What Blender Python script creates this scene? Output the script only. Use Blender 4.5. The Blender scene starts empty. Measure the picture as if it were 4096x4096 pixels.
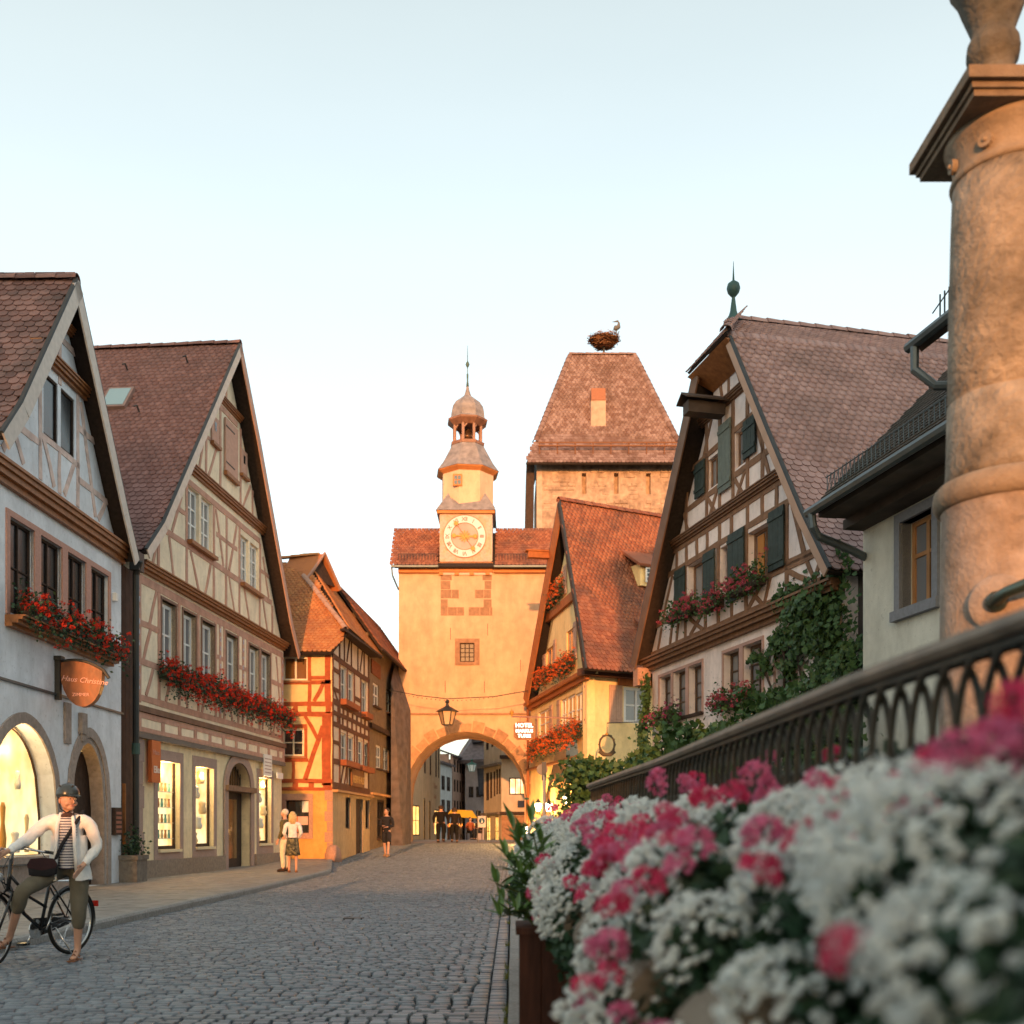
import bpy, math, random
import numpy as np
from mathutils import Vector, Matrix
from mathutils.geometry import tessellate_polygon
random.seed(7); rng = np.random.default_rng(7)
S = bpy.context.scene; COL = S.collection; R = math.radians

# ------------------------------------------------------------------ camera, world, sun, exposure
cam = bpy.data.cameras.new('camera'); camo = bpy.data.objects.new('camera', cam); COL.objects.link(camo)
CH = 1.25
camo.location = (0, 0, CH); camo.rotation_euler = (R(90), 0, 0)
cam.sensor_width = 36; cam.lens = 36*4240/4096.; cam.shift_y = (3322-2048)/4096.
cam.clip_start = .05; cam.clip_end = 2000
cam.dof.use_dof = True; cam.dof.focus_distance = 15.5; cam.dof.aperture_fstop = 2.1
S.camera = camo
SUN_EL, SUN_DX = 6, .03                     # low evening sun behind the camera, a little to the left
w = bpy.data.worlds.new('World'); S.world = w; w.use_nodes = True
nt = w.node_tree; nt.nodes.clear(); N = nt.nodes.new; Lk = nt.links.new
out = N('ShaderNodeOutputWorld'); bg = N('ShaderNodeBackground'); bg2 = N('ShaderNodeBackground'); add = N('ShaderNodeAddShader')
sky = N('ShaderNodeTexSky'); sky.sky_type = 'NISHITA'; sky.sun_disc = False
sky.sun_elevation = R(SUN_EL); sky.sun_rotation = R(180) + math.atan(SUN_DX); sky.dust_density = 2.5
Lk(sky.outputs[0], bg.inputs[0]); bg.inputs[1].default_value = .12
tc = N('ShaderNodeTexCoord'); sp = N('ShaderNodeSeparateXYZ'); cr_ = N('ShaderNodeValToRGB')
Lk(tc.outputs['Generated'], sp.inputs[0]); Lk(sp.outputs['Z'], cr_.inputs[0])
el = cr_.color_ramp.elements
el[0].position = 0; el[0].color = (.40, .46, .46, 1)
el[1].position = 1; el[1].color = (.27, .28, .225, 1)
for p, c in ((.31, (.385, .42, .395)), (.48, (.335, .34, .29)), (.62, (.275, .275, .22))):
    e = el.new(p); e.color = c + (1,)
hz = N('ShaderNodeTexNoise'); hz.inputs['Scale'].default_value = 2.2; hz.inputs['Detail'].default_value = 6; hm_ = N('ShaderNodeMapping'); hm_.inputs['Scale'].default_value = (1, 1, 4); Lk(tc.outputs['Generated'], hm_.inputs[0]); Lk(hm_.outputs[0], hz.inputs['Vector'])
hr = N('ShaderNodeMapRange'); Lk(hz.outputs[0], hr.inputs[0]); hr.inputs[1].default_value = .3; hr.inputs[2].default_value = .7; hr.inputs[3].default_value = .965; hr.inputs[4].default_value = 1.035
hx_ = N('ShaderNodeMixRGB'); hx_.blend_type = 'MULTIPLY'; hx_.inputs[0].default_value = 1; Lk(cr_.outputs[0], hx_.inputs[1]); Lk(hr.outputs[0], hx_.inputs[2]); Lk(hx_.outputs[0], bg2.inputs[0]); bg2.inputs[1].default_value = .76
Lk(bg.outputs[0], add.inputs[0]); Lk(bg2.outputs[0], add.inputs[1]); Lk(add.outputs[0], out.inputs[0])
sun = bpy.data.lights.new('sun', 'SUN'); suno = bpy.data.objects.new('sun', sun); COL.objects.link(suno)
sun.energy = 2.2; sun.angle = R(.53); sun.color = (1, .41, .14)
d = Vector((SUN_DX, 1, 0)).normalized(); d = Vector((d.x*math.cos(R(SUN_EL)), d.y*math.cos(R(SUN_EL)), -math.sin(R(SUN_EL))))
suno.rotation_euler = d.to_track_quat('-Z', 'Y').to_euler()
vs = S.view_settings; vs.view_transform = 'Standard'; vs.look = 'None'; vs.exposure = 1.22; vs.gamma = 1; vs.use_curve_mapping = False
S.cycles.use_denoising = True; S.cycles.max_bounces = 6; S.cycles.diffuse_bounces = 3; S.cycles.glossy_bounces = 3
S.cycles.transparent_max_bounces = 6; S.cycles.sample_clamp_indirect = 6; S.cycles.caustics_reflective = False; S.cycles.caustics_refractive = False

# ------------------------------------------------------------------ materials
MC = {}
def mat(key, col, rough=.85, var=.12, scale=3., bump=.0, bscale=30., col2=None, c2scale=.8, c2amt=.5, emit=0, metal=0, spec=.3, stretch=None, stain=None, trans=0):
    """Plain surface colour with fine grain, slow mottling towards col2 and a little relief."""
    if key in MC: return MC[key]
    m = bpy.data.materials.new(key); m.use_nodes = True; t = m.node_tree; b = t.nodes['Principled BSDF']
    n = t.nodes.new; l = t.links.new
    b.inputs['Roughness'].default_value = rough; b.inputs['Metallic'].default_value = metal
    b.inputs['Specular IOR Level'].default_value = spec
    if trans: b.inputs['Transmission Weight'].default_value = trans
    g = n('ShaderNodeNewGeometry'); pos = g.outputs['Position']
    if stretch:
        mp = n('ShaderNodeMapping'); mp.inputs['Scale'].default_value = stretch; l(pos, mp.inputs[0]); pos = mp.outputs[0]
    n1 = n('ShaderNodeTexNoise'); n1.inputs['Scale'].default_value = scale; n1.inputs['Detail'].default_value = 6; l(pos, n1.inputs['Vector'])
    mr = n('ShaderNodeMapRange'); l(n1.outputs[0], mr.inputs[0]); mr.inputs[1].default_value = .3; mr.inputs[2].default_value = .7
    mr.inputs[3].default_value = 1-var; mr.inputs[4].default_value = 1+var
    base = n('ShaderNodeMixRGB'); base.inputs[1].default_value = (*col, 1); base.inputs[2].default_value = (*(col2 or col), 1)
    n2 = n('ShaderNodeTexNoise'); n2.inputs['Scale'].default_value = c2scale; n2.inputs['Detail'].default_value = 5; n2.inputs['Roughness'].default_value = .65; l(pos, n2.inputs['Vector'])
    m2 = n('ShaderNodeMapRange'); l(n2.outputs[0], m2.inputs[0]); m2.inputs[1].default_value = .42; m2.inputs[2].default_value = .66; m2.inputs[4].default_value = c2amt if col2 else 0
    l(m2.outputs[0], base.inputs[0])
    mul = n('ShaderNodeMixRGB'); mul.blend_type = 'MULTIPLY'; mul.inputs[0].default_value = 1; l(base.outputs[0], mul.inputs[1]); l(mr.outputs[0], mul.inputs[2])
    last = mul.outputs[0]
    if 'plaster' in key or 'sandstone' in key:
        mp2 = n('ShaderNodeMapping'); mp2.inputs['Scale'].default_value = (1.0, 1.0, .33); l(g.outputs['Position'], mp2.inputs[0])
        n5 = n('ShaderNodeTexNoise'); n5.inputs['Scale'].default_value = 1.6; n5.inputs['Detail'].default_value = 8; n5.inputs['Roughness'].default_value = .7; l(mp2.outputs[0], n5.inputs['Vector'])
        m5 = n('ShaderNodeMapRange'); l(n5.outputs[0], m5.inputs[0]); m5.inputs[1].default_value = .38; m5.inputs[2].default_value = .68; m5.inputs[3].default_value = 1.05; m5.inputs[4].default_value = .80
        n6 = n('ShaderNodeTexNoise'); n6.inputs['Scale'].default_value = 14; n6.inputs['Detail'].default_value = 8; l(g.outputs['Position'], n6.inputs['Vector'])
        m6 = n('ShaderNodeMapRange'); l(n6.outputs[0], m6.inputs[0]); m6.inputs[1].default_value = .62; m6.inputs[2].default_value = .72; m6.inputs[3].default_value = 1; m6.inputs[4].default_value = .76
        q1 = n('ShaderNodeMath'); q1.operation = 'MULTIPLY'; l(m5.outputs[0], q1.inputs[0]); l(m6.outputs[0], q1.inputs[1])
        mu2 = n('ShaderNodeMixRGB'); mu2.blend_type = 'MULTIPLY'; mu2.inputs[0].default_value = 1; l(last, mu2.inputs[1]); l(q1.outputs[0], mu2.inputs[2]); last = mu2.outputs[0]
    l(last, b.inputs['Base Color'])
    if emit: l(last, b.inputs['Emission Color']); b.inputs['Emission Strength'].default_value = emit
    if bump:
        n3 = n('ShaderNodeTexNoise'); n3.inputs['Scale'].default_value = bscale; n3.inputs['Detail'].default_value = 5; l(pos, n3.inputs['Vector'])
        bp = n('ShaderNodeBump'); bp.inputs['Strength'].default_value = bump; bp.inputs['Distance'].default_value = .02; l(n3.outputs[0], bp.inputs['Height']); l(bp.outputs[0], b.inputs['Normal'])
    MC[key] = m; return m
def tilemat(key, a, b_, dark, patch=None, scale=6.5):
    """Fired clay: every tile a slightly different tone through a cellular pattern, lichen in patches."""
    m = bpy.data.materials.new(key); m.use_nodes = True; t = m.node_tree; b = t.nodes['Principled BSDF']; n = t.nodes.new; l = t.links.new
    b.inputs['Roughness'].default_value = .75; b.inputs['Specular IOR Level'].default_value = .35
    g = n('ShaderNodeNewGeometry')
    oi = n('ShaderNodeObjectInfo'); ad = n('ShaderNodeMath'); ad.operation = 'ADD'; l(g.outputs['Random Per Island'], ad.inputs[0]); l(oi.outputs['Random'], ad.inputs[1])
    s_ = n('ShaderNodeMath'); s_.operation = 'FRACT'; l(ad.outputs[0], s_.inputs[0])
    mx = n('ShaderNodeMixRGB'); mx.inputs[1].default_value = (*a, 1); mx.inputs[2].default_value = (*b_, 1); l(s_.outputs[0], mx.inputs[0])
    n2 = n('ShaderNodeTexNoise'); n2.inputs['Scale'].default_value = .9; n2.inputs['Detail'].default_value = 7; n2.inputs['Roughness'].default_value = .7; l(g.outputs['Position'], n2.inputs['Vector'])
    m2 = n('ShaderNodeMapRange'); l(n2.outputs[0], m2.inputs[0]); m2.inputs[1].default_value = .45; m2.inputs[2].default_value = .68; m2.inputs[4].default_value = .8
    mx2 = n('ShaderNodeMixRGB'); l(m2.outputs[0], mx2.inputs[0]); l(mx.outputs[0], mx2.inputs[1]); mx2.inputs[2].default_value = (*dark, 1)
    n3 = n('ShaderNodeTexNoise'); n3.inputs['Scale'].default_value = 40; l(g.outputs['Position'], n3.inputs['Vector'])
    m3 = n('ShaderNodeMapRange'); l(n3.outputs[0], m3.inputs[0]); m3.inputs[3].default_value = .75; m3.inputs[4].default_value = 1.25
    mu = n('ShaderNodeMixRGB'); mu.blend_type = 'MULTIPLY'; mu.inputs[0].default_value = 1; l(mx2.outputs[0], mu.inputs[1]); l(m3.outputs[0], mu.inputs[2]); l(mu.outputs[0], b.inputs['Base Color'])
    MC[key] = m; return m
def glass(key, tint=(.02, .022, .025), rough=.06):
    m = bpy.data.materials.new(key); m.use_nodes = True; b = m.node_tree.nodes['Principled BSDF']
    b.inputs['Base Color'].default_value = (*tint, 1); b.inputs['Roughness'].default_value = rough; b.inputs['Specular IOR Level'].default_value = .9
    nz = m.node_tree.nodes.new('ShaderNodeTexNoise'); nz.inputs['Scale'].default_value = 2.2
    bp = m.node_tree.nodes.new('ShaderNodeBump'); bp.inputs['Strength'].default_value = .25; bp.inputs['Distance'].default_value = .02
    g = m.node_tree.nodes.new('ShaderNodeNewGeometry'); m.node_tree.links.new(g.outputs['Position'], nz.inputs['Vector'])
    m.node_tree.links.new(nz.outputs[0], bp.inputs['Height']); m.node_tree.links.new(bp.outputs[0], b.inputs['Normal'])
    MC[key] = m; return m
def lit(key, a, b_, strength, scale=2.5):
    """A lamp-lit shop interior: warm light with brighter and dimmer goods."""
    m = bpy.data.materials.new(key); m.use_nodes = True; t = m.node_tree; b = t.nodes['Principled BSDF']; n = t.nodes.new; l = t.links.new
    g = n('ShaderNodeNewGeometry'); nz = n('ShaderNodeTexNoise'); nz.inputs['Scale'].default_value = scale; nz.inputs['Detail'].default_value = 3; l(g.outputs['Position'], nz.inputs['Vector'])
    mr = n('ShaderNodeMapRange'); l(nz.outputs[0], mr.inputs[0]); mr.inputs[1].default_value = .35; mr.inputs[2].default_value = .62
    mx = n('ShaderNodeMixRGB'); mx.inputs[1].default_value = (*a, 1); mx.inputs[2].default_value = (*b_, 1); l(mr.outputs[0], mx.inputs[0])
    b.inputs['Base Color'].default_value = (.3, .25, .15, 1); l(mx.outputs[0], b.inputs['Emission Color']); b.inputs['Emission Strength'].default_value = strength
    MC[key] = m; return m
G_DARK = glass('glass'); G_PALE = glass('glass_curtained', (.20, .20, .21), .12); G_WARM = glass('glass_amber', (.16, .07, .02), .1)
LIT = lit('lit_shop', (1, .48, .12), (1, .80, .42), .60); LIT_HOT = lit('lit_shop_bright', (1, .52, .16), (1, .80, .42), .58, 1.6)
LIT_Y = lit('lit_yellow', (1, .42, .07), (1, .60, .16), .9, 3)
BULB = lit('lamp_glow', (1, .75, .4), (1, .8, .5), 14)
WHITE = mat('white_paint', (.74, .74, .73), .5, .05); DARKWOOD = mat('dark_wood', (.045, .026, .018), .8, .3, 8, .4, 60, stretch=(1, 1, 1))
IRON = mat('black_iron', (.02, .022, .022), .55, .2, spec=.5); ZINC = mat('zinc', (.10, .12, .13), .45, .15, metal=.6)
LEAF = mat('leaf_green', (.035, .085, .028), .55, .35, 25, col2=(.07, .12, .03), c2scale=9, c2amt=.8); LEAF_D = mat('leaf_dark', (.022, .055, .03), .5, .35, 25, col2=(.045, .09, .035), c2scale=6)

def shop_lamp(p, w_=14, c=(1, .66, .30), r=.08):
    l = bpy.data.lights.new('shop_lamp', 'POINT'); l.energy = w_; l.color = c; l.shadow_soft_size = r; o = bpy.data.objects.new('shop_lamp', l); COL.objects.link(o); o.location = p
# ------------------------------------------------------------------ mesh building
class MB:
    def __init__(s): s.v = []; s.f = []
    def add(s, vs, fs):
        o = len(s.v); s.v.extend([tuple(p) for p in vs]); s.f.extend([tuple(i+o for i in f) for f in fs]); return s
    def hexa(s, p):  # 8 points: bottom ring 0-3, top ring 4-7
        return s.add(p, [(3, 2, 1, 0), (4, 5, 6, 7), (0, 1, 5, 4), (1, 2, 6, 5), (2, 3, 7, 6), (3, 0, 4, 7)])
    def box(s, x0, x1, y0, y1, z0, z1):
        return s.hexa([(x0, y0, z0), (x1, y0, z0), (x1, y1, z0), (x0, y1, z0), (x0, y0, z1), (x1, y0, z1), (x1, y1, z1), (x0, y1, z1)])
    def tube(s, pts, r, n=8, cap=True):
        pts = [Vector(p) for p in pts]; rs = r if isinstance(r, (list, tuple)) else [r]*len(pts); o = len(s.v)
        prev = None
        for i, p in enumerate(pts):
            t = (pts[min(i+1, len(pts)-1)] - pts[max(i-1, 0)])
            if t.length < 1e-9: t = Vector((0, 0, 1))
            t.normalize()
            a = prev if prev is not None else (Vector((0, 0, 1)) if abs(t.z) < .9 else Vector((1, 0, 0)))
            u = (a - t*a.dot(t)).normalized(); prev = u; v = t.cross(u)
            for k in range(n):
                an = 2*math.pi*k/n; s.v.append(tuple(p + (u*math.cos(an) + v*math.sin(an))*rs[i]))
        for i in range(len(pts)-1):
            for k in range(n):
                a = o+i*n+k; b = o+i*n+(k+1) % n; s.f.append((a, b, b+n, a+n))
        if cap:
            s.f.append(tuple(o+k for k in range(n))[::-1]); s.f.append(tuple(o+(len(pts)-1)*n+k for k in range(n)))
        return s
    def lathe(s, c, prof, n=24, flute=0, phase=0):
        o = len(s.v)
        for r, z in prof:
            for k in range(n):
                a = 2*math.pi*k/n + phase; rr = r*(1+flute*math.cos(a*8)); s.v.append((c[0]+rr*math.cos(a), c[1]+rr*math.sin(a), c[2]+z))
        for i in range(len(prof)-1):
            for k in range(n):
                a = o+i*n+k; b = o+i*n+(k+1) % n; s.f.append((a, b, b+n, a+n))
        s.f.append(tuple(o+k for k in range(n))[::-1]); s.f.append(tuple(o+(len(prof)-1)*n+k for k in range(n)))
        return s
    def ball(s, c, r, n=10, sc=(1, 1, 1)):
        o = len(s.v); m = n//2+1
        for i in range(1, m):
            th = math.pi*i/m
            for k in range(n):
                a = 2*math.pi*k/n; s.v.append((c[0]+r*sc[0]*math.sin(th)*math.cos(a), c[1]+r*sc[1]*math.sin(th)*math.sin(a), c[2]+r*sc[2]*math.cos(th)))
        t = len(s.v); s.v.append((c[0], c[1], c[2]+r*sc[2])); s.v.append((c[0], c[1], c[2]-r*sc[2]))
        for i in range(m-2):
            for k in range(n): a = o+i*n+k; b = o+i*n+(k+1) % n; s.f.append((a, a+n, b+n, b))
        for k in range(n):
            s.f.append((t, o+k, o+(k+1) % n)); e = o+(m-2)*n; s.f.append((t+1, e+(k+1) % n, e+k))
        return s
    def slab(s, poly, nvec, th):
        """a planar polygon given thickness th against nvec"""
        poly = [Vector(p) for p in poly]; nv = Vector(nvec); k = len(poly)
        return s.add([tuple(p) for p in poly]+[tuple(p-nv*th) for p in poly], [tuple(range(k)), tuple(range(2*k-1, k-1, -1))]+[(i, i+k, (i+1) % k+k, (i+1) % k) for i in range(k)])
    def build(s, name, m, parent=None, smooth=False, local=False):
        me = bpy.data.meshes.new(name); v = s.v
        if parent is not None and not local:
            o = worigin(parent); v = [(a-o[0], b-o[1], c-o[2]) for a, b, c in v]
        me.from_pydata(v, [], s.f); me.materials.append(m)
        if smooth: me.polygons.foreach_set('use_smooth', [True]*len(me.polygons))
        ob = bpy.data.objects.new(name, me); COL.objects.link(ob)
        if parent is not None: ob.parent = parent
        return ob
ORIG = {}
def worigin(o):
    x = y = z = 0
    while o is not None:
        x += o.location.x; y += o.location.y; z += o.location.z; o = o.parent
    return (x, y, z)
def thing(name, label, cat, loc=(0, 0, 0), rz=0, group=None):
    o = bpy.data.objects.new(name, None); COL.objects.link(o); o.location = loc; o.rotation_euler = (0, 0, rz)
    o.empty_display_size = .2; return tag(o, label, cat, group)
def tag(o, label, cat, group=None):
    o['label'] = label; o['category'] = cat
    if group: o['group'] = group
    return o
def kind(o, k): o['kind'] = k; return o
def inst(me, name, parent, M):
    o = bpy.data.objects.new(name, me); COL.objects.link(o)
    if parent is not None:
        o.parent = parent; w0 = worigin(parent); M = Matrix.Translation((-w0[0], -w0[1], -w0[2])) @ M
    o.matrix_local = M; return o
def joined(base_v, base_f, Ms, name, m, parent, smooth=False):
    """many placed copies of one small shape as ONE mesh"""
    if not len(Ms): return None
    V = np.array(base_v, float); A = np.array([[list(r) for r in M] for M in Ms]); W = np.einsum('nij,kj->nki', A[:, :3, :3], V) + A[:, None, :3, 3]
    if parent is not None: W -= np.array(worigin(parent))
    W = W.reshape(-1, 3); k = len(V); n = len(Ms)
    ln = np.array([len(f) for f in base_f]); idx = np.concatenate([np.array(f) for f in base_f])
    me = bpy.data.meshes.new(name); me.vertices.add(len(W)); me.vertices.foreach_set('co', W.ravel())
    L = (idx[None, :] + (np.arange(n)*k)[:, None]).ravel(); me.loops.add(len(L)); me.loops.foreach_set('vertex_index', L)
    LT = np.tile(ln, n); me.polygons.add(len(LT)); me.polygons.foreach_set('loop_start', np.concatenate([[0], np.cumsum(LT)[:-1]])); me.polygons.foreach_set('loop_total', LT)
    me.materials.append(m); me.update(calc_edges=True)
    if smooth: me.polygons.foreach_set('use_smooth', [True]*len(me.polygons))
    o = bpy.data.objects.new(name, me); COL.objects.link(o)
    if parent is not None: o.parent = parent
    return o
def frameM(o, x, y, z):
    return Matrix(((x[0], y[0], z[0], o[0]), (x[1], y[1], z[1], o[1]), (x[2], y[2], z[2], o[2]), (0, 0, 0, 1)))
def rotM(loc, rx, ry, rz, s=1):
    cx, sx, cy, sy, cz, sz = math.cos(rx), math.sin(rx), math.cos(ry), math.sin(ry), math.cos(rz), math.sin(rz)
    m = ((cz*cy, cz*sy*sx-sz*cx, cz*sy*cx+sz*sx), (sz*cy, sz*sy*sx+cz*cx, sz*sy*cx-cz*sx), (-sy, cy*sx, cy*cx))
    return Matrix(((m[0][0]*s, m[0][1]*s, m[0][2]*s, loc[0]), (m[1][0]*s, m[1][1]*s, m[1][2]*s, loc[1]), (m[2][0]*s, m[2][1]*s, m[2][2]*s, loc[2]), (0, 0, 0, 1)))
def inview(p, pad=.02):
    """is a place inside the picture (used only to choose which of many alike pieces become single objects)"""
    if p[1] < .3: return False
    x = .5+p[0]/p[1]*4240/4096; y = .5-((p[2]-CH)/p[1]*4240-1274)/4096
    return -pad < x < 1+pad and -pad < y < 1+pad
def pieces(base_v, base_f, Ms, name, m, parent, limit=300, vis=None, smooth=False):
    """the pieces that show largest as parts of their own, the rest as one part"""
    Ms = list(Ms)
    def key(M):
        p = (M[0][3], M[1][3], M[2][3])
        return (0 if (inview(p) and (vis is None or vis(p))) else 1, p[0]**2+p[1]**2+p[2]**2)
    Ms.sort(key=key)
    me = bpy.data.meshes.new(name); me.from_pydata(base_v, [], base_f); me.materials.append(m)
    if smooth: me.polygons.foreach_set('use_smooth', [True]*len(me.polygons))
    for M in Ms[:limit]: inst(me, name, parent, M)
    rest = Ms[limit:]
    if rest: kind(joined(base_v, base_f, rest, name+'s_beyond', m, parent, smooth), 'stuff')

# ------------------------------------------------------------------ facades
class Fr:
    """A facade's own frame: s along it, z up, d out towards the street."""
    def __init__(s, x, y, ux, uy):
        n = math.hypot(ux, uy); s.o = Vector((x, y, 0)); s.u = Vector((ux/n, uy/n, 0)); s.n = Vector((uy/n, -ux/n, 0))
    def P(s, a, z, d=0): q = s.o + s.u*a + s.n*d; return (q.x, q.y, z)
    def box(s, mb, s0, s1, z0, z1, d0, d1):
        return mb.hexa([s.P(s0, z0, d1), s.P(s1, z0, d1), s.P(s1, z0, d0), s.P(s0, z0, d0), s.P(s0, z1, d1), s.P(s1, z1, d1), s.P(s1, z1, d0), s.P(s0, z1, d0)])
    def beam(s, mb, a, b, w_, d0=0, d1=.02):
        a = Vector(a); b = Vector(b); t = (b-a).normalized(); q = Vector((-t.y, t.x))*w_/2
        c = [a-q, b-q, b+q, a+q]
        return mb.add([s.P(p.x, p.y, d0) for p in c]+[s.P(p.x, p.y, d1) for p in c], [(0, 3, 2, 1), (4, 5, 6, 7), (0, 1, 5, 4), (1, 2, 6, 5), (2, 3, 7, 6), (3, 0, 4, 7)])
    def wall(s, parent, outline, holes, m, thick=.3, name='wall', d=0, reveal=None):
        polys = [[Vector((a, z, 0)) for a, z in outline]]+[[Vector((a, z, 0)) for a, z in h] for h in holes]
        tri = tessellate_polygon(polys); flat = [p for q in polys for p in q]; mb = MB()
        vs = [s.P(p.x, p.y, d) for p in flat]; fs = []
        for t in tri:
            a, b, c = (flat[i] for i in t)
            fs.append(tuple(t) if (b.x-a.x)*(c.y-a.y)-(b.y-a.y)*(c.x-a.x) > 0 else tuple(t)[::-1])
        mb.add(vs, fs)
        def rim(p, mbx, outw):
            k = len(p); o = len(mbx.v); area = sum(p[i][0]*p[(i+1) % k][1]-p[(i+1) % k][0]*p[i][1] for i in range(k))
            q = p if (area > 0) == outw else p[::-1]
            mbx.add([s.P(a, z, d) for a, z in q]+[s.P(a, z, d-thick) for a, z in q], [(i, i+k, (i+1) % k+k, (i+1) % k) for i in range(k)])
        rim(outline, mb, True)
        for h in holes: rim(h, mb, False)
        mb.add([s.P(a, z, d-thick) for a, z in outline], [tuple(range(len(outline)))[::-1]]) if not holes else None
        return mb.build(name, m, parent)
def rect(s0, s1, z0, z1): return [(s0, z0), (s1, z0), (s1, z1), (s0, z1)]
def arch(s0, s1, z0, zs, zt, n=8, pointed=False):
    """opening with its springing at zs and top at zt"""
    c = (s0+s1)/2; r = (s1-s0)/2; p = [(s0, z0), (s1, z0), (s1, zs)]
    for i in range(1, 2*n):
        t = i/(2*n)
        if pointed:
            k = abs(2*t-1); x = c + r*(1-2*t)**1; a = k; zz = zs+(zt-zs)*math.sqrt(max(0, 1-(a*.5+.5*a*a)**1.35)) if a < 1 else zs
            x = c+(r if t < .5 else -r)*a
        else: x = c+r*math.cos(math.pi*t); zz = zs+(zt-zs)*math.sin(math.pi*t)
        p.append((x, zz))
    p.append((s0, zs)); return p
def window(F, parent, s0, s1, z0, z1, fm=WHITE, gm=None, cols=2, rows=2, rec=.14, fw=.06, bar=.03, sill=None, name='window', thick=.3, transom=None):
    gm = gm or G_DARK; mb = MB(); a, b = -rec, -rec+.05
    F.box(mb, s0, s0+fw, z0, z1, a, b); F.box(mb, s1-fw, s1, z0, z1, a, b); F.box(mb, s0+fw, s1-fw, z0, z0+fw, a, b); F.box(mb, s0+fw, s1-fw, z1-fw, z1, a, b)
    si0, si1, zi0, zi1 = s0+fw, s1-fw, z0+fw, z1-fw
    for i in range(1, cols): x = si0+(si1-si0)*i/cols; F.box(mb, x-bar*.8, x+bar*.8, zi0, zi1, a+.002, b+.004)
    for j in range(1, rows): z = zi0+(zi1-zi0)*(j/rows if transom is None else transom); F.box(mb, si0, si1, z-bar*.6, z+bar*.6, a+.004, b-.002)
    wo = mb.build(name, fm, parent)
    zs = [zi0+(zi1-zi0)*(j/rows if transom is None else (0, transom, 1)[j]) for j in range(rows+1)]
    for i in range(cols):
        for j in range(rows):
            g = MB(); F.box(g, si0+(si1-si0)*i/cols, si0+(si1-si0)*(i+1)/cols, zs[j], zs[j+1], a+.01, a+.02); g.build('pane', gm, wo)
    if sill: g = MB(); F.box(g, s0-.06, s1+.06, z0-.07, z0, -.1, .09); g.build('sill', sill, wo)
    return wo
def backing(F, parent, s0, s1, z0, z1, d=-.8, m=None):
    mb = MB(); F.box(mb, s0, s1, z0, z1, d-.05, d); return mb.build('room_back', m or mat('room_dark', (.02, .018, .015)), parent)
def beams(F, parent, m, segs, w_=.16, d1=.022, name='beam'):
    """each timber its own part; segs of (s,z,s,z[,w])"""
    for i, q in enumerate(segs):
        mb = MB(); dd = d1+(i % 3)*.003; W_ = q[4] if len(q) > 4 else w_; a = Vector(q[0:2]); b = Vector(q[2:4]); t = (b-a).normalized(); nn_ = Vector((-t.y, t.x)); k = max(2, min(9, int((b-a).length/.5)+1)); L_ = []; R_ = []
        bend = random.uniform(-.02, .02)
        for j in range(k+1):
            p = a+(b-a)*j/k+nn_*bend*math.sin(math.pi*j/k); L_.append(p-nn_*(W_/2+random.uniform(-.012, .010))); R_.append(p+nn_*(W_/2+random.uniform(-.012, .010)))
        o_ = 0
        for d_ in (-.01, dd): mb.v += [F.P(p.x, p.y, d_) for p in L_]+[F.P(p.x, p.y, d_) for p in R_]
        K = k+1; T2 = 2*K
        for j in range(k): mb.f += [(T2+j, T2+j+1, T2+K+j+1, T2+K+j), (j, j+1, T2+j+1, T2+j), (K+j, T2+K+j, T2+K+j+1, K+j+1)]
        mb.f += [(0, T2, T2+K, K), (k, K+k, T2+K+k, T2+k)]
        mb.build(name, m, parent)
def cornice(F, parent, m, s0, s1, z, h=.3, out=.22, name='cornice', d=0):
    mb = MB()
    for i, (a, b, o) in enumerate(((0, .3, .35), (.3, .6, .65), (.6, .85, .85), (.85, 1, 1))):
        F.box(mb, s0, s1, z+h*a, z+h*b, d-.02, d+out*o)
    return mb.build(name, m, parent)
def shutter(F, parent, s0, s1, z0, z1, m, name='shutter', planks=3, d=.02):
    mb = MB(); F.box(mb, s0, s1, z0+.12, z0+.2, d+.032, d+.05); F.box(mb, s0, s1, z1-.2, z1-.12, d+.032, d+.05)
    so = mb.build(name, m, parent)
    for i in range(planks):
        g = MB(); a = s0+(s1-s0)*i/planks; b = s0+(s1-s0)*(i+1)/planks; F.box(g, a+.004, b-.004, z0, z1, d, d+.03); g.build('plank', m, so)
    return so
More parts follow.
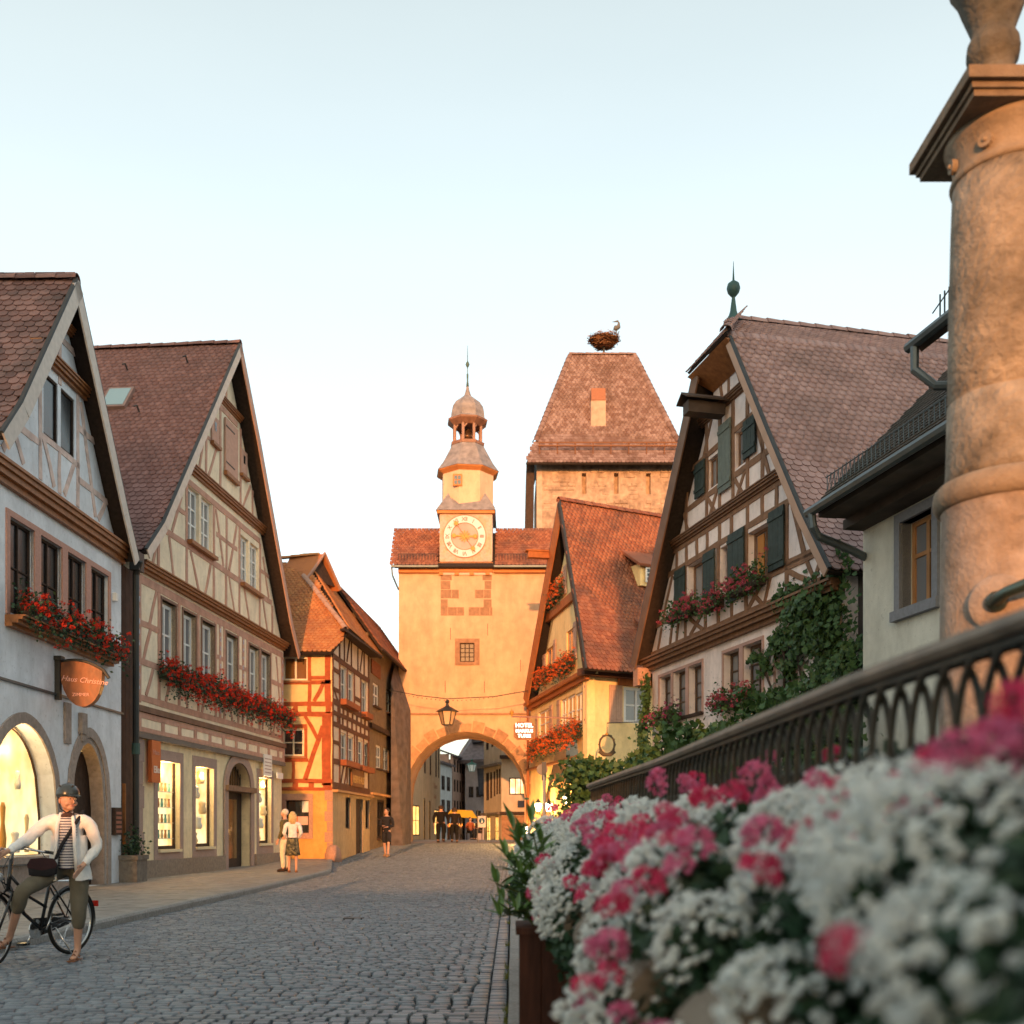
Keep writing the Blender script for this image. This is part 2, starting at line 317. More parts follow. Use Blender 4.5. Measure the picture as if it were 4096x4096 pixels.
# ------------------------------------------------------------------ tiled roofs
def tile_shape(w_=.18, ln=.30, th=.030, n=4, point=False):
    """beaver-tail tile: x across, y up the slope, rounded at the lower end"""
    h = w_/2-.006; out_ = [(-h, ln)]
    for i in range(n+1):
        t = math.pi+math.pi*i/n; out_.append((h*math.cos(t), .07+.07*math.sin(t)))
    out_.append((h, ln)); k = len(out_)
    tilt = lambda y: .016+th-(y/ln)*.034
    v = [(x, y, tilt(y)) for x, y in out_]+[(x, y, tilt(y)-th) for x, y in out_]
    f = [tuple(range(k))]+[(i, i+k, i+1+k, i+1) for i in range(k-1)]
    return v, f
def tile_plane(parent, p0, e, up, test, L, Hh, m, w_=.18, exp=.165, deckm=None, poly=None, limit=300, vis=None, name='roof_tile', jit=.006, collect=None):
    """tiles over the part of a plane where test(a,b) holds; e along the eave, up along the slope"""
    e = Vector(e).normalized(); up = Vector(up); up = (up-e*up.dot(e)).normalized(); nv = e.cross(up)
    if nv.z < 0: nv = -nv
    x = e if e.cross(up).z > 0 else -e
    p0 = Vector(p0); Ms = []; rows = int(Hh/exp)+1
    for j in range(rows):
        b = j*exp
        for i in range(int(L/w_)+2):
            a = i*w_+(w_/2 if j % 2 else 0)
            if not test(a, b+.08): continue
            o = p0+e*(a+random.uniform(-jit, jit)*.6)+up*(b+random.uniform(-jit, jit))+nv*random.uniform(0, .004)
            r = random.uniform(-.02, .02); xx = x*math.cos(r)+up*math.sin(r); uu = up*math.cos(r)-x*math.sin(r)
            Ms.append(frameM(o, xx, uu, nv))
    if collect is not None: collect.extend(Ms)
    else: v, f = tile_shape(w_, exp*1.9); pieces(v, f, Ms, name, m, parent, limit, vis)
def ridge_tiles(parent, a, b, m, r=.11, ln=.38, name='ridge_tile'):
    a = Vector(a); b = Vector(b); n = max(1, int((b-a).length/ln)); t = (b-a)/n; tt = t.normalized(); side = tt.cross(Vector((0, 0, 1))).normalized(); upv = side.cross(tt)
    k = 6; me_v = []; L = t.length+.05
    for y, rr in ((0, r*1.12), (L, r*.92)):
        for th in (0, -.015):
            for i in range(k+1):
                an = math.pi*i/k; me_v.append(((rr+th)*math.cos(an), y, (rr+th)*math.sin(an)-.03))
    q = k+1; f = [(i, i+1, i+1+2*q, i+2*q) for i in range(k)]+[(i+q, i+3*q, i+1+3*q, i+1+q) for i in range(k)]+[(i, i+q, i+1+q, i+1) for i in range(k)]
    Ms = [frameM(a+t*i+upv*random.uniform(-.008, .008), side, tt, upv) for i in range(n)]
    pieces(me_v, f, Ms, name, m, parent, 60)
def deck(parent, pts, m, th=.12, name='roof_deck'):
    pts = [Vector(p) for p in pts]; nv = (pts[1]-pts[0]).cross(pts[2]-pts[0]).normalized()
    if nv.z < 0: nv = -nv; pts = pts[::-1]
    return MB().slab(pts, nv, th).build(name, m, parent)
# ------------------------------------------------------------------ plants
def leafquad(): return [(0, 0, 0), (.35, .5, .06), (0, 1, .0), (-.35, .5, .06)], [(0, 1, 2), (0, 2, 3)]
def scatter(n, fn, smin, smax, droop=.0):
    Ms = []
    for _ in range(n):
        p = fn(); Ms.append(rotM(p, random.uniform(-1.2, 1.2)+droop, random.uniform(-1.2, 1.2), random.uniform(0, 6.28), random.uniform(smin, smax)))
    return Ms
def petal(key, a, b_):
    m = bpy.data.materials.new(key); m.use_nodes = True; t = m.node_tree; bs = t.nodes['Principled BSDF']; n = t.nodes.new; l = t.links.new
    g = n('ShaderNodeNewGeometry'); v = n('ShaderNodeTexVoronoi'); v.inputs['Scale'].default_value = 60; l(g.outputs['Position'], v.inputs['Vector']); mx = n('ShaderNodeMixRGB'); mx.inputs[1].default_value = (*a, 1); mx.inputs[2].default_value = (*b_, 1); l(v.outputs['Color'], mx.inputs[0])
    l(mx.outputs[0], bs.inputs['Base Color']); bs.inputs['Roughness'].default_value = .7; bs.inputs['Specular IOR Level'].default_value = .2
    tr = n('ShaderNodeBsdfTranslucent'); l(mx.outputs[0], tr.inputs[0]); ms = n('ShaderNodeMixShader'); ms.inputs[0].default_value = .38; l(bs.outputs[0], ms.inputs[1]); l(tr.outputs[0], ms.inputs[2]); l(ms.outputs[0], t.nodes['Material Output'].inputs[0]); MC[key] = m; return m
BLV = [(0, 0, .45)]; BLF = []
for i in range(5):
    a = 2*math.pi*i/5; o = len(BLV)
    BLV += [(.12*math.cos(a-.5), .12*math.sin(a-.5), .2), (.95*math.cos(a-.38), .95*math.sin(a-.38), .35), (.95*math.cos(a+.38), .95*math.sin(a+.38), .35), (.12*math.cos(a+.5), .12*math.sin(a+.5), .2)]; BLF.append((o, o+1, o+2, o+3))
RED = petal('geranium_red', (.50, .02, .012), (.70, .07, .035)); ORANGE_RED = petal('geranium_orange', (.66, .09, .025), (.80, .20, .05))
BLV = BLV[1:]; BLF = [tuple(i-1 for i in f) for f in BLF]
def flower_box(F, s0, s1, z0, z1, label, group, bm=RED, spread=.22, drop=.25, dens=1., boxm=None, leafm=None, d0=.06, share=.6, height=.3, sway=None):
    """box on a sill with leaves and flower heads; hangs under the window"""
    c = F.P((s0+s1)/2, z0, d0+.1); t = thing('flower_box', label, 'flower box', c, 0, group)
    mb = MB(); F.box(mb, s0, s1, z0, z0+.17, d0, d0+.2); mb.build('box', boxm or DARKWOOD, t)
    L = s1-s0; N_ = int(L*420*dens)
    def p():
        a = random.uniform(s0-.12, s1+.12); q = random.random(); d = d0+.1+random.gauss(0, .1)+max(0, .12-q*.2)
        z = z0+.12+random.gauss(0, 1)*.11+(z1-z0-.15)*q*random.random()*1.2-(drop*random.random()**1.5 if d > d0+.16 else 0)
        if sway: z += sway(a)
        return F.P(a, z, max(d0+.01, d))
    v, f = leafquad(); kind(joined(v, f, scatter(int(N_*1.3), p, .05, .095), 'foliage', leafm or LEAF_D, t), 'stuff')
    heads = []
    for _ in range(int(L*34*dens*share*1.6)):
        q = Vector(p())+F.n*.05+Vector((0, 0, .05)); r = random.uniform(.03, .06)
        for k in range(14):
            a = random.uniform(0, 6.28); b = math.acos(random.uniform(-.5, 1)); dd = Vector((math.sin(b)*math.cos(a), math.sin(b)*math.sin(a), math.cos(b)))
            heads.append(rotM(q+dd*r, b*math.sin(a)*-1, b*math.cos(a), random.uniform(0, 6), random.uniform(.016, .027)))
    kind(joined(BLV, BLF, heads, 'blossoms', bm, t), 'stuff')
    return t
def text(parent, s, F, s0, z0, d, h, m, name='lettering', align='LEFT', rot=0, depth=.004, shear=0, space=1., bold=0):
    cu = bpy.data.curves.new(name, 'FONT'); cu.body = s; cu.size = h; cu.extrude = depth; cu.align_x = align; cu.shear = shear; cu.space_character = space; cu.offset = bold; cu.resolution_u = 2
    tmp = bpy.data.objects.new(name+'_curve', cu); COL.objects.link(tmp); bpy.context.view_layer.update()
    me = bpy.data.meshes.new_from_object(tmp.evaluated_get(bpy.context.evaluated_depsgraph_get())); bpy.data.objects.remove(tmp); bpy.data.curves.remove(cu)
    me.materials.clear(); me.materials.append(m); ob = bpy.data.objects.new(name, me); COL.objects.link(ob)
    x = Vector(F.u); y = Vector((0, 0, 1)); z = Vector(F.n)
    if rot: x, y = x*math.cos(rot)+y*math.sin(rot), y*math.cos(rot)-x*math.sin(rot)
    w0 = worigin(parent); ob.parent = parent; o = Vector(F.P(s0, z0, d))-Vector(w0)
    ob.matrix_local = frameM(o, x, y, z); return ob
# ------------------------------------------------------------------ ground
GP = [(-90, 0), (28, 0), (33, .03), (37, .14), (41, .30), (45, .45), (50, .63), (54, .72), (58, .74), (66, .62), (90, .2), (140, -.3), (420, -.5)]
def gz(y):
    for (a, p), (b, q) in zip(GP, GP[1:]):
        if y <= b: t = (y-a)/(b-a); return p+(q-p)*t
    return GP[-1][1]
def sheet(name, m, xl, xr, y0, y1, dz, step=2., nx=4):
    mb = MB(); ys = []; y = y0
    while y < y1: ys.append(y); y += step
    ys.append(y1)
    for y in ys:
        a = xl(y) if callable(xl) else xl; b = xr(y) if callable(xr) else xr
        for i in range(nx+1): mb.v.append((a+(b-a)*i/nx, y, gz(y)+dz))
    q = nx+1
    for j in range(len(ys)-1):
        for i in range(nx): mb.f.append((j*q+i, j*q+i+1, (j+1)*q+i+1, (j+1)*q+i))
    return kind(mb.build(name, m), 'structure')
EARTH = mat('earth', (.10, .085, .07), .95, .3, 3)
sheet('ground', EARTH, -260, 260, -90, 420, -.12, 6., 2)
JOINT = mat('joint_sand', (.012, .013, .014), .95, .3, 20)
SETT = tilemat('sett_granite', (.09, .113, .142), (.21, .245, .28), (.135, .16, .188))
for nd_ in SETT.node_tree.nodes:
    if nd_.type == 'BSDF_PRINCIPLED': nd_.inputs['Roughness'].default_value = .48; nd_.inputs['Specular IOR Level'].default_value = .5
FARSETT = mat('sett_far_sunlit', (.26, .22, .19), .75, .35, 9, .9, 9, col2=(.36, .30, .25), c2scale=4)  # sunlight missing on the far road is put into this warmer, paler colour
PAVE = mat('pavement_slab', (.22, .21, .20), .6, .25, 5, .15, 60, col2=(.29, .275, .26), c2scale=1.2)
KERB = mat('kerb_granite', (.27, .27, .27), .75, .25, 30, .3, 80, col2=(.18, .18, .17), c2scale=2)
def kx(y): return -5.2+.03*math.sin(y*.35) if y < 30.5 else -5.2-(y-30.5)*.165
farjoint = sheet('road_bed', JOINT, lambda y: -6.1 if y > 37.4 else kx(y), 2.9, 36.2, 50.6, -.034, 1.)
road = sheet('road', JOINT, lambda y: kx(y)+.0, -.03, -6, 36.2, -.034, 1.)
def far_left(y): return -6.1 if y < 52 else -5.2
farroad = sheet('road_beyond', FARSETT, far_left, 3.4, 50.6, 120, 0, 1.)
lp = sheet('pavement_left', mat('bedding', (.06, .058, .055), .9), -9.6, lambda y: kx(y)-.1, -6, 37.4, .085, 1.5)
rp = sheet('pavement_right', PAVE, .24, 9, -6, 36.2, .09, 2.)
# slabs of the left pavement, kerb stones, setts
pv = []
y = 5.
while y < 37:
    x = kx(y)-.16; k = 0
    while x > -8.9:
        wd = random.choice((.62, .75, .9)); pv.append((x-wd+.006, x-.006, y+.006, y+.594)); x -= wd
    y += .6
pv.sort(key=lambda q: (0 if inview((q[1], q[2], .1)) and q[2] > 8 else 1, q[1]**2+q[2]**2))
rest = MB()
for i, (a, b, c, d_) in enumerate(pv):
    t = random.uniform(-.003, .003); mb = MB() if i < 260 else rest
    z0 = gz(c)+.1+t; z1 = gz(d_)+.1+t
    mb.hexa([(a, c, z0-.05), (b, c, z0-.05), (b, d_, z1-.05), (a, d_, z1-.05), (a, c, z0), (b, c, z0), (b, d_, z1), (a, d_, z1)])
    if i < 260: mb.build('paving_slab', PAVE, lp)
kind(rest.build('paving_slabs_beyond', PAVE, lp), 'stuff')
kl = None; y = -2.
while y < 37.2:
    L = random.uniform(.8, 1.15); m0 = kx(y); m1 = kx(y+L); mb = MB(); g = .008
    for (ya, yb, xa, xb) in ((y+g, y+L-g, m0, m1),):
        za, zb = gz(ya), gz(yb)
        mb.hexa([(xa-.16, ya, za-.1), (xa, ya, za-.1), (xb, yb, zb-.1), (xb-.16, yb, zb-.1), (xa-.16, ya, za+.105), (xa-.025, ya, za+.105), (xb-.025, yb, zb+.105), (xb-.16, yb, zb+.105)])
        mb.hexa([(xa-.025, ya, za-.1), (xa, ya, za-.1), (xb, yb, zb-.1), (xb-.025, yb, zb-.1), (xa-.026, ya, za+.104), (xa-.001, ya, za+.075), (xb-.001, yb, zb+.075), (xb-.026, yb, zb+.104)])
    mb.build('kerb_stone', KERB, lp); y += L
y = -1.
while y < 36:
    L = random.uniform(.7, 1.2); mb = MB(); t = random.uniform(-.004, .004)
    z0, z1 = gz(y), gz(y+L); a, b = -.03+t, .24
    mb.hexa([(a, y+.006, z0-.1), (b, y+.006, z0-.1), (b, y+L-.006, z1-.1), (a, y+L-.006, z1-.1), (a+.012, y+.006, z0+.10), (b, y+.006, z0+.10), (b, y+L-.006, z1+.10), (a+.012, y+L-.006, z1+.10)])
    mb.build('kerb_stone', KERB, rp); y += L
sv = [(-.5, -.5, -1), (.5, -.5, -1), (.5, .5, -1), (-.5, .5, -1), (-.49, -.49, -.22), (.49, -.49, -.22), (.49, .49, -.22), (-.49, .49, -.22), (-.44, -.42, 0), (.44, -.42, 0), (.44, .42, 0), (-.44, .42, 0)]
sf = [(8, 9, 10, 11)]+[(i, (i+1) % 4, (i+1) % 4+4, i+4) for i in range(4)]+[(i+4, (i+1) % 4+4, (i+1) % 4+8, i+8) for i in range(4)]
Ms = []; y = 5.6; row = 0
while y < 50.5:
    dp = random.uniform(.084, .102); x = (-.172 if y < 36.2 else 2.7)+random.uniform(0, .01); 
    xe = kx(y)+.03 if y < 37.6 else -6.05
    while x > xe:
        wd = random.uniform(.10, .155)
        yy = y+.05*math.sin(x*1.1+row*.02)+.015*math.sin(x*3.1)+dp/2+random.uniform(-.004, .004)
        z = gz(yy)+random.uniform(-.006, .005); a = random.uniform(-.03, .03)
        sx, sy = wd-random.uniform(.014, .024), dp-random.uniform(.013, .022); tx, ty = random.uniform(-.03, .03), random.uniform(-.03, .03)
        ca, sa = math.cos(a), math.sin(a)
        Ms.append(Matrix(((ca*sx, -sa*sy, 0, x-wd/2), (sa*sx, ca*sy, 0, yy), (tx*sx, ty*sy, .05, z), (0, 0, 0, 1)))); x -= wd
    y += dp; row += 1
for cx_, wx in ((-.105, .14),):
    y = 5.6+random.uniform(0, .1)
    while y < 36:
        L = random.uniform(.09, .15); z = gz(y)+random.uniform(-.006, .004)-.008
        Ms.append(Matrix(((wx-.01, 0, 0, cx_), (0, L-.012, 0, y+L/2), (0, 0, .045, z), (0, 0, 0, 1)))); y += L
pieces(sv, sf, Ms, 'sett', SETT, road, 300)

gc = thing('gully_cover', 'small dark metal cover set among the cobbles in mid street', 'drain cover', (-2.26, 15.1, 0))
mb = MB(); mb.box(-2.40, -2.12, 15.02, 15.2, -.02, .006); mb.build('cover', IRON, gc)
gr = MB()
for yy_ in (8.9, 9.05, 7.3, 11.5, 6.9, 14.2, 9.6):
    for k_ in range(26):
        x = -.045+random.gauss(0, .012); y = yy_+random.gauss(0, .05); h_ = random.uniform(.03, .075); a = random.uniform(0, 6.28); gr.add([(x-.002, y, 0), (x+.002, y, 0), (x+.02*math.cos(a), y+.02*math.sin(a), h_)], [(0, 1, 2)])
go = gr.build('grass', mat('grass_dry', (.12, .13, .03), .8, .3)); tag(go, 'small tufts of grass growing along the right kerb joint', 'grass'); kind(go, 'stuff')
# ------------------------------------------------------------------ gabled house pieces
def side(parent, F, prof, d0, back, L, tm, tiled=True, w_=.18, exp=.165, limit=300, vis=None, barge=None, bargew=.26, soffit=None, hcut=None, deckm=None):
    """one slope of a roof that runs back from a facade; prof goes from the ridge down"""
    e = Vector((back[0], back[1], 0)).normalized(); Ms = []
    for (sa, za), (sb, zb) in zip(prof, prof[1:]):
        A = Vector(F.P(sa, za, d0)); B = Vector(F.P(sb, zb, d0)); upf = A-B; k = upf.dot(e); uo = upf-e*k; H = uo.length
        nv = e.cross(uo).normalized()
        if nv.z < 0: nv = -nv
        deck(parent, [B-nv*.02, B+e*L-nv*.02, A+e*L-nv*.02, A-nv*.02], deckm or mat('roof_boards', (.03, .02, .016), .9, .3, 12), .07, 'roof_deck')
        if tiled:
            p0 = B+e*min(0, k)
            def ok(a, b, k=k, H=H): aa = a+min(0, k)-k*b/H; return .05 <= aa <= L and b <= H+.1 and (hcut is None or not hcut(aa, b, A, B, H))
            tile_plane(parent, p0, e, uo, ok, L+abs(k), H, tm, w_, exp, collect=Ms)
        if barge:
            mb = MB(); n = F.n
            for (o0, o1, hh) in ((0, .035, bargew),):
                P_ = lambda q, dz, dd: tuple(q+Vector((0, 0, dz))+n*dd)
                dn = (-nv)*hh
                mb.hexa([tuple(B+dn+n*o0), tuple(A+dn+n*o0), tuple(A+dn+n*o1), tuple(B+dn+n*o1), tuple(B+nv*.03+n*o0), tuple(A+nv*.03+n*o0), tuple(A+nv*.03+n*o1), tuple(B+nv*.03+n*o1)])
            mb.build('bargeboard', barge, parent)
            mb = MB(); h_ = nv*.075; mb.hexa([tuple(B+nv*.03-n*.03), tuple(A+nv*.03-n*.03), tuple(A+nv*.03+n*.037), tuple(B+nv*.03+n*.037), tuple(B+h_-n*.03), tuple(A+h_-n*.03), tuple(A+h_+n*.03), tuple(B+h_+n*.03)]); mb.build('verge_strip', mat('verge_dark', (.035, .04, .045), .6, .2), parent)
    if Ms: v, f = tile_shape(w_, exp*1.9); pieces(v, f, Ms, 'roof_tile', tm, parent, limit, vis)
def interp(prof, z):
    for (a, p), (b, q) in zip(prof, prof[1:]):
        if q <= z <= p: return a+(b-a)*(p-z)/(p-q)
    return prof[-1][0]
def body(parent, F, s0, s1, z0, zt, back, L, m):
    """side and rear walls behind a facade"""
    e = Vector((back[0], back[1], 0)).normalized()*L
    mb = MB(); a = Vector(F.P(s0, 0, -.3)); b = Vector(F.P(s1, 0, -.3))
    for p, q in ((a, a+e), (a+e, b+e), (b+e, b)):
        mb.add([(p.x, p.y, z0), (q.x, q.y, z0), (q.x, q.y, zt), (p.x, p.y, zt)], [(3, 2, 1, 0)])
    return mb.build('side_wall', m, parent)

T_DARK = tilemat('tiles_weathered', (.13, .065, .058), (.25, .14, .125), (.03, .036, .036))
T_ROSE = tilemat('tiles_rose', (.165, .078, .070), (.235, .125, .115), (.13, .072, .068))
T_PINK = tilemat('tiles_pink', (.26, .165, .16), (.36, .245, .24), (.20, .135, .13))
T_OR = tilemat('tiles_orange', (.42, .15, .05), (.50, .22, .08), (.27, .10, .045))
T_RED = tilemat('tiles_red', (.22, .07, .038), (.34, .13, .07), (.09, .05, .04), scale=5)
T_TOWER = tilemat('tiles_tower', (.15, .08, .065), (.29, .20, .185), (.11, .06, .045))
T_BLACK = tilemat('tiles_mossy', (.05, .043, .036), (.08, .06, .05), (.03, .035, .03))

# ------------------------------------------------------------------ house 1: pale plaster house on the left edge
PL1 = mat('plaster_grey', (.72, .76, .83), .9, .06, 6, .25, 60, col2=(.60, .64, .70), c2scale=.9)
TM1 = mat('timber_faded', (.64, .50, .46), .85, .2, 6, .3, 50, col2=(.40, .29, .27), c2scale=2)
CORN = mat('cornice_brown', (.27, .105, .035), .5, .3, 9, .2, 40, spec=.4); PINKST = mat('stone_pink', (.46, .26, .215), .85, .12, 20, .2, 60)
STONE = mat('sandstone_grey', (.36, .30, .27), .9, .2, 12, .5, 40, col2=(.25, .21, .19), c2scale=3)
glass('glass_black', (.008, .008, .009), .25)
F1 = Fr(-8.75, 18, .0095, 1)
h1 = thing('plaster_house', 'pale blue grey gabled house with arched shopfront at the picture\'s left edge', 'house', (-9.5, 20.6, 0))
bk1 = (-1, .0095)
pL = [(2.44, 11.84), (.18, 8.56), (-.5, 7.78)]; pR = [(2.44, 11.84), (5.0, 8.15), (5.66, 7.28)]
gw = [rect(1.76, 2.36, 8.66, 9.82), rect(2.5, 3.12, 8.66, 9.82)]
fw = [rect(.42, 1.36, 5.05, 6.72), rect(1.60, 2.52, 5.05, 6.72), rect(2.76, 3.64, 5.05, 6.72), rect(3.88, 4.82, 5.05, 6.72)]
aw = arch(-.35, 2.32, .78, 1.5, 3.17, 8, True); ad = arch(2.92, 4.74, .1, 1.7, 3.17, 8, True)
out1 = [(-.5, .0), (5.58, .0), (5.58, 7.25), (5.0, 7.9), (2.44, 11.6), (.25, 8.4), (-.5, 7.6)]
F1.wall(h1, out1, gw+fw+[aw, ad], PL1, .38)
body(h1, F1, -.5, 5.58, 0, 7.3, bk1, 9, PL1)
side(h1, F1, pL, .34, bk1, 6, T_DARK, w_=.20, exp=.18, barge=mat('bargeboard_pale', (.55, .50, .47), .7, .1, 8))
side(h1, F1, pR, .34, bk1, 6, T_DARK, tiled=False, barge=mat('bargeboard_pale', (.6, .5, .45)))
ridge_tiles(h1, F1.P(2.44, 11.88, .36), F1.P(2.44, 11.88, -5.5), T_DARK, .12)
beams(F1, h1, TM1, [(1.62, 7.75, 1.62, 10.3), (3.28, 7.75, 3.28, 10.4), (2.44, 9.85, 2.44, 11.2), (.3, 8.42, 1.62, 8.42), (3.28, 8.30, 4.8, 8.30), (3.28, 9.35, 4.1, 9.35), (.2, 7.8, 1.5, 9.4), (.95, 7.8, .45, 8.5), (1.75, 8.55, 2.2, 7.8), (2.44, 8.55, 2.44, 7.75), (3.1, 8.55, 2.65, 7.8), (3.4, 9.9, 4.15, 7.8), (4.7, 8.3, 4.3, 7.8), (1.55, 8.58, 3.35, 8.58), (1.85, 10.75, 3.3, 10.75)], .13, .012, 'timber')
cornice(F1, h1, CORN, -.5, 5.6, 7.18, .36, .26); cornice(F1, h1, CORN, 1.25, 3.95, 10.0, .20, .20, 'cornice'); cornice(F1, h1, CORN, 2.05, 3.25, 10.98, .12, .16, 'cornice')
for r_ in gw: window(F1, h1, r_[0][0], r_[1][0], r_[0][1], r_[2][1], DARKWOOD, MC['glass_black'], 1, 1, .07, .04)
mb = MB(); F1.box(mb, .30, 4.94, 6.72, 6.83, 0, .03); F1.box(mb, .30, .42, 5.0, 6.72, 0, .03); F1.box(mb, 4.82, 4.94, 5.0, 6.72, 0, .03)
for a, b in ((1.36, 1.60), (2.52, 2.76), (3.64, 3.88)): F1.box(mb, a, b, 5.0, 6.72, -.05, .03)
mb.build('window_surround', PINKST, h1)
for r_ in fw: window(F1, h1, r_[0][0], r_[1][0], r_[0][1], r_[2][1], DARKWOOD, MC['glass_black'], 2, 2, .12, .05, .02)
cornice(F1, h1, CORN, .28, 4.86, 4.78, .20, .36, 'window_ledge')
mb = MB(); F1.box(mb, -.5, 5.62, 3.83, 3.87, 0, .05); mb.build('string_course', ZINC, h1)
def ring(F, parent, inner, grow, m, name, d1=.035):
    """stone surround following an opening"""
    c = Vector((sum(p[0] for p in inner)/len(inner), 0)); mb = MB(); pts = inner[1:]+[inner[0]]
    o_ = []
    for i, p in enumerate(pts):
        a = Vector(pts[max(0, i-1)]); b = Vector(pts[min(len(pts)-1, i+1)]); t = (b-a); t = t.normalized() if t.length else Vector((0, 1)); o_.append((p[0]+t.y*grow, p[1]-t.x*grow))
    for i in range(len(pts)-1):
        mb.hexa([F.P(*pts[i], 0), F.P(*o_[i], 0), F.P(*o_[i], d1), F.P(*pts[i], d1), F.P(*pts[i+1], 0), F.P(*o_[i+1], 0), F.P(*o_[i+1], d1), F.P(*pts[i+1], d1)])
    return mb.build(name, m, parent)
ring(F1, h1, aw, .2, STONE, 'arch_surround'); ring(F1, h1, ad, .2, STONE, 'arch_surround')
# lit shop window in the big arch
inn = arch(-.28, 2.05, .84, 1.5, 3.02, 8, True)
mb = MB(); mb.add([F1.P(a, z, -.30) for a, z in arch(-.33, 2.3, .8, 1.5, 3.15, 8, True)], [tuple(range(18))]); mb.build('lit_display', LIT_HOT, h1)
mb = MB(); mb.add([F1.P(a, z, d_) for d_ in (-.22, -.27) for a, z in arch(-.3, 2.12, .8, 1.5, 3.1, 8, True)], [(i, (i+1) % 18, (i+1) % 18+18, i+18) for i in range(18)]); mb.build('window_frame', DARKWOOD, h1)
shop_lamp(F1.P(1.0, 2.7, -.12), 12); shop_lamp(F1.P(3.3, 2.4, -.2), 5, (1, .55, .15))
goods = [(.25, .85, .22, .5), (.7, .85, .16, .9), (1.15, .85, .25, .38), (1.6, .85, .14, .7), (.45, 1.9, .12, .3), (1.25, 2.0, .16, .34)]
for i, (a, z, r_, h_) in enumerate(goods):
    mb = MB(); mb.lathe(F1.P(a, z, -.24), [(r_*.3, 0), (r_*.38, h_*.3), (r_*.2, h_*.6), (r_*.3, h_*.9), (r_*.16, h_)], 10); mb.build('displayed_vase', mat('ware_%d' % (i % 3), ((.75, .55, .3), (.7, .35, .08), (.8, .75, .65))[i % 3], .4), h1, True)
# door recess
mb = MB(); mb.add([F1.P(a, z, -.37) for a, z in arch(2.92, 4.74, .1, 1.7, 3.17, 8, True)], [tuple(range(18))]); mb.build('door_recess', LIT_Y, h1)
dr = MB(); F1.box(dr, 3.62, 4.74, .1, 2.9, -.36, -.31); door = dr.build('door', DARKWOOD, h1)
mb = MB(); F1.box(mb, 3.66, 3.70, 1.0, 1.25, -.31, -.27); mb.build('handle', ZINC, door)
ring(F1, h1, arch(2.94, 4.72, .1, 1.7, 3.15, 8, True), -.10, STONE, 'inner_jamb', -.28)
mb = MB(); F1.box(mb, -.4, 2.9, .1, .62, 0, .05); F1.box(mb, -.3, 2.4, .66, .78, -.1, .16); mb.build('stone_sill', STONE, h1)
mb = MB(); F1.box(mb, 3.3, 3.55, 3.2, 3.62, 0, .09); F1.box(mb, 3.34, 3.5, 3.05, 3.2, 0, .06); F1.box(mb, 2.62, 2.9, 2.95, 3.75, 0, .04); mb.build('carved_stone', STONE, h1)
lp_ = MB(); F1.box(lp_, 5.05, 5.17, 6.25, 6.42, 0, .1); lp_.build('alarm_box', WHITE, h1)
# hanging pub sign on the facade
si = thing('hanging_sign', 'rounded brown metal sign with pink script lettering under the red geranium box', 'sign', F1.P(2.4, 4.2, .4))
FS = Fr(-8.68, 20.3, 1.0, .04)
COP = mat('copper_sign', (.26, .075, .02), .35, .5, 5, .1, 20, col2=(.06, .02, .012), c2scale=3, spec=.5, stretch=(1, 1, .5))
pts = []
for i in range(13):
    t = i/12; pts.append((.03+t*.80, 4.46+.07*math.sin(math.pi*t*.8)-.20*t**2))
for i in range(1, 12):
    t = i/12; a = math.pi*t; pts.append((.43+.40*math.cos(a)*(1-.10*math.sin(a)), 4.24-.68*math.sin(a)**.8+.12*t))
sgn = MB(); k = len(pts); sgn.add([FS.P(a, z, .03) for a, z in pts]+[FS.P(a, z, -.14) for a, z in pts], [tuple(range(k))[::-1], tuple(range(k, 2*k))]+[(i, i+k, (i+1) % k+k, (i+1) % k) for i in range(k)])
sgn.build('sign_plate', COP, si)
mb = MB(); mb.tube([FS.P(a, z+.03, -.05) for a, z in pts[:13]]+[FS.P(.93, 4.18, -.05)], .035, 6); mb.build('top_rail', IRON, si)
mb = MB(); F1.box(mb, 2.22, 2.32, 3.75, 4.5, 0, .10); F1.box(mb, 2.18, 2.36, 4.50, 4.58, 0, .14); mb.build('bracket', IRON, si)
text(si, 'Haus Christine', FS, .06, 4.12, .045, .145, mat('sign_script', (.85, .45, .36), .6), shear=.3, rot=-.1)
text(si, 'ZIMMER', FS, .27, 3.82, .045, .09, MC['sign_script'])
# downpipe and the gap between the houses
gp = thing('downpipe', 'dark rain downpipe in the gap between pale and beige gabled houses', 'downpipe', (-8.9, 24.1, 0))
mb = MB(); mb.tube([(-8.62, 24.3, .1), (-8.62, 24.3, 7.1), (-8.5, 24.2, 7.4)], .075, 10); mb.build('pipe', IRON, gp)
mb = MB(); mb.box(-8.72, -8.5, 24.15, 24.5, 7.2, 7.62); mb.build('rain_hopper', IRON, gp)
mb = MB(); mb.tube([(-8.62, 24.3, 3.0), (-8.62, 24.3, 3.25)], .095, 10); mb.build('collar', mat('verdigris', (.05, .10, .09), .6), gp)
gb = thing('gap_boarding', 'dark brown boards closing the narrow gap beside the downpipe', 'boarding', (-9, 24.3, 0))
for i in range(6):
    mb = MB(); mb.box(-9.0+.0, -8.86, 23.62+i*.23, 23.84+i*.23, 0, 7.3); mb.build('plank', mat('gap_brown', (.05, .026, .02), .8, .3, 5), gb)
mb = MB(); F1.box(mb, 5.66, 5.72, .9, 2.3, 0, .06); mb.build('rusty_plate', mat('rust_plate', (.22, .08, .02), .7, .4, 5), gb)
mc = thing('menu_case', 'small dark menu case on pale wall right of the arched door', 'menu case', F1.P(5.2, 1.4, .05))
